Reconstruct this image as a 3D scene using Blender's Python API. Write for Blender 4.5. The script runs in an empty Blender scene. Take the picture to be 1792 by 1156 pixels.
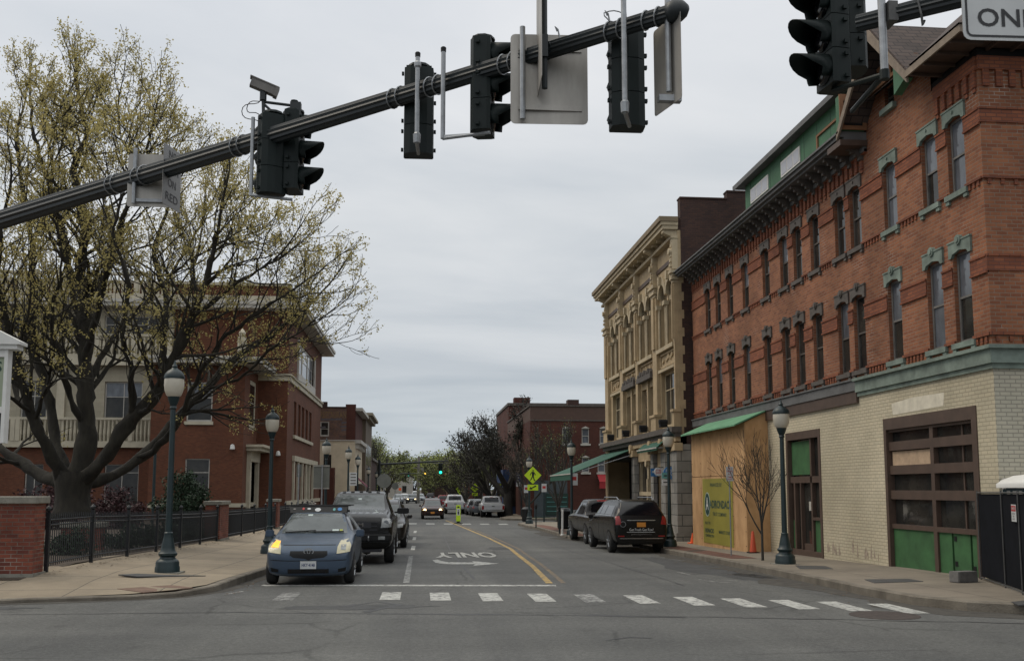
import bpy, bmesh, math, random
from mathutils import Vector, Matrix, noise as mnoise
from mathutils.bvhtree import BVHTree
R = random.Random(7)
PI = math.pi
scene = bpy.context.scene
COL = scene.collection

# ------------------------------------------------------------------ camera
F_PX, CX, CY, EYE = 1700.0, 896.0, 672.0, 1.85
YAW = math.atan(161 / F_PX)
PITCH = math.atan(183.0 / F_PX)
cam_d = bpy.data.cameras.new('camera')
cam = bpy.data.objects.new('camera', cam_d)
COL.objects.link(cam)
cam.location = (0, 0, EYE)
cam.rotation_euler = (PI / 2 + PITCH, 0, -YAW)
cam_d.sensor_fit = 'HORIZONTAL'
cam_d.sensor_width = 36.0
cam_d.lens = 36.0 * F_PX / 1792.0
cam_d.shift_y = (CY - 578.0) / 1792.0
cam_d.clip_start = 0.1
cam_d.clip_end = 4000
scene.camera = cam

# ------------------------------------------------------------------ world: overcast sky
world = bpy.data.worlds.new("World")
scene.world = world
world.use_nodes = True
nt = world.node_tree
nt.nodes.clear()
def N(t, **k):
    n = nt.nodes.new(t)
    for a, b in k.items():
        setattr(n, a, b)
    return n
out = N('ShaderNodeOutputWorld')
bg = N('ShaderNodeBackground'); bg.inputs[1].default_value = 0.1
sky = N('ShaderNodeTexSky'); sky.sky_type = 'NISHITA'; sky.sun_disc = False
sky.sun_elevation = math.radians(52); sky.sun_rotation = math.radians(295)
sky.air_density = 1.0; sky.dust_density = 3.0
tc = N('ShaderNodeTexCoord')
sep = N('ShaderNodeSeparateXYZ'); nt.links.new(tc.outputs['Generated'], sep.inputs[0])
add = N('ShaderNodeMath', operation='ADD'); add.inputs[1].default_value = 0.12
mx = N('ShaderNodeMath', operation='MAXIMUM'); mx.inputs[1].default_value = 0.0
nt.links.new(sep.outputs[2], mx.inputs[0]); nt.links.new(mx.outputs[0], add.inputs[0])
dx = N('ShaderNodeMath', operation='DIVIDE'); dy = N('ShaderNodeMath', operation='DIVIDE')
nt.links.new(sep.outputs[0], dx.inputs[0]); nt.links.new(add.outputs[0], dx.inputs[1])
nt.links.new(sep.outputs[1], dy.inputs[0]); nt.links.new(add.outputs[0], dy.inputs[1])
cmb = N('ShaderNodeCombineXYZ'); nt.links.new(dx.outputs[0], cmb.inputs[0]); nt.links.new(dy.outputs[0], cmb.inputs[1])
mp = N('ShaderNodeMapping'); mp.inputs['Scale'].default_value = (0.55, 0.95, 1); mp.inputs['Rotation'].default_value = (0, 0, 0.25)
nt.links.new(cmb.outputs[0], mp.inputs[0])
nz = N('ShaderNodeTexNoise'); nz.inputs['Scale'].default_value = 1.15; nz.inputs['Detail'].default_value = 7
nz.inputs['Roughness'].default_value = 0.52; nz.inputs['Distortion'].default_value = 0.35
nt.links.new(mp.outputs[0], nz.inputs['Vector'])
cr = N('ShaderNodeValToRGB')
cr.color_ramp.elements[0].position = 0.36; cr.color_ramp.elements[0].color = (6.5, 6.9, 7.35, 1)
cr.color_ramp.elements[1].position = 0.62; cr.color_ramp.elements[1].color = (8.45, 8.6, 8.8, 1)
nt.links.new(nz.outputs[0], cr.inputs[0])
# brighter towards the zenith, as overcast skies are; a little darker and bluer close to the horizon
hr = N('ShaderNodeValToRGB')
e = hr.color_ramp.elements
e[0].position = 0.0; e[0].color = (0.64, 0.68, 0.72, 1)
e[1].position = 1.0; e[1].color = (1.95, 1.92, 1.82, 1)
for p, c in ((0.05, (0.65, 0.70, 0.73, 1)), (0.13, (0.74, 0.76, 0.775, 1)), (0.28, (0.87, 0.875, 0.87, 1)), (0.5, (1.0, 0.99, 0.99, 1))):
    k = e.new(p); k.color = c
nt.links.new(mx.outputs[0], hr.inputs[0])
mu = N('ShaderNodeMix', data_type='RGBA', blend_type='MULTIPLY'); mu.inputs[0].default_value = 1
nt.links.new(cr.outputs[0], mu.inputs[6]); nt.links.new(hr.outputs[0], mu.inputs[7])
mi = N('ShaderNodeMix', data_type='RGBA'); mi.inputs[0].default_value = 0.93
nt.links.new(sky.outputs[0], mi.inputs[6]); nt.links.new(mu.outputs[2], mi.inputs[7])
nt.links.new(mi.outputs[2], bg.inputs[0]); nt.links.new(bg.outputs[0], out.inputs[0])

sun_d = bpy.data.lights.new('sun', 'SUN'); sun_d.energy = 1.1; sun_d.angle = math.radians(30)
sun_d.color = (1, 0.88, 0.70)
sun = bpy.data.objects.new('sun', sun_d); COL.objects.link(sun)
sun.rotation_euler = (math.radians(38), 0, math.radians(-115))
scene.view_settings.view_transform = 'Standard'
scene.view_settings.look = 'None'
scene.view_settings.exposure = 0.08
scene.view_settings.gamma = 1.0

# ------------------------------------------------------------------ measuring: a pixel of the photo to a point on a known plane
FW = Vector((math.sin(YAW) * math.cos(PITCH), math.cos(YAW) * math.cos(PITCH), math.sin(PITCH)))
RT = Vector((math.cos(YAW), -math.sin(YAW), 0))
UP = Vector((-math.sin(YAW) * math.sin(PITCH), -math.cos(YAW) * math.sin(PITCH), math.cos(PITCH)))
def ray(px, py):
    return FW + RT * ((px - CX) / F_PX) + UP * (-(py - CY) / F_PX)
def onX(px, py, X):
    d = ray(px, py); t = X / d.x
    return t * d.y, EYE + t * d.z
def at(px, py, Y):
    d = ray(px, py); t = Y / d.y
    return Vector((t * d.x, Y, EYE + t * d.z))
def onZ(px, py, z):
    d = ray(px, py); t = (z - EYE) / d.z
    return Vector((t * d.x, t * d.y, z))
GZ = [(-1e5, 0), (14, 0), (20, -.05), (25, -.16), (33, -.3), (45, -.42), (60, -.5), (80, -.55), (1e5, -.55)]
def gz(y):
    for (a, b), (c, d) in zip(GZ, GZ[1:]):
        if y <= c:
            return b + (d - b) * (y - a) / (c - a)
def G(px, py):
    d = ray(px, py); z = 0
    for _ in range(60):
        t = (z - EYE) / d.z; z = gz(t * d.y)
    return t * d.x, t * d.y
def hk(x, y):
    """kerb height: dropped to a ramp at the left corner"""
    return .15 if x > 0 else .07 + .08 * max(0, min(1, (y - 17.4) / 2.2)) if x > -9 else .11
def zL(x, y):
    return gz(y) + hk(x, y) - .01 + .055 * max(0, min(4, -3.5 - x, y - 17.15))
def zR(x, y):
    return gz(y) + .14 + .015 * max(0, min(4, x - 8))

# ------------------------------------------------------------------ materials
def mat(name, col, rough=0.7, metal=0.0, var=0.0, vscale=3.0, bump=0.0, bscale=40.0, spec=0.5, emit=None, estr=1.0, col2=None, detail=5, stretch=None, coat=0.0):
    m = bpy.data.materials.new(name); m.use_nodes = True
    t = m.node_tree; b = t.nodes['Principled BSDF']
    b.inputs['Base Color'].default_value = (*col, 1)
    b.inputs['Roughness'].default_value = rough
    b.inputs['Metallic'].default_value = metal
    b.inputs['Specular IOR Level'].default_value = spec
    b.inputs['Coat Weight'].default_value = coat
    if emit:
        b.inputs['Emission Color'].default_value = (*emit, 1); b.inputs['Emission Strength'].default_value = estr
    if var or col2 or bump:
        c = t.nodes.new('ShaderNodeTexCoord')
        mpp = t.nodes.new('ShaderNodeMapping')
        if stretch: mpp.inputs['Scale'].default_value = stretch
        t.links.new(c.outputs['Object'], mpp.inputs[0])
    if var or col2:
        n = t.nodes.new('ShaderNodeTexNoise'); n.inputs['Scale'].default_value = vscale; n.inputs['Detail'].default_value = detail
        n.inputs['Roughness'].default_value = 0.62
        t.links.new(mpp.outputs[0], n.inputs['Vector'])
        r = t.nodes.new('ShaderNodeValToRGB')
        r.color_ramp.elements[0].position = 0.3; r.color_ramp.elements[1].position = 0.7
        a = col2 if col2 else tuple(x * (1 + var) for x in col)
        d = col if col2 else tuple(x * (1 - var) for x in col)
        r.color_ramp.elements[0].color = (*d, 1); r.color_ramp.elements[1].color = (*a, 1)
        t.links.new(n.outputs[0], r.inputs[0]); t.links.new(r.outputs[0], b.inputs['Base Color'])
    if bump:
        n2 = t.nodes.new('ShaderNodeTexNoise'); n2.inputs['Scale'].default_value = bscale; n2.inputs['Detail'].default_value = 4
        t.links.new(mpp.outputs[0], n2.inputs['Vector'])
        bp = t.nodes.new('ShaderNodeBump'); bp.inputs['Strength'].default_value = bump; bp.inputs['Distance'].default_value = 0.02
        t.links.new(n2.outputs[0], bp.inputs['Height']); t.links.new(bp.outputs[0], b.inputs['Normal'])
    return m

def brick_mat(name, c1, c2, mortar, row=0.075, wid=0.215, ms=0.009, stain=0.35, stain_col=None, rough=0.85, patch=None, pale=0.0, sscale=0.35):
    """bricks in metres on any upright wall: u runs along the wall, v up it"""
    m = bpy.data.materials.new(name); m.use_nodes = True
    t = m.node_tree; L = t.links.new; b = t.nodes['Principled BSDF']
    b.inputs['Roughness'].default_value = rough
    b.inputs['Specular IOR Level'].default_value = 0.3
    c = t.nodes.new('ShaderNodeTexCoord')
    s = t.nodes.new('ShaderNodeSeparateXYZ'); L(c.outputs['Object'], s.inputs[0])
    sn = t.nodes.new('ShaderNodeSeparateXYZ'); L(c.outputs['Normal'], sn.inputs[0])
    ab = t.nodes.new('ShaderNodeMath'); ab.operation = 'ABSOLUTE'; L(sn.outputs[0], ab.inputs[0])
    gt = t.nodes.new('ShaderNodeMath'); gt.operation = 'GREATER_THAN'; gt.inputs[1].default_value = 0.6; L(ab.outputs[0], gt.inputs[0])
    mx_ = t.nodes.new('ShaderNodeMix'); L(gt.outputs[0], mx_.inputs[0]); L(s.outputs[0], mx_.inputs[2]); L(s.outputs[1], mx_.inputs[3])
    cb = t.nodes.new('ShaderNodeCombineXYZ'); L(mx_.outputs[0], cb.inputs[0]); L(s.outputs[2], cb.inputs[1])
    br = t.nodes.new('ShaderNodeTexBrick')
    br.inputs['Scale'].default_value = 1; br.inputs['Brick Width'].default_value = wid; br.inputs['Row Height'].default_value = row
    br.inputs['Mortar Size'].default_value = ms; br.inputs['Mortar Smooth'].default_value = 0.3; br.inputs['Bias'].default_value = 0.0
    br.inputs['Color1'].default_value = (*c1, 1); br.inputs['Color2'].default_value = (*c2, 1); br.inputs['Mortar'].default_value = (*mortar, 1)
    L(cb.outputs[0], br.inputs['Vector'])
    n = t.nodes.new('ShaderNodeTexNoise'); n.inputs['Scale'].default_value = sscale; n.inputs['Detail'].default_value = 8; n.inputs['Roughness'].default_value = 0.65
    L(c.outputs['Object'], n.inputs['Vector'])
    r = t.nodes.new('ShaderNodeValToRGB'); r.color_ramp.elements[0].position = 0.3; r.color_ramp.elements[1].position = 0.7
    lo = stain_col or (1 - stain, 1 - stain, 1 - stain)
    r.color_ramp.elements[0].color = (*lo, 1); r.color_ramp.elements[1].color = (1.12, 1.12, 1.12, 1)
    L(n.outputs[0], r.inputs[0])
    mu_ = t.nodes.new('ShaderNodeMix'); mu_.data_type = 'RGBA'; mu_.blend_type = 'MULTIPLY'; mu_.inputs[0].default_value = 1
    L(br.outputs['Color'], mu_.inputs[6]); L(r.outputs[0], mu_.inputs[7])
    colout = mu_.outputs[2]
    if pale:   # patches where pale mortar has been smeared or washed out of the joints
        n3 = t.nodes.new('ShaderNodeTexNoise'); n3.inputs['Scale'].default_value = 0.9; n3.inputs['Detail'].default_value = 6; n3.inputs['Roughness'].default_value = 0.7
        L(c.outputs['Object'], n3.inputs['Vector'])
        r3 = t.nodes.new('ShaderNodeValToRGB'); r3.color_ramp.elements[0].position = 0.55; r3.color_ramp.elements[1].position = 0.72
        r3.color_ramp.elements[0].color = (0, 0, 0, 1); r3.color_ramp.elements[1].color = (pale, pale, pale, 1)
        L(n3.outputs[0], r3.inputs[0])
        mm = t.nodes.new('ShaderNodeMath'); mm.operation = 'MULTIPLY'; L(r3.outputs[0], mm.inputs[0]); L(br.outputs['Fac'], mm.inputs[1])
        mu2 = t.nodes.new('ShaderNodeMix'); mu2.data_type = 'RGBA'; L(mm.outputs[0], mu2.inputs[0]); L(colout, mu2.inputs[6])
        mu2.inputs[7].default_value = (0.45, 0.38, 0.33, 1)
        colout = mu2.outputs[2]
    L(colout, b.inputs['Base Color'])
    bp = t.nodes.new('ShaderNodeBump'); bp.inputs['Strength'].default_value = 0.5; bp.inputs['Distance'].default_value = 0.008; bp.invert = True
    L(br.outputs['Fac'], bp.inputs['Height']); L(bp.outputs[0], b.inputs['Normal'])
    return m

M = {}
M['brick'] = brick_mat('old red brick', (0.345, 0.138, 0.068), (0.22, 0.080, 0.043), (0.26, 0.175, 0.125), stain=0.45, pale=0.8, sscale=.55)
M['brick_band'] = brick_mat('dark red brick', (0.29, 0.10, 0.05), (0.19, 0.064, 0.035), (0.13, 0.06, 0.045), stain=0.35)
M['brick_lib'] = brick_mat('brown red brick', (0.145, 0.050, 0.026), (0.10, 0.034, 0.019), (0.09, 0.055, 0.036), stain=0.2)
M['brick_brown'] = brick_mat('party wall brick', (0.085, 0.045, 0.034), (0.055, 0.032, 0.028), (0.05, 0.034, 0.03), stain=0.4)
M['brick_far'] = brick_mat('far red brick', (0.10, 0.032, 0.022), (0.075, 0.024, 0.018), (0.07, 0.038, 0.03), stain=0.3)
M['brick_ghost'] = brick_mat('painted sign brick', (0.20, 0.11, 0.07), (0.11, 0.07, 0.065), (0.14, 0.10, 0.085), stain=0.45, sscale=0.9)
M['brick_pier'] = brick_mat('pier brick', (0.24, 0.07, 0.042), (0.13, 0.04, 0.03), (0.15, 0.10, 0.08), stain=0.4, pale=0.5, sscale=1.5)
M['cream'] = brick_mat('cream painted brick', (0.56, 0.49, 0.355), (0.51, 0.455, 0.335), (0.38, 0.335, 0.25), stain_col=(0.72, 0.72, 0.70), row=0.078, ms=0.011)
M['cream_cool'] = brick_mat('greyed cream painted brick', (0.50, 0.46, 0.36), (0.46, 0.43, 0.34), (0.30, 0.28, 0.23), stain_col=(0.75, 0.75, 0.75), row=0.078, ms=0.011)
M['tan_block'] = brick_mat('tan painted masonry', (0.36, 0.27, 0.15), (0.31, 0.23, 0.13), (0.26, 0.19, 0.11), row=0.4, wid=0.7, ms=0.004, stain=0.25)
M['tan'] = mat('tan painted stone', (0.385, 0.290, 0.172), 0.75, var=0.2, vscale=1.6)
M['tan_light'] = mat('cream painted cornice', (0.43, 0.35, 0.23), 0.7, var=0.2, vscale=2.0)
M['tan_dark'] = mat('tan window frame', (0.20, 0.15, 0.09), 0.7, var=0.15, vscale=3)
M['ashlar'] = brick_mat('grey stone blocks', (0.30, 0.28, 0.25), (0.22, 0.21, 0.19), (0.08, 0.08, 0.075), row=0.42, wid=0.8, ms=0.018, stain=0.4, sscale=1.0)
M['stone'] = mat('pale stone', (0.42, 0.38, 0.29), 0.8, var=0.16, vscale=1.2)
M['stone_brick'] = brick_mat('pale stone courses', (0.36, 0.325, 0.245), (0.32, 0.29, 0.22), (0.24, 0.22, 0.17), row=0.3, wid=0.6, ms=0.006, stain=0.2)
M['asphalt'] = None
M['glass'] = mat('window glass', (0.010, 0.011, 0.012), 0.05, spec=0.38, col2=(0.045, 0.042, 0.036), vscale=1.3, bump=.12, bscale=1.6)
M['glass_blind'] = mat('window glass before a pale blind', (0.15, 0.165, 0.19), 0.10, spec=0.6, col2=(0.07, 0.075, 0.085), vscale=2.2, detail=3, stretch=(1, 1, .5), bump=.1, bscale=1.5)
M['glass_car'] = mat('car glass', (0.035, 0.043, 0.043), 0.06, spec=0.8, col2=(0.075, .085, .085), vscale=2.4)  # reflected sky is put into the paler, mottled base colour
M['glass_dim'] = mat('dim car glass', (0.006, 0.006, 0.008), 0.08, spec=0.5)
M['frame_dark'] = mat('weathered grey brown paint', (0.085, 0.072, 0.062), 0.7, var=0.3, vscale=5)
M['frame_grey'] = mat('grey window frame', (0.15, 0.14, 0.13), 0.65, var=0.25, vscale=5)
M['trim_green'] = mat('weathered pale green paint', (0.165, 0.205, 0.175), 0.8, var=0.35, vscale=2.5)
M['trim_grey'] = mat('grey cornice paint', (0.11, 0.11, 0.11), 0.7, var=0.25, vscale=2.0)
M['sheath_green'] = mat('green sheathing board', (0.042, 0.125, 0.062), 0.7, var=0.22, vscale=1.2)
M['panel_green'] = mat('green plywood panel', (0.034, 0.105, 0.036), 0.75, var=0.3, vscale=2.3, detail=8)
M['ply'] = mat('plywood', (0.36, 0.20, 0.085), 0.85, col2=(0.56, 0.34, 0.165), vscale=2.6, detail=12, stretch=(1, 1, 0.55))
M['osb'] = mat('pale plywood', (0.42, 0.30, 0.20), 0.8, var=0.2, vscale=6)
M['wood'] = mat('bare timber', (0.21, 0.165, 0.125), 0.8, var=0.25, vscale=4)
M['wood_or'] = mat('new timber', (0.22, 0.105, 0.05), 0.8, var=0.2, vscale=4)
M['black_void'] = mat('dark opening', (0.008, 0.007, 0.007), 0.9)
M['shingle'] = brick_mat('brown roof shingles', (0.10, 0.075, 0.065), (0.07, 0.055, 0.05), (0.035, 0.03, 0.03), row=0.14, wid=0.3, ms=0.012, stain=0.3)
M['roof'] = mat('tar roof', (0.05, 0.05, 0.05), 0.9, var=0.2)
M['brown_paint'] = mat('dark brown paint', (0.075, 0.047, 0.034), 0.6, var=0.2, vscale=3)
M['lamp_green'] = mat('dark green painted iron', (0.006, 0.019, 0.022), 0.45, var=0.25, vscale=6)
M['lamp_globe'] = mat('frosted lamp globe', (0.50, 0.46, 0.38), 0.35, var=0.12, vscale=3)
M['arm'] = mat('dark painted mast arm', (0.012, 0.017, 0.019), 0.5, var=0.2, vscale=8)
M['signal'] = mat('dark green signal housing', (0.0035, 0.009, 0.0085), 0.55, var=0.25, vscale=6, spec=.3)
M['galv'] = mat('galvanised steel', (0.30, 0.31, 0.32), 0.42, metal=0.7, var=0.2, vscale=12)
M['alu'] = mat('bare aluminium sign back', (0.36, 0.34, 0.31), 0.5, metal=0.75, var=0.28, vscale=2.2, stretch=(1, 1, 0.3))
M['sign_white'] = mat('white sign face', (0.50, 0.51, 0.51), 0.5, var=0.08)
M['sign_black'] = mat('black sign paint', (0.012, 0.012, 0.014), 0.5)
M['sign_lime'] = mat('fluorescent yellow green', (0.50, 0.70, 0.02), 0.5, var=0.05)
M['sign_red'] = mat('red sign paint', (0.40, 0.03, 0.03), 0.5)
M['sign_blue'] = mat('blue sign paint', (0.03, 0.16, 0.38), 0.5)
M['sign_teal'] = mat('teal sign paint', (0.10, 0.28, 0.27), 0.5)
M['sign_navy'] = mat('navy banner', (0.02, 0.035, 0.12), 0.7)
M['sign_back'] = mat('grey sign back', (0.13, 0.135, 0.12), 0.6, var=0.15)
M['white'] = mat('white paint', (0.62, 0.61, 0.58), 0.6, var=0.08)
M['white_dull'] = mat('dull white paint', (0.42, 0.40, 0.36), 0.7, var=0.15)
M['iron'] = mat('black iron', (0.008, 0.010, 0.013), 0.5)
M['black'] = mat('black plastic', (0.007, 0.007, 0.0075), 0.55, spec=0.3)
M['rubber'] = mat('tyre rubber', (0.014, 0.014, 0.014), 0.85, var=0.2, vscale=20)
M['rim'] = mat('alloy rim', (0.25, 0.26, 0.27), 0.35, metal=0.8)
M['rim_dark'] = mat('dark rim', (0.05, 0.05, 0.055), 0.4, metal=0.6)
M['chrome'] = mat('chrome', (0.5, 0.51, 0.52), 0.2, metal=1.0)
M['orange'] = mat('orange plastic', (0.85, 0.12, 0.02), 0.5)
M['concrete'] = mat('concrete cap', (0.20, 0.19, 0.16), 0.9, var=0.25, vscale=5, bump=0.3)
M['conc_block'] = mat('concrete block', (0.14, 0.135, 0.13), 0.9, var=0.25, vscale=8, bump=0.4)
M['bark'] = mat('dark bark', (0.013, 0.011, 0.009), 0.95, col2=(0.036, 0.032, 0.023), vscale=6, bump=1.0, bscale=12, stretch=(1, 1, 0.3))
M['bark_far'] = mat('grey brown bark', (0.040, 0.036, 0.031), 0.95, var=0.25, vscale=2)
def leaf_mat(name, c, c2, tr=.45, vs=.8):
    m = mat(name, c, .65, col2=c2, vscale=vs); t = m.node_tree; b = t.nodes['Principled BSDF']
    tl = t.nodes.new('ShaderNodeBsdfTranslucent'); mx_ = t.nodes.new('ShaderNodeMixShader'); mx_.inputs[0].default_value = tr
    src = b.inputs['Base Color'].links[0].from_socket
    t.links.new(src, tl.inputs[0]); t.links.new(b.outputs[0], mx_.inputs[1]); t.links.new(tl.outputs[0], mx_.inputs[2]); t.links.new(mx_.outputs[0], t.nodes['Material Output'].inputs[0])
    return m
M['leaf'] = leaf_mat('young yellow green leaves', (0.31, 0.27, 0.09), (0.50, 0.42, 0.17))
M['leaf_green'] = mat('spring green leaves', (0.10, 0.13, 0.035), 0.7, col2=(0.19, 0.20, 0.06), vscale=0.3)
M['leaf_lime'] = mat('fresh lime leaves', (0.22, 0.25, 0.05), 0.7, var=0.25, vscale=0.3)
M['bud_red'] = mat('reddish buds', (0.085, 0.062, 0.042), 0.8, var=0.3, vscale=0.5)
M['bud_dark'] = mat('dark buds', (0.042, 0.041, 0.030), 0.8, var=0.3, vscale=0.5)
M['evergreen'] = mat('dark evergreen needles', (0.018, 0.040, 0.017), 0.8, var=0.35, vscale=2)
M['awning'] = mat('green canvas', (0.010, 0.072, 0.044), 0.8, var=0.15, vscale=2)
M['awning_red'] = mat('red canvas', (0.30, 0.02, 0.025), 0.8)
M['maroon'] = mat('maroon canvas', (0.13, 0.012, 0.03), 0.8)
M['screen'] = mat('black mesh screen', (0.008, 0.009, 0.012), 1.0, spec=0.1, var=0.25, vscale=2.5)
M['brass_plate'] = mat('orange licence plate', (0.55, 0.22, 0.03), 0.5)
M['lens_red'] = mat('red tail lens', (0.25, 0.012, 0.012), 0.2, spec=0.6)
M['lens_cream'] = mat('hazed headlight lens', (0.46, 0.42, 0.28), 0.2, spec=0.6, var=0.15, vscale=9)
M['lens_clear'] = mat('clear lens', (0.22, 0.23, 0.23), 0.12, spec=0.7, var=0.4, vscale=9)

def empty_obj(name, loc=(0, 0, 0), rz=0.0):
    o = bpy.data.objects.new(name, None); COL.objects.link(o)
    o.location = loc; o.rotation_euler = (0, 0, rz); o.empty_display_size = 0.3
    return o
def thing(name, label, cat, loc=(0, 0, 0), rz=0.0, group=None):
    o = empty_obj(name, loc, rz); o['label'] = label; o['category'] = cat
    if group: o['group'] = group
    return o
def tag(o, label, cat, group=None):
    o['label'] = label; o['category'] = cat
    if group: o['group'] = group
    return o
def struct(o):
    o['kind'] = 'structure'; return o

EACH = {'glazing_bar': 'glazing_bar', 'sheathing_joint': 'sheathing_joint', 'stone_piers': 'stone_pier', 'pier_capitals': 'pier_capital', 'window_arches': 'window_arch', 'cornice_brackets': 'cornice_bracket', 'end_board': 'end_board', 'gable_sheathing': 'gable_sheathing',
        'pilasters': 'pilaster', 'capitals': 'capital', 'spandrel_panels': 'spandrel_panel', 'sill_courses': 'sill_course', 'carved_lintel': 'carved_lintel', 'spotlights': 'spotlight', 'attic_battens': 'attic_batten',
        'stone_pilasters': 'stone_pilaster', 'flaked_paint': 'paint_flake', 'kick_panel': 'kick_panel', 'bolt_plate': 'bolt_plate', 'green_panel': 'green_panel', 'windows': 'window', 'strut': 'strut', 'cornices': 'cornice', 'coping_and_chimney': 'coping',
        'faded_bands': 'faded_band', 'gable_framing': 'gable_framing', 'rafter_tails': 'rafter_tail', 'cab_lamp': 'cab_lamp', 'intake_bar': 'intake_bar', 'loose_strap': 'loose_strap', 'shop_window': 'shop_window', 'shop_front': 'shop_front', 'rail': 'rail', 'post': 'post', 'wire': 'wire', 'stone_bands': 'stone_band',
        'quoins': 'quoins', 'rake_board': 'rake_board', 'eaves': 'eaves'}
class MB:
    """collects shapes; build() links them as ONE mesh object"""
    def __init__(s):
        s.v = []; s.f = []; s.mi = []; s.cur = 0; s.whole = False
    def add(s, vs, fs):
        o = len(s.v); s.v += [tuple(p) for p in vs]
        for f in fs:
            s.f.append([i + o for i in f]); s.mi.append(s.cur)
        return s
    def box(s, x0, x1, y0, y1, z0, z1):
        if x0 > x1: x0, x1 = x1, x0
        if y0 > y1: y0, y1 = y1, y0
        if z0 > z1: z0, z1 = z1, z0
        return s.add([(x0, y0, z0), (x1, y0, z0), (x1, y1, z0), (x0, y1, z0), (x0, y0, z1), (x1, y0, z1), (x1, y1, z1), (x0, y1, z1)],
                     [(0, 3, 2, 1), (4, 5, 6, 7), (0, 1, 5, 4), (1, 2, 6, 5), (2, 3, 7, 6), (3, 0, 4, 7)])
    def quad(s, a, b, c, d): return s.add([a, b, c, d], [(0, 1, 2, 3)])
    def tube(s, pts, rad, n=8, cap=True, rot=0.0, ribs=0):
        pts = [Vector(p) for p in pts]
        if not hasattr(rad, '__len__'): rad = [rad] * len(pts)
        vs = []; fs = []
        up = None
        for i, p in enumerate(pts):
            d = (pts[min(i + 1, len(pts) - 1)] - pts[max(i - 1, 0)])
            d = d.normalized() if d.length > 1e-9 else Vector((0, 0, 1))
            if up is None:
                up = Vector((0, 0, 1)) if abs(d.z) < 0.9 else Vector((1, 0, 0))
            a = d.cross(up)
            if a.length < 1e-4: a = d.cross(Vector((1, 0.3, 0)))
            a.normalize(); b = a.cross(d).normalized()
            up = b
            for k in range(n):
                t = 2 * PI * k / n + rot
                r = rad[i] * ((1 if k % 2 else 0.86) if ribs else 1)
                vs.append(p + a * (r * math.cos(t)) + b * (r * math.sin(t)))
        for i in range(len(pts) - 1):
            for k in range(n):
                fs.append((i * n + k, i * n + (k + 1) % n, (i + 1) * n + (k + 1) % n, (i + 1) * n + k))
        if cap and n > 2:
            fs.append(tuple(range(n))[::-1]); fs.append(tuple(range((len(pts) - 1) * n, len(pts) * n)))
        return s.add(vs, fs)
    def lathe(s, c, prof, n=16, axis='z'):
        """prof: (radius, height) pairs"""
        c = Vector(c); vs = []; fs = []
        for r, h in prof:
            for k in range(n):
                t = 2 * PI * k / n
                if axis == 'z': vs.append(c + Vector((r * math.cos(t), r * math.sin(t), h)))
                elif axis == 'x': vs.append(c + Vector((h, r * math.cos(t), r * math.sin(t))))
                else: vs.append(c + Vector((r * math.cos(t), h, r * math.sin(t))))
        for i in range(len(prof) - 1):
            for k in range(n):
                fs.append((i * n + k, i * n + (k + 1) % n, (i + 1) * n + (k + 1) % n, (i + 1) * n + k))
        fs.append(tuple(range(n))[::-1]); fs.append(tuple(range((len(prof) - 1) * n, len(prof) * n)))
        return s.add(vs, fs)
    def prism(s, poly, ext):
        """3D polygon pushed along ext"""
        e = Vector(ext); a = [Vector(p) for p in poly]; n = len(a)
        return s.add(a + [p + e for p in a], [tuple(range(n))[::-1], tuple(range(n, 2 * n))] + [(i, (i + 1) % n, n + (i + 1) % n, n + i) for i in range(n)])
    def merge(s, me, M4):
        o = len(s.v); s.v += [tuple(M4 @ v.co) for v in me.vertices]
        for p in me.polygons:
            s.f.append([i + o for i in p.vertices]); s.mi.append(s.cur)
        return s
    def xf(s, M4):
        s.v = [tuple(M4 @ Vector(p)) for p in s.v]; return s
    def build(s, name, mats, parent=None, smooth=False, local=False, recalc=True, angle=None):
        if not isinstance(mats, (list, tuple)): mats = [mats]
        if name in EACH and len(s.v) > 16 and not s.whole:
            return s.build_each(EACH[name], mats, parent, smooth, local, recalc, angle)
        inv = wmat(parent).inverted() if (parent is not None and not local) else Matrix.Identity(4)
        me = bpy.data.meshes.new(name)
        me.from_pydata([tuple(inv @ Vector(p)) for p in s.v], [], s.f)
        for m_ in mats: me.materials.append(m_)
        if len(mats) > 1: me.polygons.foreach_set('material_index', s.mi)
        if recalc:
            bm = bmesh.new(); bm.from_mesh(me); bmesh.ops.recalc_face_normals(bm, faces=bm.faces); bm.to_mesh(me); bm.free()
        if smooth:
            me.polygons.foreach_set('use_smooth', [True] * len(me.polygons))
            if angle: me.set_sharp_from_angle(angle=math.radians(angle))
        me.update()
        o = bpy.data.objects.new(name, me); COL.objects.link(o)
        if parent is not None: o.parent = parent
        return o

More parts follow.
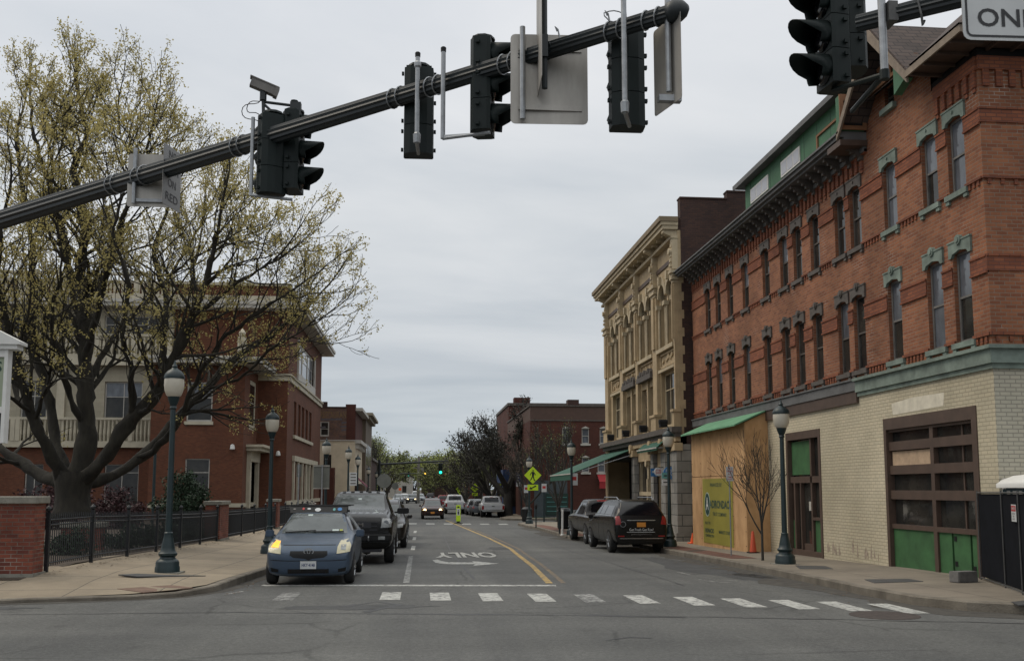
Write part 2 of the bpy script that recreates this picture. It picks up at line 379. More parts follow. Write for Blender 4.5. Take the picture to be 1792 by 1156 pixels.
def _each(s, name, mats, parent, *a):
    """one part for every piece that stands apart"""
    n = len(s.v); par = list(range(n))
    def find(i):
        while par[i] != i: par[i] = par[par[i]]; i = par[i]
        return i
    for f in s.f:
        r = find(f[0])
        for i in f[1:]: par[find(i)] = r
    comp = {}
    for i in range(n): comp.setdefault(find(i), []).append(i)
    bx = []
    for k, ids in comp.items():
        P = [s.v[i] for i in ids]; bx.append([[min(p[j] for p in P) - .012 for j in range(3)], [max(p[j] for p in P) + .012 for j in range(3)], {k}])
    again = True
    while again:
        again = False; outl = []
        for b in bx:
            for c in outl:
                if all(b[0][j] <= c[1][j] and c[0][j] <= b[1][j] for j in range(3)):
                    c[0] = [min(b[0][j], c[0][j]) for j in range(3)]; c[1] = [max(b[1][j], c[1][j]) for j in range(3)]; c[2] |= b[2]; again = True; break
            else: outl.append(b)
        bx = outl
    o = None
    for _, _, ks in bx:
        ids = sorted(i for k in ks for i in comp[k]); mp_ = {i: j for j, i in enumerate(ids)}
        m2 = MB(); m2.whole = True; m2.v = [s.v[i] for i in ids]
        for f, mi_ in zip(s.f, s.mi):
            if f[0] in mp_: m2.f.append([mp_[i] for i in f]); m2.mi.append(mi_)
        o = m2.build(name, mats, parent, *a)
    return o
MB.build_each = _each
def wmat(q):
    m = Matrix.Identity(4)
    while q:
        m = Matrix.LocRotScale(q.location, q.rotation_euler, q.scale) @ m; q = q.parent
    return m

def dup(o, loc=None, rz=None, label=None, parent=None):
    c = o.copy(); COL.objects.link(c); c.parent = parent
    if loc is not None: c.location = loc
    if rz is not None: c.rotation_euler = (0, 0, rz)
    if label: c['label'] = label
    for ch in list(o.children): dup(ch, parent=c)
    return c

def bevel(o, w=0.01, seg=1):
    bm = bmesh.new(); bm.from_mesh(o.data)
    bmesh.ops.bevel(bm, geom=[e_ for e_ in bm.edges if e_.is_manifold and e_.calc_face_angle(0) > 0.5], offset=w, segments=seg, affect='EDGES', clamp_overlap=True)
    bm.to_mesh(o.data); bm.free(); return o

class Fac:
    """a facade plane: u along the wall, z up, d outwards"""
    def __init__(s, o, u, n): s.o = Vector(o); s.u = Vector(u); s.n = Vector(n)
    def P(s, u, z, d=0.0):
        p = s.o + s.u * u + s.n * d
        return Vector((p.x, p.y, z))
    def box(s, mb, u0, u1, z0, z1, d0, d1):
        P = s.P
        return mb.add([P(u0, z0, d0), P(u1, z0, d0), P(u1, z0, d1), P(u0, z0, d1), P(u0, z1, d0), P(u1, z1, d0), P(u1, z1, d1), P(u0, z1, d1)],
                      [(0, 3, 2, 1), (4, 5, 6, 7), (0, 1, 5, 4), (1, 2, 6, 5), (2, 3, 7, 6), (3, 0, 4, 7)])
    def poly(s, mb, uz, d0, d1):
        n = len(uz)
        return mb.add([s.P(u, z, d0) for u, z in uz] + [s.P(u, z, d1) for u, z in uz],
                      [tuple(range(n))[::-1], tuple(range(n, 2 * n))] + [(i, (i + 1) % n, n + (i + 1) % n, n + i) for i in range(n)])
    def disc(s, mb, u, z, r, d0, d1, n=14):
        return s.poly(mb, [(u + r * math.cos(2 * PI * k / n), z + r * math.sin(2 * PI * k / n)) for k in range(n)], d0, d1)
    def wall(s, mb, u0, u1, z0, z1, holes, depth=0.15):
        P = s.P
        us = sorted({u0, u1} | {min(max(q, u0), u1) for h in holes for q in h[:2]})
        zs = sorted({z0, z1} | {min(max(q, z0), z1) for h in holes for q in h[2:4]})
        for a, b in zip(us, us[1:]):
            for c, d in zip(zs, zs[1:]):
                mu_, mz = (a + b) / 2, (c + d) / 2
                if any(h[0] < mu_ < h[1] and h[2] < mz < h[3] for h in holes): continue
                mb.quad(P(a, c), P(b, c), P(b, d), P(a, d))
        for h in holes:
            a, b, c, d = h[:4]
            for p, q in (((a, c), (b, c)), ((b, c), (b, d)), ((b, d), (a, d)), ((a, d), (a, c))):
                mb.quad(P(*p), P(*q), P(*q, -depth), P(*p, -depth))

def sash(F, u0, u1, z0, z1, parent, fm, gm, gm2=None, rec=0.13, fw=0.05, mid=0.5, bars=0, name='window', label=None):
    """a sash window in its opening; frame is the window object, the glass its pane"""
    m = MB()
    B = lambda a, b, c, d, e=0.0: F.box(m, a, b, c, d, -rec - 0.03, -rec + 0.035 + e)
    B(u0, u0 + fw, z0, z1); B(u1 - fw, u1, z0, z1); B(u0 + fw, u1 - fw, z1 - fw, z1); B(u0 + fw, u1 - fw, z0, z0 + fw * 1.2)
    if mid:
        zm = z0 + (z1 - z0) * mid; B(u0 + fw, u1 - fw, zm - 0.022, zm + 0.022, -0.004)
    for k in range(bars):
        uc = u0 + (u1 - u0) * (k + 1) / (bars + 1); B(uc - 0.025, uc + 0.025, z0 + fw, z1 - fw, -0.008)
    w = m.build(name, fm, parent)
    if label: w['label'] = label
    g = MB()
    zm = z0 + (z1 - z0) * (mid or 1.0)
    P = F.P
    tl = R.uniform(-0.006, 0.006)
    g.quad(P(u0, z0, -rec + tl), P(u1, z0, -rec - tl), P(u1, zm, -rec - tl), P(u0, zm, -rec + tl))
    if mid:
        g.cur = 1 if gm2 else 0
        g.quad(P(u0, zm, -rec + 0.012 - tl), P(u1, zm, -rec + 0.012 + tl), P(u1, z1, -rec + 0.012 + tl), P(u0, z1, -rec + 0.012 - tl))
    g.build('pane', [gm, gm2] if gm2 else gm, w, recalc=False)
    return w

_txt = {}
def text_mesh(s, size=1.0, bold=0.0, cx=True):
    k = (s, bold, cx)
    if k not in _txt:
        c = bpy.data.curves.new('lettering', 'FONT'); c.body = s; c.size = 1.0; c.offset = bold; c.extrude = 0.0
        c.align_x = 'CENTER' if cx else 'LEFT'; c.align_y = 'CENTER'; c.resolution_u = 3
        o = bpy.data.objects.new('lettering', c); COL.objects.link(o)
        bpy.context.view_layer.update()
        me = bpy.data.meshes.new_from_object(o.evaluated_get(bpy.context.evaluated_depsgraph_get()))
        bpy.data.objects.remove(o)
        _txt[k] = me
    return _txt[k]
def text_on(mb, s, O, U, V, size, bold=0.0, width=None):
    """lettering lying at O, reading along U, upright along V"""
    me = text_mesh(s, bold=bold)
    U = Vector(U).normalized(); V = Vector(V).normalized(); W = U.cross(V)
    xs = [v.co.x for v in me.vertices]
    sx = size
    if width and xs: sx = width / (max(xs) - min(xs))
    M4 = Matrix(((U.x * sx, V.x * size, W.x, O[0]), (U.y * sx, V.y * size, W.y, O[1]), (U.z * sx, V.z * size, W.z, O[2]), (0, 0, 0, 1)))
    mb.merge(me, M4)

# ------------------------------------------------------------------ ground, road, pavements
def node_mat(name, rough=0.9):
    m = bpy.data.materials.new(name); m.use_nodes = True
    t = m.node_tree; b = t.nodes['Principled BSDF']; b.inputs['Roughness'].default_value = rough; b.inputs['Specular IOR Level'].default_value = 0.3
    return m, t, b
def tnoise(t, vec, scale, detail=6, rough=0.6, lo=0.3, hi=0.7, c0=(0, 0, 0), c1=(1, 1, 1), stretch=None):
    if stretch:
        mp_ = t.nodes.new('ShaderNodeMapping'); mp_.inputs['Scale'].default_value = stretch; t.links.new(vec, mp_.inputs[0]); vec = mp_.outputs[0]
    n = t.nodes.new('ShaderNodeTexNoise'); n.inputs['Scale'].default_value = scale; n.inputs['Detail'].default_value = detail; n.inputs['Roughness'].default_value = rough
    t.links.new(vec, n.inputs['Vector'])
    r = t.nodes.new('ShaderNodeValToRGB'); r.color_ramp.elements[0].position = lo; r.color_ramp.elements[1].position = hi
    r.color_ramp.elements[0].color = (*c0, 1); r.color_ramp.elements[1].color = (*c1, 1)
    t.links.new(n.outputs[0], r.inputs[0]); return r.outputs[0]
def tmul(t, a, b, fac=1.0, mode='MULTIPLY'):
    m = t.nodes.new('ShaderNodeMix'); m.data_type = 'RGBA'; m.blend_type = mode
    if hasattr(fac, 'default_value') or not isinstance(fac, (int, float)): t.links.new(fac, m.inputs[0])
    else: m.inputs[0].default_value = fac
    for s_, v in ((6, a), (7, b)):
        if isinstance(v, tuple): m.inputs[s_].default_value = (*v, 1)
        else: t.links.new(v, m.inputs[s_])
    return m.outputs[2]
def asphalt_mat():
    m, t, b = node_mat('worn asphalt', 0.78)
    c = t.nodes.new('ShaderNodeTexCoord').outputs['Object']
    base = tnoise(t, c, 0.16, 9, 0.68, 0.33, 0.67, (0.072, 0.073, 0.072), (0.112, 0.112, 0.108))
    lanes = tnoise(t, c, 0.5, 6, 0.6, 0.35, 0.65, (0.84, 0.84, 0.85), (1.12, 1.12, 1.1), stretch=(1.6, 0.07, 1))
    x = tmul(t, base, lanes)
    cross = tnoise(t, c, 0.5, 6, 0.6, 0.35, 0.65, (0.9, 0.9, 0.9), (1.08, 1.08, 1.08), stretch=(0.05, 1.4, 1))
    x = tmul(t, x, cross)
    grit = tnoise(t, c, 30, 5, 0.8, 0.3, 0.7, (0.66, 0.66, 0.66), (1.34, 1.34, 1.33))
    x = tmul(t, x, grit)
    oil = tnoise(t, c, 1.1, 5, 0.6, 0.62, 0.75, (1, 1, 1), (0.72, 0.72, 0.72))
    x = tmul(t, x, oil)
    mid = tnoise(t, c, 13.0, 6, 0.85, 0.32, 0.68, (0.66, 0.66, 0.66), (1.34, 1.34, 1.33))
    x = tmul(t, x, mid)
    # a loose net of fine cracks that comes and goes
    wn = t.nodes.new('ShaderNodeTexNoise'); wn.inputs['Scale'].default_value = 1.2; wn.inputs['Detail'].default_value = 5; t.links.new(c, wn.inputs['Vector'])
    wm = t.nodes.new('ShaderNodeMix'); wm.data_type = 'RGBA'; wm.inputs[0].default_value = .22; t.links.new(c, wm.inputs[6]); t.links.new(wn.outputs['Color'], wm.inputs[7])
    vo = t.nodes.new('ShaderNodeTexVoronoi'); vo.feature = 'DISTANCE_TO_EDGE'; vo.inputs['Scale'].default_value = .42; t.links.new(wm.outputs[2], vo.inputs['Vector'])
    vr = t.nodes.new('ShaderNodeValToRGB'); vr.color_ramp.elements[0].position = 0.004; vr.color_ramp.elements[1].position = 0.013
    vr.color_ramp.elements[0].color = (.66, .66, .66, 1); vr.color_ramp.elements[1].color = (1, 1, 1, 1); t.links.new(vo.outputs['Distance'], vr.inputs[0])
    ms = tnoise(t, c, .35, 4, .6, .46, .56)
    x = tmul(t, x, tmul(t, (1.0, 1.0, 1.0), vr.outputs[0], ms, 'MIX'))
    t.links.new(x, b.inputs['Base Color'])
    n = t.nodes.new('ShaderNodeTexNoise'); n.inputs['Scale'].default_value = 60; n.inputs['Detail'].default_value = 3; t.links.new(c, n.inputs['Vector'])
    bp = t.nodes.new('ShaderNodeBump'); bp.inputs['Strength'].default_value = 0.5; bp.inputs['Distance'].default_value = 0.01
    t.links.new(n.outputs[0], bp.inputs['Height']); t.links.new(bp.outputs[0], b.inputs['Normal'])
    return m
def paint_mat(name, col, wear=0.5, under=(0.075, 0.076, 0.076)):
    m, t, b = node_mat(name, 0.7)
    c = t.nodes.new('ShaderNodeTexCoord').outputs['Object']
    w = tnoise(t, c, 9, 7, 0.75, wear - 0.06, wear + 0.10)
    w2 = tnoise(t, c, 1.3, 4, 0.6, 0.3, 0.7, (0.75, 0.75, 0.75), (1.05, 1.05, 1.05))
    x = tmul(t, tuple(col), w2)
    x = tmul(t, under, x, w, 'MIX')
    t.links.new(x, b.inputs['Base Color']); return m
def slab_mat(name, c1, c2, slab=1.5, joint=(0.11, 0.10, 0.085)):
    m, t, b = node_mat(name, 0.9)
    c = t.nodes.new('ShaderNodeTexCoord').outputs['Object']
    br = t.nodes.new('ShaderNodeTexBrick'); br.offset = 0.0
    br.inputs['Scale'].default_value = 1; br.inputs['Brick Width'].default_value = slab; br.inputs['Row Height'].default_value = slab
    br.inputs['Mortar Size'].default_value = 0.012; br.inputs['Color1'].default_value = (*c1, 1); br.inputs['Color2'].default_value = (*c2, 1); br.inputs['Mortar'].default_value = (*joint, 1)
    t.links.new(c, br.inputs['Vector'])
    st = tnoise(t, c, 0.55, 8, 0.68, 0.3, 0.7, (0.66, 0.65, 0.64), (1.12, 1.1, 1.06))
    g = tnoise(t, c, 70, 3, 0.6, 0.3, 0.7, (0.88, 0.88, 0.88), (1.1, 1.1, 1.1))
    sp = tnoise(t, c, 4.0, 4, 0.6, 0.66, 0.74, (1, 1, 1), (0.78, 0.76, 0.74))
    x = tmul(t, tmul(t, tmul(t, br.outputs['Color'], st), g), sp)
    t.links.new(x, b.inputs['Base Color']); return m
M['asphalt'] = asphalt_mat()
M['slab_l'] = slab_mat('pale concrete pavement', (0.30, 0.252, 0.19), (0.275, 0.232, 0.175))
M['slab_r'] = slab_mat('brown concrete pavement', (0.235, 0.205, 0.17), (0.215, 0.19, 0.155))
M['kerb'] = mat('worn kerb stone', (0.085, 0.072, 0.056), 0.9, col2=(0.20, 0.175, 0.14), vscale=2.2, bump=0.6, detail=9)
M['paver'] = brick_mat('brick pavers', (0.16, 0.075, 0.055), (0.12, 0.06, 0.045), (0.07, 0.05, 0.04), row=0.1, wid=0.2, stain=0.3)
M['soil'] = mat('earth and dead leaves', (0.035, 0.028, 0.020), 0.95, col2=(0.075, 0.052, 0.035), vscale=9)
M['lawn'] = mat('short grass', (0.035, 0.075, 0.015), 0.95, var=0.35, vscale=3)
M['p_white'] = paint_mat('worn white road paint', (0.47, 0.47, 0.44), 0.43)
M['p_white_old'] = paint_mat('very worn white road paint', (0.36, 0.36, 0.34), 0.50)
M['p_yellow'] = paint_mat('worn yellow road paint', (0.46, 0.31, 0.10), 0.44)
M['p_yellow_old'] = paint_mat('faded yellow road paint', (0.27, 0.18, 0.08), 0.50)
M['tar'] = mat('tar seal', (0.028, 0.028, 0.029), 0.6, var=0.25, vscale=3)
M['patch'] = mat('darker patched asphalt', (0.05, 0.051, 0.052), 0.85, var=0.3, vscale=2.2, bump=0.4)
M['rust'] = mat('rusty iron plate', (0.15, 0.095, 0.07), 0.9, var=0.25, vscale=5)
M['rust_dark'] = mat('dark rusty iron', (0.045, 0.034, 0.03), 0.8, var=0.35, vscale=9)
M['hatch'] = mat('dull steel hatch', (0.055, 0.055, 0.055), 0.7, var=0.25, vscale=4)

ys = [-80, 0, 14, 20, 25, 33, 45, 60, 80, 200, 600, 2500]
m = MB()
for a, b in zip(ys, ys[1:]):
    m.quad((-2500, a, gz(a) - .06), (2500, a, gz(a) - .06), (2500, b, gz(b) - .06), (-2500, b, gz(b) - .06))
g_ = struct(m.build('ground', M['soil'], recalc=False)); g_['label'] = 'bare earth reaching the horizon beyond the street'
m = MB()
for a, b in zip(ys[:9] + [420], (ys[:9] + [420])[1:]):
    m.quad((-90, a, gz(a)), (90, a, gz(a)), (90, b, gz(b)), (-90, b, gz(b)))
struct(m.build('road', M['asphalt'], recalc=False))['label'] = 'worn grey asphalt road with a dark crossing seam'

KL = [(-60, 16.85), (-6.9, 16.95), (-5.95, 17.2), (-4.9, 17.4), (-4.15, 17.8), (-3.75, 18.7), (-3.6, 20.4), (-3.5, 23.7), (-3.5, 33), (-3.5, 45), (-3.5, 60), (-3.5, 80), (-3.5, 95), (-4.2, 130), (-4.2, 300)]
KR = [(60, 13.6), (10, 13.72), (9.0, 13.95), (8.35, 14.4), (7.95, 15.3), (7.85, 16.9), (7.9, 20.6), (8.1, 25), (8.2, 33), (8.3, 39.6), (7.9, 41), (7.0, 42.6), (6.8, 43.6), (6.8, 45), (6.8, 56), (6.5, 60), (6.4, 63.6), (6.7, 65), (7.6, 65.8), (60, 66)]
KR2 = [(60, 73.8), (8, 74), (6.6, 75), (6.3, 77), (6.9, 80), (7.4, 82), (7.4, 130), (7.4, 300)]
def kerb(name, K, zf, side, label):
    m = MB(); n = len(K); ins = []
    for i in range(n):
        a = Vector(K[max(i - 1, 0)]); b = Vector(K[min(i + 1, n - 1)]); d = (b - a).normalized()
        nn = Vector((-d.y, d.x)) * side
        ins.append((K[i][0] + nn.x * .16, K[i][1] + nn.y * .16))
    for (p, q, pi, qi) in zip(K, K[1:], ins, ins[1:]):
        L_ = math.hypot(q[0] - p[0], q[1] - p[1]); k = max(1, int(L_ / 4)) if L_ < 60 else 6
        for j in range(k):
            lerp = lambda a, b, t: (a[0] + (b[0] - a[0]) * t, a[1] + (b[1] - a[1]) * t)
            a, b, ai, bi = lerp(p, q, j / k), lerp(p, q, (j + 1) / k), lerp(pi, qi, j / k), lerp(pi, qi, (j + 1) / k)
            za, zb = gz(a[1]), gz(b[1]); ha, hb = hk(*a), hk(*b)
            m.quad((*a, za - .05), (*b, zb - .05), (*b, zb + hb - .02), (*a, za + ha - .02))
            a2 = lerp(a, ai, .12); b2 = lerp(b, bi, .12)
            m.quad((*a, za + ha - .02), (*b, zb + hb - .02), (*b2, zb + hb), (*a2, za + ha))
            m.quad((*a2, za + ha), (*b2, zb + hb), (*bi, zb + hb), (*ai, za + ha))
            m.quad((*ai, za + ha), (*bi, zb + hb), (*bi, zb), (*ai, za))
    o = struct(m.build(name, M['kerb'], recalc=False)); o['label'] = label; return ins
iL = kerb('kerb', KL, zL, 1, 'worn stone kerb curving round the left corner')
iR = kerb('kerb', KR, zR, -1, 'worn stone kerb along the right pavement')
iR2 = kerb('kerb', KR2, zR, -1, 'stone kerb beyond the second crossing on the right')
def pave(name, ins, cols, zf, mt, label):
    m = MB(); rows = []
    # subdivide so that the sheet follows the slope of the street
    P = []
    for a, b in zip(ins, ins[1:]):
        L_ = abs(b[1] - a[1]); k = max(1, int(L_ / 3)) if L_ < 80 else 4
        for j in range(k): P.append((a[0] + (b[0] - a[0]) * j / k, a[1] + (b[1] - a[1]) * j / k))
    P.append(ins[-1])
    for (x, y) in P:
        rows.append([(x + (cols[0] - x) * t, y, zf(x + (cols[0] - x) * t, y)) for t in (0, .5, 1)] + [(c, y, zf(c, y)) for c in cols[1:]])
    for r0, r1 in zip(rows, rows[1:]):
        for i in range(len(r0) - 1): m.quad(r0[i], r0[i + 1], r1[i + 1], r1[i])
    o = struct(m.build(name, mt, recalc=False)); o['label'] = label
pave('sidewalk', [(-60, 17.02), (-6.95, 17.10)][1:] + iL[2:], (-7.5, -14, -60), zL, M['slab_l'], 'pale concrete pavement widening round the left corner')
pave('sidewalk', [(9.9, 13.95)] + iR[2:-1], (12, 20, 60), zR, M['slab_r'], 'brown stained concrete pavement along the brick buildings')
pave('sidewalk', [(8, 74.2)] + iR2[2:], (12, 20, 60), zR, M['slab_r'], 'concrete pavement under the dark trees')

m = MB()
for y0, y1 in zip(range(19, 90, 3), range(22, 93, 3)):
    m.quad((-60, y0, zL(-60, y0) + .01), (-7.35, y0, zL(-7.35, y0) + .01), (-7.35, y1, zL(-7.35, y1) + .01), (-60, y1, zL(-60, y1) + .01))
struct(m.build('garden_bed', M['soil'], recalc=False))['label'] = 'dark leaf strewn bed behind the iron fence'
m = MB()
for y0, y1, x0, x1 in ((67.0, 73.0, 10, 30), (75.5, 81, 8.6, 10.2)):
    m.quad((x0, y0, zR(x0, y0) + .006), (x1, y0, zR(x1, y0) + .006), (x1, y1, zR(x1, y1) + .006), (x0, y1, zR(x0, y1) + .006))
struct(m.build('lawn', M['lawn'], recalc=False))['label'] = 'small strips of grass by the second crossing'
m = MB()
for xa, xb, y0, y1 in ((8.45, 9.15, 26, 40), (7.0, 8.0, 44, 60)):
    k = int((y1 - y0) / 2)
    for j in range(k):
        a = y0 + (y1 - y0) * j / k; b = y0 + (y1 - y0) * (j + 1) / k
        m.quad((xa, a, zR(xa, a) + .007), (xb, a, zR(xb, a) + .007), (xb, b, zR(xb, b) + .007), (xa, b, zR(xa, b) + .007))
struct(m.build('paver_strip', M['paver'], recalc=False))['label'] = 'red brick paver strip along the right kerb'

def strip(mb, pts, w, dz=0.004, jitter=0.0):
    """a painted line along ground points"""
    P = []
    for (a, b) in zip(pts, pts[1:]):
        L_ = math.hypot(b[0] - a[0], b[1] - a[1]); k = max(1, int(L_ / (2.0 if not jitter else .35)))
        for j in range(k): P.append((a[0] + (b[0] - a[0]) * j / k, a[1] + (b[1] - a[1]) * j / k))
    P.append(pts[-1]); E_ = []
    for i, p in enumerate(P):
        a = Vector(P[max(i - 1, 0)]); b = Vector(P[min(i + 1, len(P) - 1)]); d = (b - a).normalized(); n_ = Vector((-d.y, d.x)) * w / 2
        j1 = R.uniform(-jitter, jitter); wj = 1 + (R.uniform(-.7, .9) if jitter else 0)
        x, y = p[0], p[1] + j1
        E_.append(((x - n_.x * wj, y - n_.y * wj, gz(y) + dz), (x + n_.x * wj, y + n_.y * wj, gz(y) + dz)))
    for a, b in zip(E_, E_[1:]): mb.quad(a[0], a[1], b[1], b[0])
bars = [(503, 1043), (684, 1042), (770, 1043), (858, 1044), (947, 1045), (1031, 1046), (1122, 1048), (1213, 1051), (1300, 1054), (1388, 1057), (1475, 1060), (1570, 1064)]
mW = MB(); mO = MB()
for i, p in enumerate(bars):
    x, y = G(*p); t = mO if i in (0, 5) else mW
    w = .175
    for a, b in ((y - .68, y - .3), (y - .3, y + .3), (y + .3, y + .68)):
        t.quad((x - w, a, gz(a) + .004), (x + w, a, gz(a) + .004), (x + w, b, gz(b) + .004), (x - w, b, gz(b) + .004))
struct(mW.build('crosswalk', M['p_white'], recalc=False))['label'] = 'white painted bars of the near crosswalk'
struct(mO.build('crosswalk', M['p_white_old'], recalc=False))['label'] = 'worn away bars of the near crosswalk'
m = MB()
for k in range(8):
    x = -2.9 + k * 1.22; y = 68.3 - k * .33
    m.quad((x - .3, y - .9, gz(y) + .004), (x + .3, y - .9, gz(y) + .004), (x + .3, y + .9, gz(y) + .004), (x - .3, y + .9, gz(y) + .004))
struct(m.build('crosswalk', M['p_white'], recalc=False))['label'] = 'white painted bars of the far crosswalk'
m = MB(); strip(m, [(-3.1, 19.95), (-1.2, 19.75), (2.7, 19.3)], .26)
struct(m.build('stop_line', M['p_white'], recalc=False))['label'] = 'white stop line before the near crosswalk'
m = MB(); strip(m, [(-.25, 20.2), (-.25, 31.5)], .13)
struct(m.build('lane_line', M['p_white_old'], recalc=False))['label'] = 'worn solid white lane line beside the waiting cars'
m = MB()
for a, b in ((35.5, 38.5), (44, 47), (52, 55)): strip(m, [(-.22, a), (-.2, b)], .15)
struct(m.build('lane_line', M['p_white'], recalc=False))['label'] = 'white lane dashes beside the waiting cars'
cl = [G(*p) for p in ((972, 1020), (940, 990), (900, 960), (860, 941), (822, 925.5), (800, 916.5), (783, 910))]
m = MB(); strip(m, [(x - .12, y) for x, y in cl], .14)
struct(m.build('centre_line', M['p_yellow'], recalc=False))['label'] = 'worn yellow centre line'
m = MB(); strip(m, [(x + .17, y) for x, y in cl], .10)
struct(m.build('centre_line', M['p_yellow_old'], recalc=False))['label'] = 'faded second yellow centre line'
m = MB()
text_on(m, 'ONLY', (1.52, 31.9, gz(31.9) + .02), (-1, 0, 0), (0, -1, .0135), 4.1, bold=0.03, width=1.95)
struct(m.build('lane_lettering', M['p_white'], recalc=False))['label'] = 'white ONLY painted on the road, upside down from here'
m = MB()
ap = [(757, 980), (765, 978.6), (772, 981), (782, 983), (800, 983.6), (829, 983.6), (826, 981.2), (873, 985.6), (828, 989.6), (831, 986.6), (795, 987), (775, 986.2), (762, 984)]
pts = [(*G(*p), 0) for p in ap]; pts = [(x, y, gz(y) + .006) for x, y, z in pts]
m.add(pts, [tuple(range(len(pts)))])
struct(m.build('lane_arrow', M['p_white'], recalc=False))['label'] = 'white turn arrow painted on the road under ONLY'
m = MB()
for a, b in (((1185, 1000), (1210, 1006)), ((1222, 1013), (1262, 1019)), ((1240, 1012), (1290, 1016)), ((1262, 1018), (1284, 1020)), ((392, 1040), (425, 1034)), ((428, 1024), (462, 1024.5))):
    strip(m, [G(*a), G(*b)], .07)
struct(m.build('parking_mark', M['p_white_old'], recalc=False))['label'] = 'scraps of old white parking marks near the kerbs'
m = MB()
strip(m, [G(0, 1075), G(420, 1071), G(760, 1074), G(1120, 1077), G(1500, 1084), G(1792, 1090)], .055, .003, .035)
strip(m, [G(600, 1062), G(660, 1052), G(700, 1058), G(640, 1070)], .1, .0035, .06)
strip(m, [G(1030, 1076), G(1120, 1079), G(1200, 1080)], .09, .0035, .04)
strip(m, [(1.2, 21), (1.1, 34), (1.25, 52), (1.2, 62)], .035, .003, .03)
strip(m, [(5.2, 19), (5.35, 30), (5.2, 44), (5.3, 60)], .04, .003, .03)
strip(m, [G(1195, 1005), G(1260, 1002), G(1330, 1010), G(1400, 1020)], .05, .003, .05)
strip(m, [G(1060, 1120), G(1100, 1114), G(1140, 1116)], .06, .003, .02)
struct(m.build('road_seam', M['tar'], recalc=False))['label'] = 'dark tar seams and cracks in the asphalt'
m = MB()
def blob(cx, cy, rx, ry, dz=.0025, n=22):
    ps = []
    for k in range(n):
        t = 2 * PI * k / n; r = 1 + R.uniform(-.28, .22)
        x, y = cx + rx * r * math.cos(t), cy + ry * r * math.sin(t); ps.append((x, y, gz(y) + dz))
    m.add(ps + [(cx, cy, gz(cy) + dz)], [(k, (k + 1) % n, n) for k in range(n)])
blob(7.1, 24.5, .75, 4.8); blob(7.35, 20.5, .45, 2.0, .003); blob(-.9, 15.9, 1.1, .35); blob(-7.5, 16.3, 1.8, .3); blob(3.0, 36, .5, 1.2)
struct(m.build('asphalt_patch', M['patch'], recalc=False))['label'] = 'darker damp patches of asphalt by the right kerb'

def gutter(K, side, lab):
    m = MB(); pts = []
    for p, q in zip(K, K[1:]):
        L_ = math.hypot(q[0] - p[0], q[1] - p[1]); k = max(1, int(L_ / .6))
        for j in range(k): pts.append((p[0] + (q[0] - p[0]) * j / k, p[1] + (q[1] - p[1]) * j / k))
    E_ = []
    for i, p in enumerate(pts):
        a = Vector(pts[max(i - 1, 0)]); b = Vector(pts[min(i + 1, len(pts) - 1)]); d = (b - a).normalized(); n_ = Vector((-d.y, d.x)) * -side
        w = (.12 if side > 0 else .38) + (.30 if side > 0 else .65) * (mnoise.noise(Vector((p[0] * .8, p[1] * .8, side))) + .35) * (1 + .5 * mnoise.noise(Vector((p[0] * 4, p[1] * 4, 2))))
        w = max(.03, w); E_.append(((p[0], p[1], gz(p[1]) + .003), (p[0] + n_.x * w, p[1] + n_.y * w, gz(p[1] + n_.y * w) + .003)))
    for a, b in zip(E_, E_[1:]): m.quad(a[0], a[1], b[1], b[0])
    struct(m.build('gutter_grit', M['grit'], recalc=False))['label'] = lab
M['grit'] = mat('dirt and grit', (0.034, 0.030, 0.026), .95, col2=(0.072, .066, .056), vscale=5, detail=10)
gutter([k_ for k_ in KL[1:11]], 1, 'dirt lying in the left gutter'); gutter([k_ for k_ in KR[1:16]], -1, 'dirt lying in the right gutter')
m = MB(); rg_ = random.Random(5)
for k in range(420):
    if k < 260: y = rg_.uniform(17.5, 46); x = -3.45 + abs(rg_.gauss(0, .22)); 
    else: y = rg_.uniform(15.5, 40); x = 7.75 - abs(rg_.gauss(0, .35))
    s_ = rg_.uniform(.012, .035); a = rg_.uniform(0, PI); z = gz(y) + .006
    m.add([(x + s_ * math.cos(a + q), y + s_ * math.sin(a + q), z + rg_.uniform(0, .012)) for q in (0, 2, 4.2)], [(0, 1, 2)])
for k in range(700):
    y = rg_.uniform(19.6, 60); x = -7.15 + abs(rg_.gauss(0, .28)); s_ = rg_.uniform(.015, .04); a = rg_.uniform(0, PI); z = zL(x, y) + .004
    m.add([(x + s_ * math.cos(a + q), y + s_ * math.sin(a + q), z + rg_.uniform(0, .015)) for q in (0, 2, 4.2)], [(0, 1, 2)])
o = m.build('fallen_leaves', mat('dry fallen leaves', (0.09, 0.055, 0.03), .9, var=.5, vscale=6), recalc=False); o['kind'] = 'stuff'; o['label'] = 'dry leaves and scraps along the fence and gutters'

def flatbit(name, quadpx, zf, mt, label, cat, dz=.008, side='R'):
    ps = []
    for p in quadpx:
        x, y = G(*p)
        for _ in range(30):
            d = ray(*p); z = zf(x, y); t = (z - EYE) / d.z; x, y = t * d.x, t * d.y
        ps.append(Vector((x, y, zf(x, y) + dz)))
    c = sum(ps, Vector()) / len(ps)
    m = MB(); m.prism(ps, (0, 0, -.02)); o = m.build(name, mt); tag(o, label, cat); return o
flatbit('utility_hatch', [(1392, 989), (1445, 990), (1458, 995), (1400, 995)], zR, M['hatch'], 'grey steel hatch in the pavement beside the right lamp post', 'hatch')
flatbit('utility_hatch', [(1513, 1013.5), (1590, 1012.5), (1616, 1017), (1530, 1019.5)], zR, M['hatch'], 'larger grey hatch in the pavement before the big shop window', 'hatch')
flatbit('utility_hatch', [(1770, 1053), (1800, 1050), (1830, 1056), (1782, 1058)], zR, M['hatch'], 'dark drain lid in the pavement below the black screened fence', 'hatch')
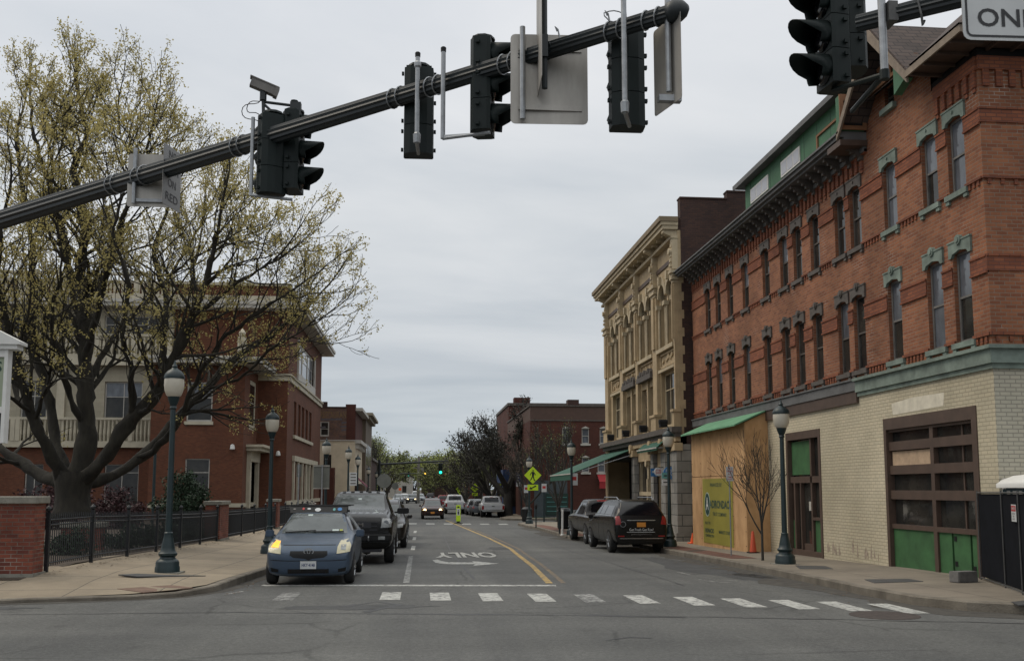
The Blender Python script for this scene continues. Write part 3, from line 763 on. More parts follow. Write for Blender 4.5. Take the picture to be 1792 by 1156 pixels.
flatbit('tactile_plate', [(205, 1030), (300, 1023.5), (338, 1028), (250, 1036.5)], zL, M['rust'], 'rusty brown ramp plate at the left corner kerb', 'ramp plate')
flatbit('metal_strip', [(207, 1005), (240, 1003.4), (300, 1005.5), (360, 1007), (240, 1008.4)], zL, M['hatch'], 'thin dark metal strip let into the left pavement below the lamp', 'metal strip')
for (x, y), lb in ((G(1548, 1076), 'round iron manhole cover in the road at the right corner'), (G(1034, 948), 'small dark cover in the right lane beyond the turn arrow'), (G(857, 912), 'dark manhole cover in the far crosswalk')):
    r_ = .5 if 'corner' in lb else .33; m = MB(); m.lathe((0, 0, 0), [(.02, -.03), (r_, -.03), (r_, .005), (r_ * .88, .009), (.02, .009)], 24)
    o = m.build('manhole_cover', M['rust_dark'] if r_ > .4 else M['hatch'], local=True); o.location = (x, y, gz(y)); tag(o, lb, 'manhole cover', 'manhole covers in the road')

# ------------------------------------------------------------------ the brick corner building on the right
FR = Fac((10.72, 0, 0), (0, 1, 0), (-1, 0, 0))
FS = Fac((0, 17.2, 0), (1, 0, 0), (0, -1, 0))
M['glass_dim2'] = mat('glass before a brown curtain', (0.07, 0.06, 0.05), .1, col2=(0.02, .02, .02), vscale=4, stretch=(3, 3, .4), spec=.6)
bb = thing('brick_building', 'red brick corner building with cream ground floor, boarded and half renovated', 'building', (10.72, 17.2, 0))
up_c = [1236, 1253.6, 1275, 1302, 1338, 1370, 1394.4, 1425, 1469.7, 1498, 1560, 1631.5, 1679.6]
UY = [35.11, 33.88, 32.49, 30.88, 28.96, 27.44, 26.39, 25.16, 23.56, 22.65, 20.86, 19.11, 18.08]
HW = .31
holes = [(y - HW, y + HW, 7.78, 9.32) for y in UY] + [(y - HW, y + HW, 4.74, 6.58) for y in UY]
dorm_win = (21.0, 21.55, 9.98, 11.0)
m = MB()
FR.wall(m, 17.2, 37.2, 4.15, 10.05, holes, .16)
FR.wall(m, 17.2, 18.9, 10.05, 10.22, [], .1); FR.wall(m, 18.9, 21.9, 10.05, 11.15, [(20.48, 20.92, 10.62, 11.15)], .16); FS.wall(m, 10.72, 30, 10.05, 10.22, [], .1)
FS.wall(m, 10.72, 30, 4.15, 10.05, [(13.2, 13.9, 7.78, 9.32), (13.2, 13.9, 4.74, 6.58)], .16)
m.quad((30, 17.2, 4.15), (30, 37.2, 4.15), (30, 37.2, 10.05), (30, 17.2, 10.05))
m.quad((10.72, 37.2, -.6), (30, 37.2, -.6), (30, 37.2, 10.05), (10.72, 37.2, 10.05))
m.build('upper_wall', M['brick'], bb, recalc=False)
# belts of darker moulded brick and corbels
m = MB()
def gaps(z0, z1, d, a0=17.2, a1=37.2, pad=HW + .01):
    segs = []; cur = a0
    for y in sorted(UY):
        segs.append((cur, y - pad)); cur = y + pad
    segs.append((cur, a1))
    for a, b in segs:
        if b - a > .08: FR.box(m, a, b, z0, z1, -.02, d)
for z0, z1, d in ((8.90, 9.16, .025), (8.86, 8.90, .045), (9.16, 9.2, .045), (7.78, 7.83, .05), (5.98, 6.26, .025), (5.94, 5.98, .045), (6.26, 6.30, .045), (4.74, 4.8, .045)):
    gaps(z0, z1, d)
for zb in (7.72, 4.66):
    y = 17.3
    while y < 37.1:
        if all(abs(y - q) > HW + .16 for q in UY): FR.box(m, y, y + .07, zb - .05, zb + .06, -.02, .03)
        y += .15
y = 17.25
while y < 37:       # corbel table under the eaves
    if not (18.8 < y < 21.9):
        FR.box(m, y, y + .13, 9.62, 9.95, -.02, .05); FR.box(m, y + .02, y + .11, 9.52, 9.62, -.02, .03)
    y += .27
FR.box(m, 17.2, 18.75, 9.95, 10.22, -.02, .06); FR.box(m, 21.9, 37.2, 9.95, 10.05, -.02, .07)
FS.box(m, 10.70, 30, 9.95, 10.22, -.02, .058)
for z0, z1, d in ((8.90, 9.16, .025), (9.16, 9.2, .045), (7.78, 7.83, .05), (5.98, 6.26, .025), (6.26, 6.3, .045), (4.74, 4.8, .045)):
    FS.box(m, 10.69, 13.0, z0, z1, -.02, d); FS.box(m, 14.1, 30, z0, z1, -.02, d)
x = 10.8
while x < 20:
    FS.box(m, x, x + .13, 9.62, 9.95, -.02, .05); FS.box(m, x, x + .07, 7.67, 7.78, -.02, .03); FS.box(m, x, x + .07, 4.62, 4.72, -.02, .03); x += .27
m.build('brick_belts', M['brick_band'], bb)
# the band over the shop fronts: green near the corner, grey beyond
m = MB(); FR.box(m, 17.10, 22.83, 4.2, 4.47, -.02, .10); FR.box(m, 17.03, 22.83, 4.47, 4.54, -.02, .17); FR.box(m, 17.15, 22.83, 4.1, 4.2, -.02, .05)
FS.box(m, 10.74, 30, 4.2, 4.47, -.02, .10); FS.box(m, 10.74, 30, 4.47, 4.54, -.02, .17); FS.box(m, 10.74, 30, 4.1, 4.2, -.02, .05)
m.build('fascia', M['trim_green'], bb)['label'] = 'pale green fascia round the corner'
m = MB(); FR.box(m, 22.835, 37.2, 4.25, 4.5, -.02, .10); FR.box(m, 22.835, 37.2, 4.5, 4.54, -.02, .14)
m.build('fascia', M['trim_grey'], bb)['label'] = 'grey fascia beyond the green one'
m = MB(); FR.box(m, 22.84, 37.2, 3.95, 4.25, -.02, .07)
m.build('fascia', M['brown_paint'], bb)['label'] = 'brown strip below the grey fascia'
# windows
for row, (z0, z1) in enumerate(((7.78, 9.32), (4.74, 6.58))):
    for i, y in enumerate(UY):
        near = y < 22
        fm = M['trim_green'] if near else M['frame_dark']
        g1, g2 = M['glass'], M['glass']
        if near: g2 = M['glass_blind']
        if near and (i + row) % 2 == 0: g1 = M['glass_blind']
        if (i * 5 + row * 3) % 7 in (1, 4): g2 = M['glass_blind']
        if (i * 3 + row) % 11 == 5: g1 = M['glass_dim2']
        w = sash(FR, y - HW, y + HW, z0, z1, bb, M['frame_grey'] if near else M['frame_dark'], g1, g2, rec=.12, fw=.055, mid=.5)
        wl = Vector(bb.location)
        m = MB()   # carved hood
        a, b = y - HW - .09, y + HW + .09
        FR.poly(m, [(a, z1 - .10), (a + .09, z1 - .10), (a + .14, z1 - .03), (y, z1 + .02), (b - .14, z1 - .03), (b - .09, z1 - .10), (b, z1 - .10), (b, z1 + .20), (a, z1 + .20)], -.02, .045)
        FR.box(m, a - .01, b + .01, z1 + .20, z1 + .235, -.02, .06)
        if row:
            FR.disc(m, y, z1 + .22, .10, -.02, .08); FR.disc(m, y, z1 + .22, .06, .08, .10, 10)
        else: FR.disc(m, y, z1 + .12, .035, .045, .07, 8)
        m.build('hood', fm, w)
        m = MB(); FR.box(m, y - HW - .09, y + HW + .09, z0 - .11, z0, -.12, .07); FR.box(m, y - HW - .08, y - HW + .05, z0 - .19, z0 - .12, -.02, .05); FR.box(m, y + HW - .05, y + HW + .08, z0 - .19, z0 - .12, -.02, .05)
        m.build('sill', fm, w)
for z0, z1 in ((7.78, 9.32), (4.74, 6.58)):
    sash(FS, 13.2, 13.9, z0, z1, bb, M['frame_grey'], M['glass'], rec=.12)
sash(FR, 20.48, 20.92, 10.62, 11.15, bb, M['frame_dark'], M['glass'], rec=.12)
m = MB(); FR.box(m, 20.38, 21.02, 10.5, 10.62, -.02, .1); m.build('attic_sill', M['trim_green'], bb)
# bracketed cornice along the long part
CE = 21.9
m = MB(); FR.box(m, CE, 37.3, 9.98, 10.1, -.02, .10); FR.box(m, CE, 37.3, 10.32, 10.41, -.02, .66); FR.box(m, CE, 37.35, 10.41, 10.46, -.02, .72); FR.box(m, CE, 37.3, 10.25, 10.32, -.02, .57)
m.build('cornice', M['trim_grey'], bb)
m = MB(); y = 22.1
while y < 37.2:
    for k in range(5):
        d = k * .10; FR.box(m, y + .006 * k, y + .13 - .006 * k, 9.84 + .08 * k, 10.25, d, d + .10)
    y += .56
m.build('cornice_brackets', M['frame_dark'], bb)
# attic: green sheathed wall under a shed roof
m = MB(); FA = Fac((10.35, 0, 0), (0, 1, 0), (-1, 0, 0))
FA.box(m, 22.0, 29.6, 10.465, 11.52, -3.5, 0)
m.build('attic_wall', M['sheath_green'], bb)
m = MB()
FA.poly(m, [(21.9, 11.53), (30.0, 11.53), (30.0, 11.63), (21.9, 11.63)], -5, .24); FA.box(m, 21.85, 30.05, 11.50, 11.65, .24, .27)
m.build('attic_roof', M['trim_grey'], bb)
FILM = mat('white film over glass', (0.36, 0.37, 0.41), .3)
for a, b in ((25.05, 26.45), (27.5, 29.05)):
    m = MB(); FA.box(m, a, b, 10.78, 11.24, -.02, .03)
    o = m.build('attic_window', M['white'], bb)
    m = MB()
    for k in range(3):
        c0 = a + .06 + k * (b - a - .06) / 3; c1 = a + (k + 1) * (b - a - .06) / 3
        FA.box(m, c0, c1, 10.83, 11.19, .0, .036)
    m.build('pane', FILM, o)
m = MB(); a, b, z0, z1 = 22.4, 23.9, 10.72, 11.1
for (p, q, r, s_) in ((a, a + .07, z0, z1), (b - .07, b, z0, z1), (a + .07, b - .07, z1 - .06, z1)): FA.box(m, p, q, r, s_, -.02, .04)
m.build('boarded_frame', M['wood_or'], bb)
m = MB()
for k in range(9): FA.box(m, 22.2 + k * .86, 22.215 + k * .86, 10.4, 11.45, -.01, .003)
m.build('sheathing_joint', M['black'], bb)
# end of the projecting eaves: a timber framed box with a dark opening
FE = Fac((0, CE - .06, 0), (1, 0, 0), (0, -1, 0))
m = MB(); m.box(10.06, 10.66, CE - .05, 22.1, 10.47, 11.36); m.build('eave_box', M['sheath_green'], bb)
m = MB()
for x0, x1, z0, z1 in ((10.03, 10.13, 10.48, 11.36), (10.60, 10.70, 10.48, 11.36), (10.13, 10.60, 10.48, 10.58), (10.13, 10.60, 11.2, 11.36)): FE.box(m, x0, x1, z0, z1, -.01, .03)
m.build('eave_box_frame', M['wood_or'], bb)
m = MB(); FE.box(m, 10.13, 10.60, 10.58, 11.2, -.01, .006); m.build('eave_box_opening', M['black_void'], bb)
m = MB(); m.box(10.03, 10.71, CE - .05, 22.6, 10.1, 10.24); m.build('eave_box_soffit', M['brown_paint'], bb)
# small unfinished gable over the facade
gc, gw, gp, gb = 20.28, 1.72, 12.30, 10.45
FG = Fac((10.0, 0, 0), (0, 1, 0), (-1, 0, 0))
m = MB()
for s in (-1, 1):
    a = (gc, gp); b = (gc + s * gw, gb)
    FG.poly(m, [a, b, (b[0] - s * .0, b[1] - .20), (a[0], a[1] - .30)], -.05, 0)
m.build('rake_board', M['wood'], bb)
m = MB()
for s in (-1, 1):
    p0 = FG.P(gc, gp, -.03); p1 = FG.P(gc + s * gw, gb, -.03)
    m.prism([p0, p1, p1 + Vector((0, 0, .07)), p0 + Vector((0, 0, .07))], (4.2, 0, 0))
m.build('gable_roof', M['shingle'], bb)
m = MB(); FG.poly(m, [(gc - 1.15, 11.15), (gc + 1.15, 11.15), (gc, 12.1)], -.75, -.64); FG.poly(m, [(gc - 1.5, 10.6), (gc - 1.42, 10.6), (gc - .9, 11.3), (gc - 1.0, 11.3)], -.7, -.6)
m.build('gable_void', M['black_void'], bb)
m = MB()
for u0, z0, z1 in ((gc - .7, 10.7, 11.45), (gc, 11.15, 12.0), (gc + .5, 11.15, 11.55)): FG.box(m, u0 - .04, u0 + .04, z0, z1, -.62, -.54)
FG.box(m, gc - 1.1, gc + 1.1, 11.12, 11.2, -.62, -.53); FG.box(m, gc - .6, gc + .6, 11.5, 11.58, -.62, -.53)
m.build('gable_framing', M['wood_or'], bb)
m = MB(); FG.poly(m, [(gc - 1.45, 10.48), (gc - .95, 10.98), (gc - .95, 10.30)], -.30, -.12)
m.build('gable_side_sheathing', M['sheath_green'], bb)
m = MB()   # eave of the corner part
e0, e1 = 9.98, 18.6
zz0, zz1 = 10.36, 10.50
m.prism([(e0, 16.5, zz0), (e0, e1, zz0), (e0, e1, zz1), (e0, 16.5, zz1)], (.04, 0, 0))
m.prism([(e0 + .04, 16.5, zz0), (31, 16.5, zz0), (31, 16.5, zz1), (e0 + .04, 16.5, zz1)], (0, .04, 0))
m.build('eave_board', M['wood'], bb)
m = MB(); m.box(e0 + .045, 10.71, 16.545, e1, 10.40, 10.42); m.box(10.71, 30.9, 16.545, 17.19, 10.40, 10.42)
m.build('soffit', M['brown_paint'], bb)
m = MB(); y = 16.9
while y < 18.6: m.box(e0 + .05, 10.7, y, y + .05, 10.33, 10.40); y += .5
x = 10.9
while x < 16: m.box(x, x + .05, 16.6, 17.19, 10.33, 10.40); x += .5
m.build('rafter_tails', M['brown_paint'], bb)
m = MB()
ez = 10.51; pk = 13.3; xr = 13.0
A = (e0 - .04, 16.46, ez); B = (31, 16.46, ez); A2 = (xr, 19.3, pk)
m.add([A, B, (31, 19.3, pk), A2], [(0, 1, 2, 3)])
m.add([A, A2, (xr, 24, pk), (e0 - .04 + .75, 24, ez + .69)], [(0, 1, 2, 3)])
m.add([A2, (31, 19.3, pk), (31, 24, pk), (xr, 24, pk)], [(0, 1, 2, 3)])
m.add([(e0 + .71, 24, ez + .69), (xr, 24, pk), (31, 24, pk), (31, 24, ez)], [(0, 1, 2, 3)])
m.build('hip_roof', M['shingle'], bb)
m = MB(); m.box(10.74, 29.9, 17.25, 24, 10.05, 10.07); m.box(10.74, 29.9, 24, 37.1, 10.05, 10.3); m.build('flat_roof', M['roof'], bb)
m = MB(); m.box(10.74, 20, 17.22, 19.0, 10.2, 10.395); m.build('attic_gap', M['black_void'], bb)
# cream shop front wall
gx = (17.82, 21.62, -.5, 3.46); dxx = (25.25, 27.7, -.5, 3.47)
m = MB()
FR.wall(m, 17.2, 37.2, -.5, 4.12, [(gx[0], gx[1], -.5, 3.46), (dxx[0], dxx[1], -.5, 3.47)], .22)
m.build('shop_wall', M['cream'], bb, recalc=False)
m = MB(); FS.wall(m, 10.72, 30, -.5, 4.12, [], .2); m.build('side_wall', M['cream_cool'], bb, recalc=False)
m = MB(); FR.poly(m, [(19.0, 3.55), (21.15, 3.52), (21.2, 3.78), (20.3, 3.84), (18.95, 3.82)], -.02, .004); m.build('paint_patch', mat('pale patch of paint', (0.62, 0.57, 0.46), .8, var=.15, vscale=4), bb)
m = MB()
for k in range(16):
    yy = 22.0 + R.random() * 3.0; h = R.uniform(.1, .35); w_ = R.uniform(.04, .12); zb_ = R.uniform(.15, .3)
    FR.poly(m, [(yy, zb_), (yy + w_, zb_), (yy + w_ * .8, zb_ + h * .6), (yy + w_ * .4, zb_ + h)], -.02, .003 + .0004 * k)
m.build('flaked_paint', mat('flaked paint', (0.33, 0.27, 0.21), .9, var=.3, vscale=10), bb)
# big shop window
z_s = 0.12
gw_ = thing
m = MB()
B = lambda a, b, c, d, e0=-.20, e1=-.04: FR.box(m, a, b, c, d, e0, e1)
a, b = gx[0], gx[1]
um = 19.62
B(a, a + .18, z_s - .3, 3.46, e1=.02); B(b - .12, b, z_s - .3, 3.46, e1=.02); B(a + .18, b - .12, 3.2, 3.46, e1=.02)
B(um - .07, um + .07, z_s - .3, 3.2)
rails = [0.98, 1.72, 2.36, 2.98]
zc = [(1.05, 1.60), (1.80, 2.28), (2.45, 2.93), (2.93 + .12, 3.12)]
zr = [(.96, 1.06), (1.62, 1.82), (2.18, 2.38), (2.72, 2.92), (3.14, 3.2)]
for c, d in zr: B(a + .18, um - .07, c, d); B(um + .07, b - .12, c, d)
B(a + .18, b - .12, z_s - .25, z_s - .04, e1=-.05)
bw = m.build('shop_window', M['brown_paint'], bb)
def sub(mb, name, mt, par, **k): return mb.build(name, mt, par, **k)
m = MB()
for c, d in ((1.06, 1.62), (1.82, 2.18), (2.38, 2.72), (2.92, 3.14)):
    m.quad(FR.P(a, c, -.15), FR.P(b, c, -.15), FR.P(b, d, -.15), FR.P(a, d, -.15))
sub(m, 'pane', M['glass'], bw, recalc=False)
m = MB()
for c, d in ((1.06, 1.62), (1.82, 2.18), (2.38, 2.72), (2.92, 3.14)):
    FR.box(m, 18.55, 18.60, c, d, -.148, -.12); FR.box(m, 18.12, 18.15, c, d, -.148, -.13)
sub(m, 'glazing_bar', M['brown_paint'], bw)
m = MB(); FR.box(m, um + .09, b - .16, 2.20, 2.70, -.149, -.10)
o = sub(m, 'board', M['osb'], bw); bevel(o, .004)
for v in o.data.vertices: pass
m = MB(); FR.box(m, um + .07, b - .12, z_s - .05, .96, -.15, -.08)
for (p, q) in ((a + .18, 18.33), (18.40, 19.0), (19.07, um - .07)): FR.box(m, p, q, z_s - .05, .96, -.15, -.085)
sub(m, 'kick_panel', M['panel_green'], bw)
m = MB()
for (yy, zz_) in ((18.28, .25), (18.93, .3), (18.93, .8)): FR.box(m, yy - .05, yy + .05, zz_, zz_ + .1, -.084, -.078)
sub(m, 'bolt_plate', M['black'], bw)
# door unit
m = MB(); a, b = dxx[0], dxx[1]; zb0 = .03
B(a, a + .13, zb0 - .3, 3.47, e1=.02); B(b - .13, b, zb0 - .3, 3.47, e1=.02); B(a + .13, b - .13, 3.25, 3.47, e1=.02); B(a + .13, b - .13, 2.02, 2.2)
B(a + .75, a + .85, zb0 - .2, 3.25); B(a + .13, b - .13, zb0 - .3, zb0 + .12, e1=-.03); B(b - .48, b - .38, zb0, 2.02); B(b - .9, b - .84, zb0, 2.02)
B(a + .13, a + .75, 1.0, 1.08); B(a + .85, b - .9, zb0 + .12, zb0 + .3, -.16, -.1)
de = m.build('shop_entrance', M['brown_paint'], bb)
m = MB(); m.quad(FR.P(a, .1, -.15), FR.P(b, .1, -.15), FR.P(b, 3.25, -.15), FR.P(a, 3.25, -.15)); sub(m, 'pane', M['glass'], de, recalc=False)
m = MB(); FR.box(m, a + .85, b - .16, 2.25, 3.2, -.148, -.10); FR.box(m, a + .15, a + .73, zb0 + .12, 1.0, -.148, -.1); FR.box(m, b - .36, b - .14, zb0 + .12, .95, -.148, -.1)
sub(m, 'green_panel', M['panel_green'], de)
m = MB(); FR.box(m, b - 1.35, b - 1.2, 1.25, 1.5, -.148, -.143); sub(m, 'notice', M['white_dull'], de)
# white window frame low in the side wall
m = MB()
for x0, x1, z0, z1 in ((10.76, 11.5, 1.98, 2.05), (10.76, 10.81, .9, 1.98), (10.86, 10.89, .9, 1.8), (10.81, 11.5, 1.79, 1.83)): FS.box(m, x0, x1, z0, z1, 0, .06)
m.build('side_window', M['white_dull'], bb)
m = MB(); FS.box(m, 10.81, 11.5, .9, 1.98, -.02, .01); m.build('side_window_glass', M['glass'], bb)

# plywood hoarding box with sheathed shed roof
PX = 9.98
FP = Fac((PX, 0, 0), (0, 1, 0), (-1, 0, 0))
hb = thing('plywood_hoarding', 'plywood hoarding box built over a shop front with green sheathed roof', 'hoarding', (PX, 32, gz(32)))
y0, y1 = 29.2, 35.1
m = MB()
n = 5
for k in range(n):
    a = y0 + (y1 - y0) * k / n; b = y0 + (y1 - y0) * (k + 1) / n
    FP.box(m, a + .008, b - .008, gz(32) + .02, 2.27, -.03, R.uniform(0, .012))
    FP.box(m, a + .008 + R.uniform(0, .02), b - .008, 2.29, 3.98 - .33 * (k + .5) / n * 0 - .08, -.03, R.uniform(0, .006))
m.build('front_board', M['ply'], hb)
m = MB(); FP.box(m, y0 + .01, y1 - .01, gz(32) + .02, 3.85, -.05, -.031); m.build('batten', M['wood_or'], hb)
m = MB()
for k in range(n + 1):
    for j in range(9):
        u = y0 + (y1 - y0) * k / n + (.06 if k < n else -.06); FP.box(m, u - .012, u + .012, .1 + j * .44, .124 + j * .44, .0, .0135)
m.whole = True; m.build('screws', M['rust_dark'], hb)
m = MB(); m.box(PX, 10.715, y0 - .03, y0 - .001, gz(30), 3.9)
m.add([(PX, y0 - .03, 3.9), (10.715, y0 - .03, 3.9), (10.715, y0 - .03, 4.25), (PX, y0 - .001, 3.9), (10.715, y0 - .001, 3.9), (10.715, y0 - .001, 4.25)], [(0, 1, 2), (3, 5, 4), (0, 2, 5, 3)])
m.box(PX, 10.715, y1, y1 + .03, gz(36) - .1, 3.9)
m.build('end_board', M['ply'], hb)
m = MB(); m.prism([(PX - .35, y0 - .12, 3.78), (10.7, y0 - .12, 4.26), (10.7, y0 - .12, 4.30), (PX - .35, y0 - .12, 3.83)], (0, y1 - y0 + .3, 0))
m.build('shed_roof', mat('pale green roof sheathing', (0.11, 0.27, 0.15), .8, var=.25, vscale=1.6), hb)
# poster
ps = thing('poster', 'olive yellow poster with dark green lettering fixed to the plywood hoarding', 'poster', (PX - .012, 32.2, 1.1))
pa, pb = 30.45, 33.75; pz0, pz1 = .0, 2.2
m = MB(); FP.box(m, pa, pb, pz0, pz1, .008, .016); m.build('sheet', mat('olive yellow print', (0.245, 0.215, 0.03), .7, var=.15, vscale=.8), ps)
m = MB(); yc = (pa + pb) / 2
T = lambda s, u, z, sz, w=None, bd=.01: text_on(m, s, FP.P(u, z, .02), (0, -1, 0), (0, 0, 1), sz, bd, w)
T('FINANCED BY', 32.2, 1.98, .17, 1.3); T('ADIRONDACK', 31.75, 1.32, .36, 2.35, .03); T('TRUST COMPANY', 31.85, 1.0, .17, 1.5)
T('BUILT BY', 33.2, .68, .12, .6); T('BONACIO', 33.0, .42, .2, 1.0, .03); T('CONSTRUCTION', 33.0, .25, .12, 1.0, .02); T('MARKET STREET', 31.3, .42, .15, 1.3, .01)
m.build('lettering', mat('dark green ink', (0.012, 0.05, 0.04), .6), ps, recalc=False)
m = MB(); FP.poly(m, [(33.2 + .32 * math.cos(t * PI / 10), 1.32 + .42 * math.sin(t * PI / 10)) for t in range(20)], .017, .021); m.build('emblem', mat('white green ink', (0.35, .42, .36), .6), ps)
m = MB(); FP.poly(m, [(33.2 + .28 * math.cos(t * PI / 10), 1.32 + .38 * math.sin(t * PI / 10)) for t in range(20)], .021, .024)
m.build('emblem_field', bpy.data.materials['dark green ink'], ps)
m = MB(); T2 = lambda s, u, z, sz, w: text_on(m, s, FP.P(u, z, .027), (0, -1, 0), (0, 0, 1), sz, .02, w); T2('A', 33.2, 1.32, .6, .3)
m.build('emblem_letter', M['white'], ps, recalc=False)

# ------------------------------------------------------------------ the tan ornate building
TX = 10.2
FT = Fac((TX, 0, 0), (0, 1, 0), (-1, 0, 0))
tb = thing('ornate_building', 'tall tan painted Victorian commercial block with arched windows and bracketed cornice', 'building', (TX, 37.4, 0))
TY0, TY1 = 37.42, 52.5
def ty(px, py=600): return onX(px, py, TX)[0]
def tz(px, py): return onX(px, py, TX)[1]
zc_top = onX(1160, 372, TX - .72)[1]; zc_bot = tz(1170, 430); z_fr = tz(1170, 457); z_arch = tz(1170, 492); z_tr = tz(1170, 530); z_s3 = tz(1170, 606)
z_h2 = tz(1170, 648); z_s2 = tz(1170, 746); z_gf = tz(1185, 752)
bays = [(ty(1183.7), ty(1156.1)), (ty(1146.6), ty(1121.8)), (ty(1116.1), ty(1095.2)), (ty(1088.5), ty(1071.4))]
print('TAN', zc_top, zc_bot, z_fr, z_arch, z_tr, z_s3, z_h2, z_s2, z_gf, bays)
holes = []
for i, (a, b) in enumerate(bays):
    outer = i in (0, 3)
    holes.append((a, b, z_s2, z_h2))
    k = 2; w = (b - a) / k
    for j in range(k): holes.append((a + w * j + .12, a + w * (j + 1) - .12, z_s3 + .02, z_arch))
m = MB()
FT.wall(m, TY0, TY1, z_gf, zc_bot + .9, holes, .28)
m.build('front_wall', M['tan'], tb, recalc=False)
m = MB()
m.box(TX + .02, 28, TY0, TY0 + .02, -.6, zc_top); 
m.box(TX + .55, 28, TY0 + .02, TY0 + .5, -.6, 13.5)
m.build('party_wall', M['brick_brown'], tb)
m = MB(); zpt = at(1200, 350, 37.6).z; m.box(TX + .15, 12.3, TY0 - .04, TY0 + .35, 10.5, zpt); m.box(12.3, 28, TY0 - .04, TY0 + .35, 10.5, zpt + .32)
m.box(TX + .13, 12.3, TY0 - .08, TY0 + .4, zpt, zpt + .06); m.box(12.28, 28, TY0 - .08, TY0 + .4, zpt + .32, zpt + .38)
m.build('parapet', M['brick_brown'], tb)
m = MB()     # quoined return
for k in range(40):
    z = -.4 + k * .36
    if z < zc_bot: m.box(TX + .004, TX + (.24 if k % 2 else .15), TY0 - .012, TY0 + .01, max(z, z_gf - .2), z + .355)
m.build('quoins', M['tan'], tb)
m = MB(); m.quad((TX + .1, TY1, -.6), (28, TY1, -.6), (28, TY1, zc_top), (TX + .1, TY1, zc_top)); m.quad((28, TY0, -.6), (28, TY1, -.6), (28, TY1, zc_top), (28, TY0, zc_top)); m.build('rear_wall', M['brick_brown'], tb, recalc=False)
m = MB(); m.box(TX + .1, 27.9, TY0 + .5, TY1 - .1, zc_top - .5, zc_top - .4); m.build('roof', M['roof'], tb)
# pilasters
m = MB()
pil = [(TY0 + .02, bays[0][0] - .15)] + [(bays[i][1] + .12, bays[i + 1][0] - .12) for i in range(3)] + [(bays[3][1] + .12, TY1 - .02)]
for a, b in pil:
    c = (a + b) / 2; hw = min((b - a) / 2, .42)
    FT.box(m, c - hw, c + hw, z_gf + .1, z_arch - .35, -.02, .16)
    FT.box(m, c - hw - .07, c + hw + .07, z_gf + .1, z_gf + .7, -.02, .26); FT.box(m, c - hw - .12, c + hw + .12, z_gf + .7, z_gf + .8, -.02, .32)
    FT.box(m, c - hw * .55, c + hw * .55, z_s3 + .1, z_arch - .4, .16, .24)
m.build('pilasters', M['tan'], tb)
m = MB()
for a, b in pil:
    c = (a + b) / 2; hw = min((b - a) / 2, .42)
    for k, (h, e) in enumerate(((.0, .02), (.12, .09), (.26, .05), (.38, .13))):
        FT.box(m, c - hw - e, c + hw + e, z_arch - .35 + h, z_arch - .35 + h + .115, -.02, .18 + e)
    FT.box(m, c - .13, c + .13, z_arch + .2, zc_bot, -.02, .22)
    for k in range(5): FT.box(m, c - .09, c + .09, z_arch + .3 + k * .2, z_arch + .42 + k * .2, .22, .30 - .012 * k)
    FT.disc(m, c, z_fr + .1, .13, .22, .34)
m.build('capitals', M['tan_light'], tb)
m = MB()
for a, b in bays:
    FT.box(m, a - .06, b + .06, z_s3 - .16, z_s3, -.02, .2); FT.box(m, a - .02, b + .02, z_h2, z_h2 + .12, -.02, .14)
m.build('sill_courses', M['tan_light'], tb)
m = MB()
for i, (a, b) in enumerate(bays):
    zA, zB = z_h2 + .18, z_s3 - .22
    for (p, q, r, s) in ((a + .1, b - .1, zA, zA + .07), (a + .1, b - .1, zB - .07, zB), (a + .1, a + .17, zA, zB), (b - .17, b - .1, zA, zB)): FT.box(m, p, q, r, s, -.02, .07)
    for k in range(12):
        u = a + .35 + (b - a - .7) * R.random(); z = zA + .2 + (zB - zA - .35) * R.random(); FT.disc(m, u, z, R.uniform(.05, .11), -.02, R.uniform(.04, .08), 7)
m.build('spandrel_panels', M['tan'], tb)
m = MB()
for i in (1, 2):
    a, b = bays[i]; n = 7
    FT.box(m, a - .02, b + .02, z_h2 - .05, z_h2 + .18, -.02, .26)
    for k in range(n):
        u = a + (b - a) * (k + .5) / n; FT.disc(m, u, z_h2 + .22 + (.1 if k % 2 else 0), .12, .05, .24, 8)
m.build('carved_lintel', M['frame_dark'], tb)
# arches over the third floor windows, with imposts and columns
m = MB()
for (a, b) in bays:
    w = (b - a) / 2
    for j in range(2):
        u0, u1 = a + w * j + .12, a + w * (j + 1) - .12; c = (u0 + u1) / 2; r = (u1 - u0) / 2
        zs = z_arch - r
        N_ = 10; outer = r + .14
        ring = [(c + r * math.cos(PI * k / N_), zs + r * math.sin(PI * k / N_)) for k in range(N_ + 1)]
        ro = [(c + outer * math.cos(PI * k / N_), zs + .05 + (outer + .18) * math.sin(PI * k / N_)) for k in range(N_ + 1)]
        for k in range(N_): FT.poly(m, [ring[k], ring[k + 1], ro[k + 1], ro[k]], -.14, .12)
        # spandrel corners closing the square opening above the arch
        for s in (0, 1):
            ks = range(0, N_ // 2 + 1) if s == 0 else range(N_ // 2, N_ + 1)
            arc = [ring[k] for k in ks]
            corner = (u1, z_arch + .001) if s == 0 else (u0, z_arch + .001)
            FT.poly(m, arc + [corner], -.16, -.02)
        FT.box(m, u0 - .1, u0 + .06, z_tr - .06, z_tr + .12, -.02, .2); FT.box(m, u1 - .06, u1 + .1, z_tr - .06, z_tr + .12, -.02, .2)
        m.tube([FT.P(u0 - .02, z_s3 + .05, .06), FT.P(u0 - .02, z_tr, .06)], .055, 8); m.tube([FT.P(u1 + .02, z_s3 + .05, .06), FT.P(u1 + .02, z_tr, .06)], .055, 8)
        FT.poly(m, [(c - .07, z_arch), (c + .07, z_arch), (c + .12, z_arch + .34), (c - .12, z_arch + .34)], .1, .24)
m.build('window_arches', M['tan_light'], tb)
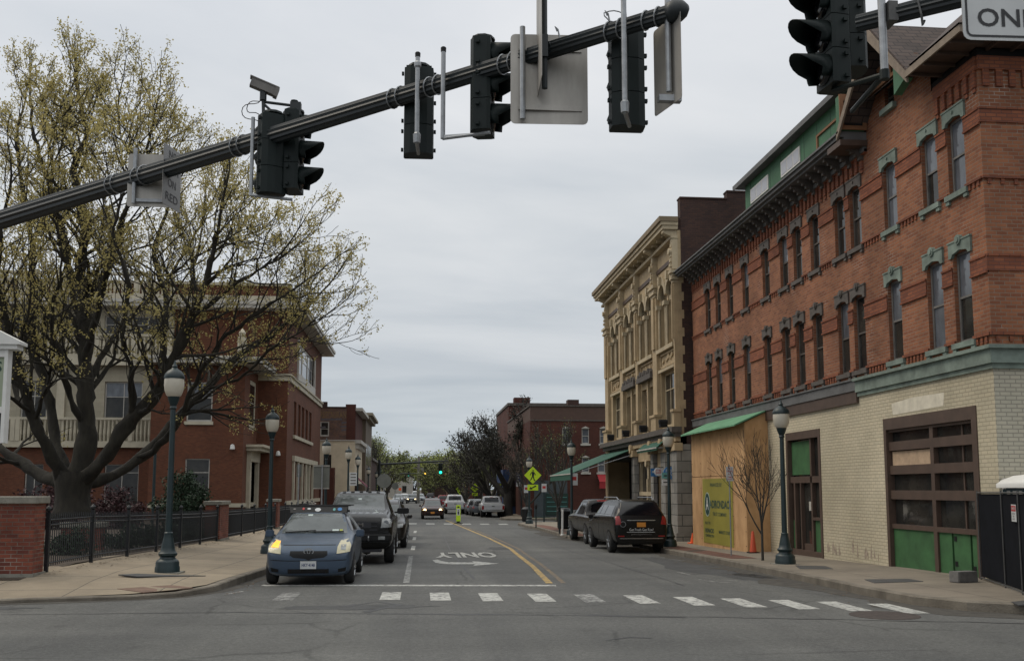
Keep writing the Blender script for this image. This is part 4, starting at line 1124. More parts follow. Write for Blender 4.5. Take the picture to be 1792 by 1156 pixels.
for i, (a, b) in enumerate(bays):
    w = (b - a) / 2
    if i in (0, 3): sash(FT, a, b, z_s2, z_h2, tb, M['tan_light'], M['glass'], rec=.2, fw=.1, mid=.68, bars=2)
    else:
        m = MB(); FT.box(m, a + w - .12, a + w + .12, z_s2, z_h2, -.25, .06); FT.box(m, a, b, z_h2 - .35, z_h2, -.25, -.02); m.build('mullion', M['tan'], tb)
        for j in range(2): sash(FT, a + w * j + (.12 if j else 0), a + w * (j + 1) - (0 if j else .12), z_s2, z_h2 - .35, tb, M['tan_dark'], M['glass'], rec=.2, fw=.09, mid=.55)
    for j in range(2):
        sash(FT, a + w * j + .12, a + w * (j + 1) - .12, z_s3 + .02, z_arch, tb, M['tan_dark'] if i else M['tan'], M['glass'], rec=.24, fw=.09, mid=.58, bars=0)
# frieze and cornice
m = MB()
FT.box(m, TY0, TY1, z_fr - .18, z_fr, -.02, .05)
m.build('frieze_band', M['brown_paint'], tb)
m = MB()
FT.box(m, TY0 - .05, TY1 + .05, zc_bot - .02, zc_bot + .1, -.02, .25)
zt = zc_top
FT.box(m, TY0 - .1, TY1 + .1, zt - .50, zt - .34, -.02, .60); FT.box(m, TY0 - .14, TY1 + .14, zt - .34, zt - .2, -.02, .67)
FT.box(m, TY0, TY1, zc_bot + .1, zt - .5, -.05, .08)
m.build('cornice', M['tan_light'], tb)
m = MB(); FT.box(m, TY0 - .18, TY1 + .18, zt - .2, zt, -.02, .75); m.build('cornice_cap', M['tan_dark'], tb)
m = MB()
def bracket(u, w, big):
    z1 = zt - .5; z0 = zc_bot - (.35 if big else -.1); D = .56 if big else .42
    prof = [(0, z0), (.10, z0 - .02), (.16, z0 + .12), (.17, z0 + (z1 - z0) * .42), (.26, z0 + (z1 - z0) * .62), (D * .8, z0 + (z1 - z0) * .74), (D, z1 - .12), (D, z1), (0, z1)]
    vs = [FT.P(u - w, z, d) for d, z in prof] + [FT.P(u + w, z, d) for d, z in prof]; n = len(prof)
    m.add(vs, [tuple(range(n))[::-1], tuple(range(n, 2 * n))] + [(i, (i + 1) % n, n + (i + 1) % n, n + i) for i in range(n)])
for a, b in pil: bracket((a + b) / 2 if a > TY0 + .1 else TY0 + .15, .145, True)
for (a, b) in bays:
    for k in range(3): bracket(a + (b - a) * (k + .5) / 3, .08, False)
m.build('cornice_brackets', M['tan_light'], tb)
# ground floor: dark cornice, stone piers, arched shop window, dark shop front
m = MB(); FT.box(m, TY0 - .15, TY1 + .2, z_gf - .12, z_gf + .1, -.02, .38); FT.box(m, TY0 - .08, TY1 + .1, z_gf - .3, z_gf - .12, -.02, .22)
m.build('shop_cornice', M['frame_dark'], tb)
m = MB()
for px_, py_ in ((1078, 773), (1105, 765), (1136, 752), (1172, 742)):
    u = ty(px_, py_); z = z_gf + .3
    FT.box(m, u - .12, u + .12, z - .12, z + .1, .12, .42); FT.disc(m, u, z + .1, .1, .1, .45, 8)
m.build('spotlights', M['black'], tb)
g1 = ty(1112, 850)     # the dark front runs from g1 to TY1
m = MB()
FT.wall(m, TY0, g1, -.6, z_gf - .28, [(ty(1166, 850), ty(1151, 850), -.6, 2.75), (ty(1146, 850), ty(1116, 850), .6, 3.1)], .35)
m.build('shop_wall', M['tan'], tb, recalc=False)
m = MB()
for (p, q) in ((1193, 1180), (1172, 1164), (1151, 1146), (1117, 1112)):
    a, b = ty(p, 850), ty(q, 850); FT.box(m, a, b, -.6, 3.35, -.05, .18); FT.box(m, a - .06, b + .06, -.6, .15, -.05, .26)
m.build('stone_piers', M['ashlar'], tb)
m = MB(); m.box(TX + .0, TX + .52, TY0 - .05, TY0, -.6, 3.6)
m.build('corner_stonework', M['ashlar'], tb)
m = MB()
for (p, q) in ((1193, 1180), (1172, 1164), (1151, 1146), (1117, 1112)):
    a, b = ty(p, 850), ty(q, 850); FT.box(m, a - .08, b + .08, 3.35, 3.65, -.05, .28); FT.disc(m, (a + b) / 2, 3.72, .2, -.05, .34)
FT.box(m, TY0, g1, 3.72, 3.92, -.05, .2)
m.build('pier_capitals', M['tan'], tb)
wa, wb = ty(1146, 850), ty(1116, 850); w = (wb - wa) / 2
m = MB()
for j in range(2):
    u0, u1 = wa + w * j, wa + w * (j + 1); c = (u0 + u1) / 2; r = (u1 - u0) / 2 - .1; zs = 2.3
    ring = [(c + r * math.cos(PI * k / 10), zs + 1.5 * r * math.sin(PI * k / 10)) for k in range(11)]
    FT.poly(m, [(u1, zs)] + ring[:6] + [(c, 3.1), (u1, 3.1)], -.25, -.1); FT.poly(m, ring[5:] + [(u0, zs), (u0, 3.1), (c, 3.1)], -.25, -.1)
FT.disc(m, (wa + wb) / 2, 3.0, .16, -.1, .02)
FT.box(m, wa + w - .09, wa + w + .09, .6, 2.3, -.25, -.05); FT.box(m, wa, wb, 1.55, 1.72, -.25, -.04); FT.box(m, wa, wa + .12, .6, 2.3, -.25, -.1); FT.box(m, wb - .12, wb, .6, 2.3, -.25, -.1)
o = m.build('arched_window', M['tan_light'], tb)
m = MB(); m.quad(FT.P(wa, .6, -.22), FT.P(wb, .6, -.22), FT.P(wb, 3.1, -.22), FT.P(wa, 3.1, -.22)); sub(m, 'pane', M['glass'], o, recalc=False)
m = MB(); a, b = ty(1166, 850), ty(1151, 850); FT.box(m, a, b, -.6, 2.75, -.34, -.3); FT.box(m, a, a + .08, -.6, 2.75, -.3, -.22); FT.box(m, b - .08, b, -.6, 2.75, -.3, -.22)
m.build('entrance_door', mat('dark red door', (0.07, 0.015, 0.012), .6), tb)
m = MB(); FT.box(m, g1, TY1, -.6, z_gf - .28, -1.2, -1.1); m.build('recess_glazing', M['glass'], tb)
m = MB()
FT.box(m, g1, TY1, z_gf - .9, z_gf - .28, -1.1, 0)
for k in range(6):
    u = g1 + .2 + (TY1 - g1 - .7) * k / 5.0; FT.box(m, u, u + .14, -.6, z_gf - .9, -1.08, -.9)
m.build('shop_front', M['black'], tb)
m = MB(); a, b = ty(1062, 850) - .6, TY1; FT.box(m, b - .75, b, -.6, z_gf - .3, -1.05, .1); m.build('end_pier', M['tan'], tb)
# awnings
def awning(name, label, mt, F, u0, u1, z1, z0, proj, valance, vm, d0=.1, slope_side=True):
    t = thing(name, label, 'awning', F.P((u0 + u1) / 2, z1, d0))
    m = MB(); P = F.P
    m.add([P(u0, z1, d0), P(u1, z1, d0), P(u1, z0, proj), P(u0, z0, proj), P(u0, z1 + .03, d0), P(u1, z1 + .03, d0), P(u1, z0 + .03, proj), P(u0, z0 + .03, proj)],
          [(0, 1, 2, 3), (7, 6, 5, 4), (0, 3, 7, 4), (1, 5, 6, 2), (0, 4, 5, 1), (3, 2, 6, 7)])
    m.build('canopy', mt, t)
    m = MB(); F.box(m, u0, u1, z0 - valance, z0, proj - .02, proj + .0); m.build('valance', mt, t)
    m = MB(); F.box(m, u0, u1, z0 - .02, z0 + .035, proj + .002, proj + .03); m.build('edge_trim', vm, t)
    m = MB()
    for u in (u0 + .04, u1 - .04): m.tube([P(u, z1 - .25, d0), P(u, z0, proj - .03)], .02, 6)
    m.build('strut', M['galv'], t)
    return t
u_a = ty(1108, 790)
zA = tz(1100, 782)
awning('awning', 'large sloping green canvas awning on the tan building far shop front', M['awning'], FT, g1 - .2, TY1 + .3, z_gf - .45, 2.55, 3.1, .28, M['white_dull'])
awning('awning', 'small green canvas awning above the tan building entrance', M['awning'], FT, ty(1172, 770), ty(1136, 770), z_gf - .40, z_gf - .66, .55, .10, M['white_dull'], d0=.25)

# ------------------------------------------------------------------ the brown brick institution behind the tree (left)
LX = -9.5
FLs = Fac((LX, 0, 0), (0, 1, 0), (1, 0, 0))            # street side
FLf = Fac((0, 70.8, 0), (1, 0, 0), (0, -1, 0))         # front of the main block
FLw = Fac((0, 65.5, 0), (1, 0, 0), (0, -1, 0))         # front of the wing
FLws = Fac((-11.6, 0, 0), (0, 1, 0), (1, 0, 0))
lib = thing('brick_library', 'three storey brown brick building with pale stone centre and wide eaves behind the big tree', 'building', (-20, 70.8, gz(70)))
def lx(px, py, X=LX): return onX(px, py, X)
ztop = at(530, 545, 70.8).z; zband1 = lx(548, 690)[1]
zb_a = at(480, 660, 70.8).z
print('LIB', ztop, zb_a)
yE = lx(563, 640)[0]
# street side openings
h3 = [(lx(521, 640)[0], lx(549, 640)[0], zb_a + .9, lx(530, 605)[1])]
c5_ = [516, 523.5, 530, 536.5, 543]
h2 = [(lx(p - 2.2, 740)[0], lx(p + 2.0, 740)[0], lx(530, 768)[1], lx(530, 712)[1]) for p in c5_]
h1 = [(lx(p - 2.6, 850)[0], lx(p + 2.4, 850)[0], 1.0, lx(520, 808)[1]) for p in (514.5, 522, 529.5, 536, 542, 548)]
m = MB()
FLs.wall(m, 70.8, yE, -1, ztop, h3 + h2 + h1, .25)
XL = -44
wing_r, wing_l = -11.6, at(265, 700, 65.5).x
holes = []
FLf.wall(m, wing_l, LX, -1, ztop, [], .2)
m.quad((LX, yE, -1), (-44, yE, -1), (-44, yE, ztop), (LX, yE, ztop))
m.build('brick_wall', M['brick_lib'], lib, recalc=False)
# stone centre
zs_c = at(200, 522, 70.8).z
def wz(y_, Y=70.8): return at(200, y_, Y).z
wins3 = [(at(a, 560, 70.8).x, at(b, 560, 70.8).x, wz(587), wz(553)) for a, b in ((22, 48), (103, 128), (185, 212), (232, 288))]
wins2 = [(at(a, 700, 70.8).x, at(b, 700, 70.8).x, wz(734), wz(668)) for a, b in ((38, 84), (184, 250))]
winsg = [(at(a, 850, 70.8).x, at(b, 850, 70.8).x, wz(886), wz(812)) for a, b in ((44, 76), (183, 243))]
m = MB(); FLf2 = Fac((0, 70.6, 0), (1, 0, 0), (0, -1, 0))
FLf2.wall(m, XL, wing_l, wz(783), zs_c, wins3 + wins2, .3)
m.quad((wing_l, 70.6, wz(783)), (wing_l, 70.8, wz(783)), (wing_l, 70.8, zs_c), (wing_l, 70.6, zs_c))
m.build('stone_front', M['stone_brick'], lib, recalc=False)
m = MB(); FLf2.wall(m, XL, wing_l, -1, wz(783), winsg, .3); m.build('ground_floor_brick', M['brick_lib'], lib, recalc=False)
m = MB()
FLf2.box(m, XL, wing_l, wz(783), wz(772), -.1, .35); FLf2.box(m, XL, wing_l, wz(641), wz(622), -.1, .6); FLf2.box(m, XL, LX + .0, wz(535), wz(518), .3, .9)
FLf2.box(m, XL, wing_l, wz(590), wz(586), .3, .5); FLf2.box(m, XL, wing_l, wz(735), wz(731), .2, .34); FLf2.box(m, XL, wing_l, wz(484), wz(480), .2, .45)
m.build('stone_courses', M['stone'], lib)
for (zb_, zt_, d) in ((wz(622), wz(590), .4), (wz(772), wz(735), .27), (wz(518), wz(484), .33)):
    x = XL; m = MB()
    while x < wing_l:
        if (x - XL) % 2.6 < .5: FLf2.box(m, x, x + .3, zb_, zt_, d - .12, d + .12); x += .33
        else: m.tube([(x, 70.6 - d, zb_), (x, 70.6 - d, zb_ + (zt_ - zb_) * .35), (x, 70.6 - d, zt_)], [.05, .10, .045], 6); x += .27
    m.build('balustrade', M['stone'], lib)
for (a, b, c, d) in wins3: sash(FLf2, a, b, c, d, lib, M['white_dull'], M['glass'], rec=.2, fw=.08, mid=.55, bars=1 if b - a > 1.6 else 0)
for (a, b, c, d) in wins2: sash(FLf2, a, b, c, d, lib, M['white_dull'], M['glass'], M['glass_blind'] if a > -27 else None, rec=.2, fw=.09, mid=.6, bars=1)
for (a, b, c, d) in winsg: sash(FLf2, a, b, c, d, lib, M['white_dull'], M['glass'], rec=.2, fw=.07, mid=.8, bars=1)
m = MB()
for x in (wing_l - .35, wing_l - 7.5, wing_l - 13): FLf2.box(m, x - .28, x + .28, wz(783), wz(641), -.1, .22)
m.build('stone_pilasters', M['stone'], lib)
# wing
zw = at(400, 640, 65.5).z
ww2 = (at(327, 700, 65.5).x, at(372, 700, 65.5).x, at(350, 737, 65.5).z, at(350, 668, 65.5).z)
ww1 = (at(323, 840, 65.5).x, at(366, 840, 65.5).x, at(350, 866, 65.5).z, at(350, 802, 65.5).z)
m = MB(); FLw.wall(m, wing_l, wing_r, -1, zw, [ww2, ww1], .2)
zdt = at(440, 805, 66).z
yq0, yq1 = onX(437, 700, -11.6)[0], onX(449, 700, -11.6)[0]
FLws.wall(m, 65.5, 70.8, -1, zw, [(yq0, yq1, onX(440, 752, -11.6)[1], onX(440, 664, -11.6)[1]), (yq0, yq1, -1, onX(440, 808, -11.6)[1])], .25)
m.quad((wing_l, 65.5, -1), (wing_l, 70.8, -1), (wing_l, 70.8, zw), (wing_l, 65.5, zw))
m.build('wing_wall', M['brick_lib'], lib, recalc=False)
sash(FLw, *ww2, lib, M['white_dull'], M['glass'], M['glass_blind'], rec=.12, fw=.09, mid=.6)
sash(FLw, *ww1, lib, M['white_dull'], M['glass'], None, rec=.12, fw=.07, mid=.62)
sash(FLws, yq0, yq1, onX(440, 752, -11.6)[1], onX(440, 664, -11.6)[1], lib, M['stone'], M['glass'], None, rec=.12, fw=.3, mid=.55)
m = MB()
FLw.box(m, ww2[0] - .1, ww2[1] + .1, ww2[2] - .22, ww2[2], -.1, .12)
FLw.box(m, wing_l, wing_r, at(400, 887, 65.5).z, at(400, 880, 65.5).z, -.02, .08); FLws.box(m, 65.42, 70.8, at(400, 887, 65.5).z, at(400, 880, 65.5).z, -.02, .08)
m.build('stone_bands', M['stone'], lib)
m = MB()
zd = onX(440, 808, -11.6)[1]
FLws.box(m, yq0 - .5, yq0, -.8, zd, -.2, .25); FLws.box(m, yq1, yq1 + .5, -.8, zd, -.2, .25); FLws.box(m, yq0 - .5, yq1 + .5, zd, zd + .7, -.2, .3)
FLws.box(m, yq0 - .8, yq1 + .8, zd + .7, zd + .95, -.2, .95); FLws.box(m, yq0 - .95, yq1 + .95, zd + .95, zd + 1.12, -.2, 1.15)
m.build('door_surround', M['stone'], lib)
m = MB(); FLws.box(m, yq0, yq1, -.8, zd, -.24, -.2); m.build('side_door', M['frame_grey'], lib)
m = MB()
ev = 1.2
m.box(wing_l - .3, wing_r + ev, 65.5 - ev, 70.8, zw + .05, zw + .3); m.box(wing_l - .3, wing_r + ev + .08, 65.5 - ev - .08, 70.8, zw + .3, zw + .48)
m.build('wing_eaves', M['white_dull'], lib)
m = MB(); m.box(wing_l + .3, wing_r - .3, 65.9, 70.7, zw + .48, zw + .75)
m.build('wing_roof', M['stone'], lib)
m = MB(); m.box(wing_r - .6, wing_r - .1, 65.7, 66.2, zw + .75, zw + 2.0); m.lathe((wing_r - .35, 65.95, zw + 2.0), [(.05, 0), (.2, .1), (.24, .3), (.1, .5), (.02, .6)], 8); m.build('urn', M['stone'], lib)
# main eaves, bands, parapet
m = MB()
m.box(XL, LX + 1.1, 69.6, yE + 1.1, ztop, ztop + .25); m.box(XL, LX + 1.2, 69.5, yE + 1.2, ztop + .25, ztop + .5)
m.build('eaves', M['white_dull'], lib)
m = MB(); m.box(XL, LX - .3, 71.2, yE - .3, ztop + .5, ztop + 1.9); m.build('parapet', M['brick_lib'], lib)
m = MB(); m.box(XL, LX - .1, 71.0, yE - .2, ztop + 1.9, ztop + 2.1)
FLs.box(m, 70.7, yE, zb_a - .25, zb_a + .1, -.02, .14); FLs.box(m, 70.7, yE, zb_a + .1, zb_a + .25, -.02, .24)
FLf.box(m, wing_l, LX + .2, zb_a - .25, zb_a + .1, -.02, .14); FLf.box(m, wing_l, LX + .2, zb_a + .1, zb_a + .25, -.02, .24)
FLs.box(m, h2[0][0] - .3, h2[-1][1] + .3, h2[0][2] - .25, h2[0][2], -.1, .16); FLs.box(m, 70.8, yE, .7, 1.0, -.02, .12)
FLs.box(m, h1[0][0] - .6, h1[-1][1] + .6, h1[0][3], h1[0][3] + .4, -.02, .2)
for a, b, c, d in h1: FLs.box(m, a - .45, a, 1.0, d, -.2, .16)
m.build('stone_bands', M['stone'], lib)
m = MB()
a, b, c, d = h3[0]
FLs.box(m, a - .5, b + .5, c - .8, c, -.02, .15); FLs.box(m, a - .4, a, c, d, -.1, .14); FLs.box(m, b, b + .4, c, d, -.1, .14)
m.build('window_bay', M['white_dull'], lib)
w3 = (b - a) / 3
for k in range(3): sash(FLs, a + w3 * k + .06, a + w3 * (k + 1) - .06, c, d, lib, M['white_dull'], M['glass_blind'], rec=.15, fw=.22, mid=.55)
for q in h2: sash(FLs, *q, lib, M['frame_grey'], M['glass'], rec=.2, fw=.07, mid=.5)
for q in h1: sash(FLs, *q, lib, M['stone'], M['glass_blind'], rec=.2, fw=.15, mid=.6)
for p in ((407, 786, 65.4, FLw), (487, 797, 70.7, FLf)):
    q = at(p[0], p[1], p[2]); m = MB(); m.lathe((q.x, p[2] - .1, q.z), [(.02, .35), (.12, .3), (.17, .05), (.15, 0)], 8); m.build('wall_lamp', M['white'], lib)

# ------------------------------------------------------------------ smaller buildings further down the left side
GX = -6.5
def simple_side(name, label, X, Y0, Y1, z1, mt, depth=16, zbase=-1):
    t = thing(name, label, 'building', (X, Y0, gz(Y0)))
    m = MB(); m.box(X - depth, X, Y0, Y1, zbase, z1) if X < 0 else m.box(X, X + depth, Y0, Y1, zbase, z1)
    m.build('walls', mt, t); return t
gy = onX(621, 800, GX)[0]
zt_ = at(600, 713, gy).z; zm_ = at(600, 770, gy).z
F1 = Fac((0, gy, 0), (1, 0, 0), (0, -1, 0)); F1s = Fac((GX, 0, 0), (0, 1, 0), (1, 0, 0))
gb_ = thing('painted_brick_shop', 'old brick shop with faded painted lettering on its side above a cream ground storey', 'building', (GX, gy, gz(gy)))
wx0, wx1 = at(560, 750, gy).x, at(576, 750, gy).x; wz0, wz1 = at(568, 763, gy).z, at(568, 737, gy).z
m = MB(); F1.wall(m, GX - 16, GX - .9, zm_, zt_, [(wx0, wx1, wz0, wz1)], .2)
m.build('side_wall', M['brick_ghost'], gb_, recalc=False)
m = MB(); F1.box(m, GX - .9, GX, zm_, zt_ + .1, -.3, .02); F1s.box(m, gy, gy + 12, zm_, zt_, -.3, 0); m.box(GX - 1.0, GX + .02, gy - .03, gy + .3, zt_, zt_ + .35)
m.build('front_wall', M['brick_far'], gb_)
F1.box(m := MB(), GX - 16, GX, -1, zm_, -8, 0.01); F1s.box(m, gy, gy + 12, -1, zm_, -.3, .01)
m.build('cream_storey', mat('cream render', (0.56, 0.48, 0.35), .8, var=.14, vscale=.9), gb_)
sash(F1, wx0, wx1, wz0, wz1, gb_, M['white_dull'], M['glass'], rec=.08, fw=.12, mid=.5)
m = MB(); F1.box(m, GX - 16, GX - .9, zt_ - .02, zt_ + .1, -.3, .06); x = at(562, 700, gy).x; F1.box(m, x, x + .6, zt_, zt_ + .6, -.6, -.1); m.build('coping_and_chimney', M['brick_brown'], gb_)
m = MB(); F1.box(m, GX - 16, GX, zm_ - .06, zm_ + .04, -.02, .1); F1s.box(m, gy, gy + 12, zm_ - .3, zm_ + .05, -.02, .6); F1s.box(m, gy, gy + 12, zt_ - .3, zt_ - .0, -.02, .7)
for k in range(8): F1s.box(m, gy + .2 + k * 1.5, gy + .5 + k * 1.5, zm_ - .8, zm_ - .3, -.02, .4)
m.build('cornices', M['white_dull'], gb_)
m = MB()
for s, u, z, sz, w in (('RESTAURANT', -8.6, zt_ - .75, .9, 2.9),): text_on(m, s, F1.P(u, z, .004), (1, 0, 0), (0, 0, 1), sz, .02, w)
m.build('faded_lettering', mat('faded ochre lettering', (0.19, 0.12, 0.045), .9, col2=(.13, .08, .05), vscale=6), gb_, recalc=False)
m = MB()
for k, (u0, u1, z) in enumerate(((-10.2, -7.8, zt_ - 1.3), (-7.9, -6.9, zt_ - 1.6), (-8.0, -6.8, zt_ - 2.0), (-7.9, -6.9, zt_ - 2.35), (-10.2, -9.4, zt_ - 2.1))):
    F1.poly(m, [(u0, z), (u1, z + .05), (u1 - .1, z + .22), (u0 + .05, z + .17)], -.02, .003)
m.build('faded_bands', mat('faded grey blue paint', (0.095, 0.085, 0.095), .9, var=.25, vscale=3), gb_)
m = MB(); q0, q1 = at(566, 820, gy), at(580, 795, gy); F1.box(m, q0.x, q1.x, q0.z, q1.z, -.1, .015); m.build('side_window', M['glass'], gb_)
m = MB(); F1s.box(m, gy + .4, gy + 11.6, -.5, 2.4, -.1, .05); m.build('shop_front', M['glass'], gb_)
m = MB(); q = at(585, 825, gy - 1); m.box(GX - 5, q.x + .0, gy - 1.2, gy - .02, -1, q.z + .4); m.build('brick_annex', M['brick_far'], gb_)
awning('awning', 'maroon awning on the cream shop down the left side', M['maroon'], F1s, gy - .2, gy + 4, 3.1, 2.0, 1.3, .1, M['white_dull'], d0=.03)
by0 = gy + 12.5
zbr = at(630, 727, by0).z
br_ = thing('brown_building', 'brown two storey building with heavy cornice beyond the painted brick shop', 'building', (-6, by0, gz(by0)))
bx = at(640, 760, by0).x
m = MB(); m.box(bx - 16, bx, by0, by0 + 14, -1, zbr); m.build('walls', mat('brown render', (0.115, 0.088, 0.062), .85, var=.12, vscale=.8), br_)
m = MB(); m.box(bx - 16, bx + .45, by0 - .45, by0 + 14, zbr - .35, zbr); m.box(bx - 16, bx + .8, by0 - .8, by0 + 14, zbr, zbr + .3)
m.build('cornice', mat('pale brown cornice', (0.22, 0.19, 0.14), .8, var=.1), br_)
m = MB(); q0, q1 = at(622, 771, by0), at(627, 758, by0); m.box(q0.x - .25, q1.x, by0 - .03, by0 + .1, q0.z, q1.z)
for k in range(4): m.box(bx - .1, bx + .03, by0 + 1.5 + k * 3, by0 + 2.6 + k * 3, 4.6, 7)
m.build('windows', M['glass'], br_)
by1 = by0 + 16
bz = thing('brick_shops', 'low dark brick shop row beyond the brown building', 'building', (bx, by1, gz(by1)))
m = MB(); m.box(bx - 14, bx - .2, by1, by1 + 18, -1, 5.6); m.build('walls', M['brick_brown'], bz)
m = MB(); m.box(bx - 14, bx + .1, by1 - .1, by1 + 18, 5.6, 5.9); m.build('cornice', M['frame_dark'], bz)

# ------------------------------------------------------------------ far brick building on the right, and others
fy = 76.5
F2f = Fac((0, fy, 0), (1, 0, 0), (0, -1, 0))
X0 = at(928, 760, fy).x; X1 = 30
zf = at(1000, 711, fy).z; zfb = at(1000, 735, fy).z
fb = thing('brick_building', 'dark red brick building with brown parapet beyond the green awning', 'building', (X0, fy, gz(fy)))
wn = []
for px_ in (990.5, 1024.5, 1056, 1090):
    a, b = at(px_ - 6.5, 760, fy).x, at(px_ + 6.5, 760, fy).x
    wn.append((a, b, at(px_, 776, fy).z, at(px_, 749, fy).z))
for px_ in (1024.5, 1052):
    a, b = at(px_ - 6.5, 760, fy).x, at(px_ + 6.5, 760, fy).x
    wn.append((a, b, at(px_, 826, fy).z, at(px_, 800, fy).z))
m = MB(); F2f.wall(m, X0, X1, -1, zfb, wn, .2); m.quad((X0, fy, -1), (X0, fy + 20, -1), (X0, fy + 20, zfb), (X0, fy, zfb))
m.build('brick_wall', M['brick_far'], fb, recalc=False)
for q in wn:
    w = sash(F2f, *q, fb, M['white_dull'], M['glass_blind'], rec=.12, fw=.07, mid=.5)
    m = MB(); F2f.box(m, q[0] - .1, q[1] + .1, q[2] - .15, q[2], -.1, .1); F2f.poly(m, [(q[0] - .05, q[3]), (q[1] + .05, q[3]), ((q[0] + q[1]) / 2, q[3] + .16)], -.02, .05); sub(m, 'sill', M['white_dull'], w)
m = MB(); F2f.box(m, X0, X1, zfb, zf, -20, .01); m.build('parapet', mat('brown cladding', (0.085, 0.05, 0.038), .8, var=.12), fb)
m = MB(); F2f.box(m, X0 - .1, X1, zf, zf + .1, -20, .1); F2f.box(m, X0, X1, zfb - .06, zfb + .03, -.02, .07)
m.build('coping', M['frame_dark'], fb)
m = MB(); q = at(1007, 700, fy); F2f.box(m, q.x - .45, q.x + .45, zf, zf + .65, -2, -1); m.build('chimney', M['brick_brown'], fb)
m = MB(); q0, q1 = at(912, 0, fy).x, at(975, 0, fy).x; F2f.box(m, X0 + .3, q1 + .6, -.4, at(900, 840, fy).z, -.1, .03); m.build('blue_grey_front', mat('blue grey panels', (0.055, 0.07, 0.08), .6, var=.15), fb)
q0 = at(950, 862, fy)
m = MB(); F2f.box(m, q0.x + .2, q0.x + 2.0, -.2, 1.5, .031, .08); m.build('green_panels', mat('dull green panels', (0.012, 0.035, 0.028), .7, var=.2), fb)
m = MB()
for k in range(4): F2f.box(m, q0.x + .3, q0.x + 1.9, .1 + k * .36, .14 + k * .36, .081, .09)
m.build('panel_stripes', M['sign_teal'], fb)
nb = thing('brick_building', 'taller brown brick building with chimney partly behind the dark bare tree', 'building', (6, 97, gz(97)))
q = at(890, 705, 97); m = MB(); m.box(q.x, 26, 97, 112, -1, q.z); m.box(q.x + .6, q.x + 2.2, 97.2, 98.5, q.z, q.z + .6); m.build('walls', M['brick_far'], nb)
m = MB(); m.box(q.x - .1, 26, 96.85, 112, q.z - .25, q.z + .02); m.build('cornice', M['frame_dark'], nb)
bl = thing('blue_shop', 'small blue painted shop front behind the parked white pickup', 'building', (7.9, 100, gz(100)))
q = at(876, 820, 90); m = MB(); m.box(q.x + .1, 12, 88.5, 96, -1, 3.6); m.build('walls', mat('blue painted wall', (0.02, 0.045, 0.12), .7, var=.15), bl)
m = MB(); m.box(q.x + .06, q.x + .099, 89.5, 95, .3, 2.4); m.box(q.x + .8, 11, 88.44, 88.499, .3, 2.4); m.build('shop_window', M['glass'], bl)
for k, (px_, Y_, w_, h_, mt, lb) in enumerate(((700, 240, 8, 6.4, M['white_dull'], 'white gabled house far down the left side'), (820, 210, 9, 6, M['brick_far'], 'far brick house behind the right hand trees'), (772, 300, 12, 6, M['brick_brown'], 'dark building closing the end of the street'))):
    q = at(px_, 860, Y_); t = thing('house', lb, 'house', (q.x, Y_, gz(Y_)))
    if k == 0: q.x = at(722, 860, Y_).x - w_ / 2
    m = MB(); m.box(q.x - w_ / 2, q.x + w_ / 2, Y_, Y_ + 10, -1, h_ * .72); m.prism([(q.x - w_ / 2, Y_, h_ * .72), (q.x + w_ / 2, Y_, h_ * .72), (q.x, Y_, h_)], (0, 10, 0)); m.build('walls', mt, t)
    m = MB()
    for s in (-1, 1): m.prism([(q.x, Y_ - .3, h_ + .2), (q.x + s * (w_ / 2 + .4), Y_ - .3, h_ * .72 - .1), (q.x + s * (w_ / 2 + .4), Y_ - .3, h_ * .72 + .15), (q.x, Y_ - .3, h_ + .45)], (0, 10.6, 0))
    m.build('roof', M['roof'], t)
    m = MB()
    for s in (-.25, .25): m.box(q.x + s * w_ - .5, q.x + s * w_ + .5, Y_ - .03, Y_ + .1, 1, 2.6); m.box(q.x + s * w_ - .5, q.x + s * w_ + .5, Y_ - .03, Y_ + .1, 3.6, 5)
    m.build('windows', M['glass'], t)

# ------------------------------------------------------------------ brick piers and iron fence on the left
def pier(name, label, x0, x1, y0, y1, h, cap=.14, mt=None):
    z = min(zL(x0, y0), zL(x1, y1)) - .1
    t = thing(name, label, 'brick pier', ((x0 + x1) / 2, (y0 + y1) / 2, z + .1))
    m = MB(); m.box(x0, x1, y0, y1, z, h - cap); m.build('brickwork', mt or M['brick_pier'], t)
    m = MB(); m.box(x0 - .06, x1 + .06, y0 - .06, y1 + .06, h - cap, h); o = m.build('cap', M['concrete'], t); bevel(o, .015)
    m = MB(); m.box(x0 - .04, x1 + .04, y0 - .04, y1 + .04, z, z + .18); o = m.build('footing', M['concrete'], t)
    return t
pt = at(40, 868, 19.4).z
pier('brick_wall', 'weathered red brick wall end with stone cap at the left edge', -11.5, -7.28, 19.4, 19.95, pt)
pier('brick_pier', 'brick fence pier beyond the first lamp post', -7.6, -7.08, 35.8, 37.4, 1.42)
pier('brick_pier', 'far brick fence pier behind the blue car', -7.5, -7.0, 49.5, 50.3, 1.35)
pier('brick_pier', 'low brick pier in the bed under the maple trunk', -9.6, -8.6, 27.5, 28.0, .95)
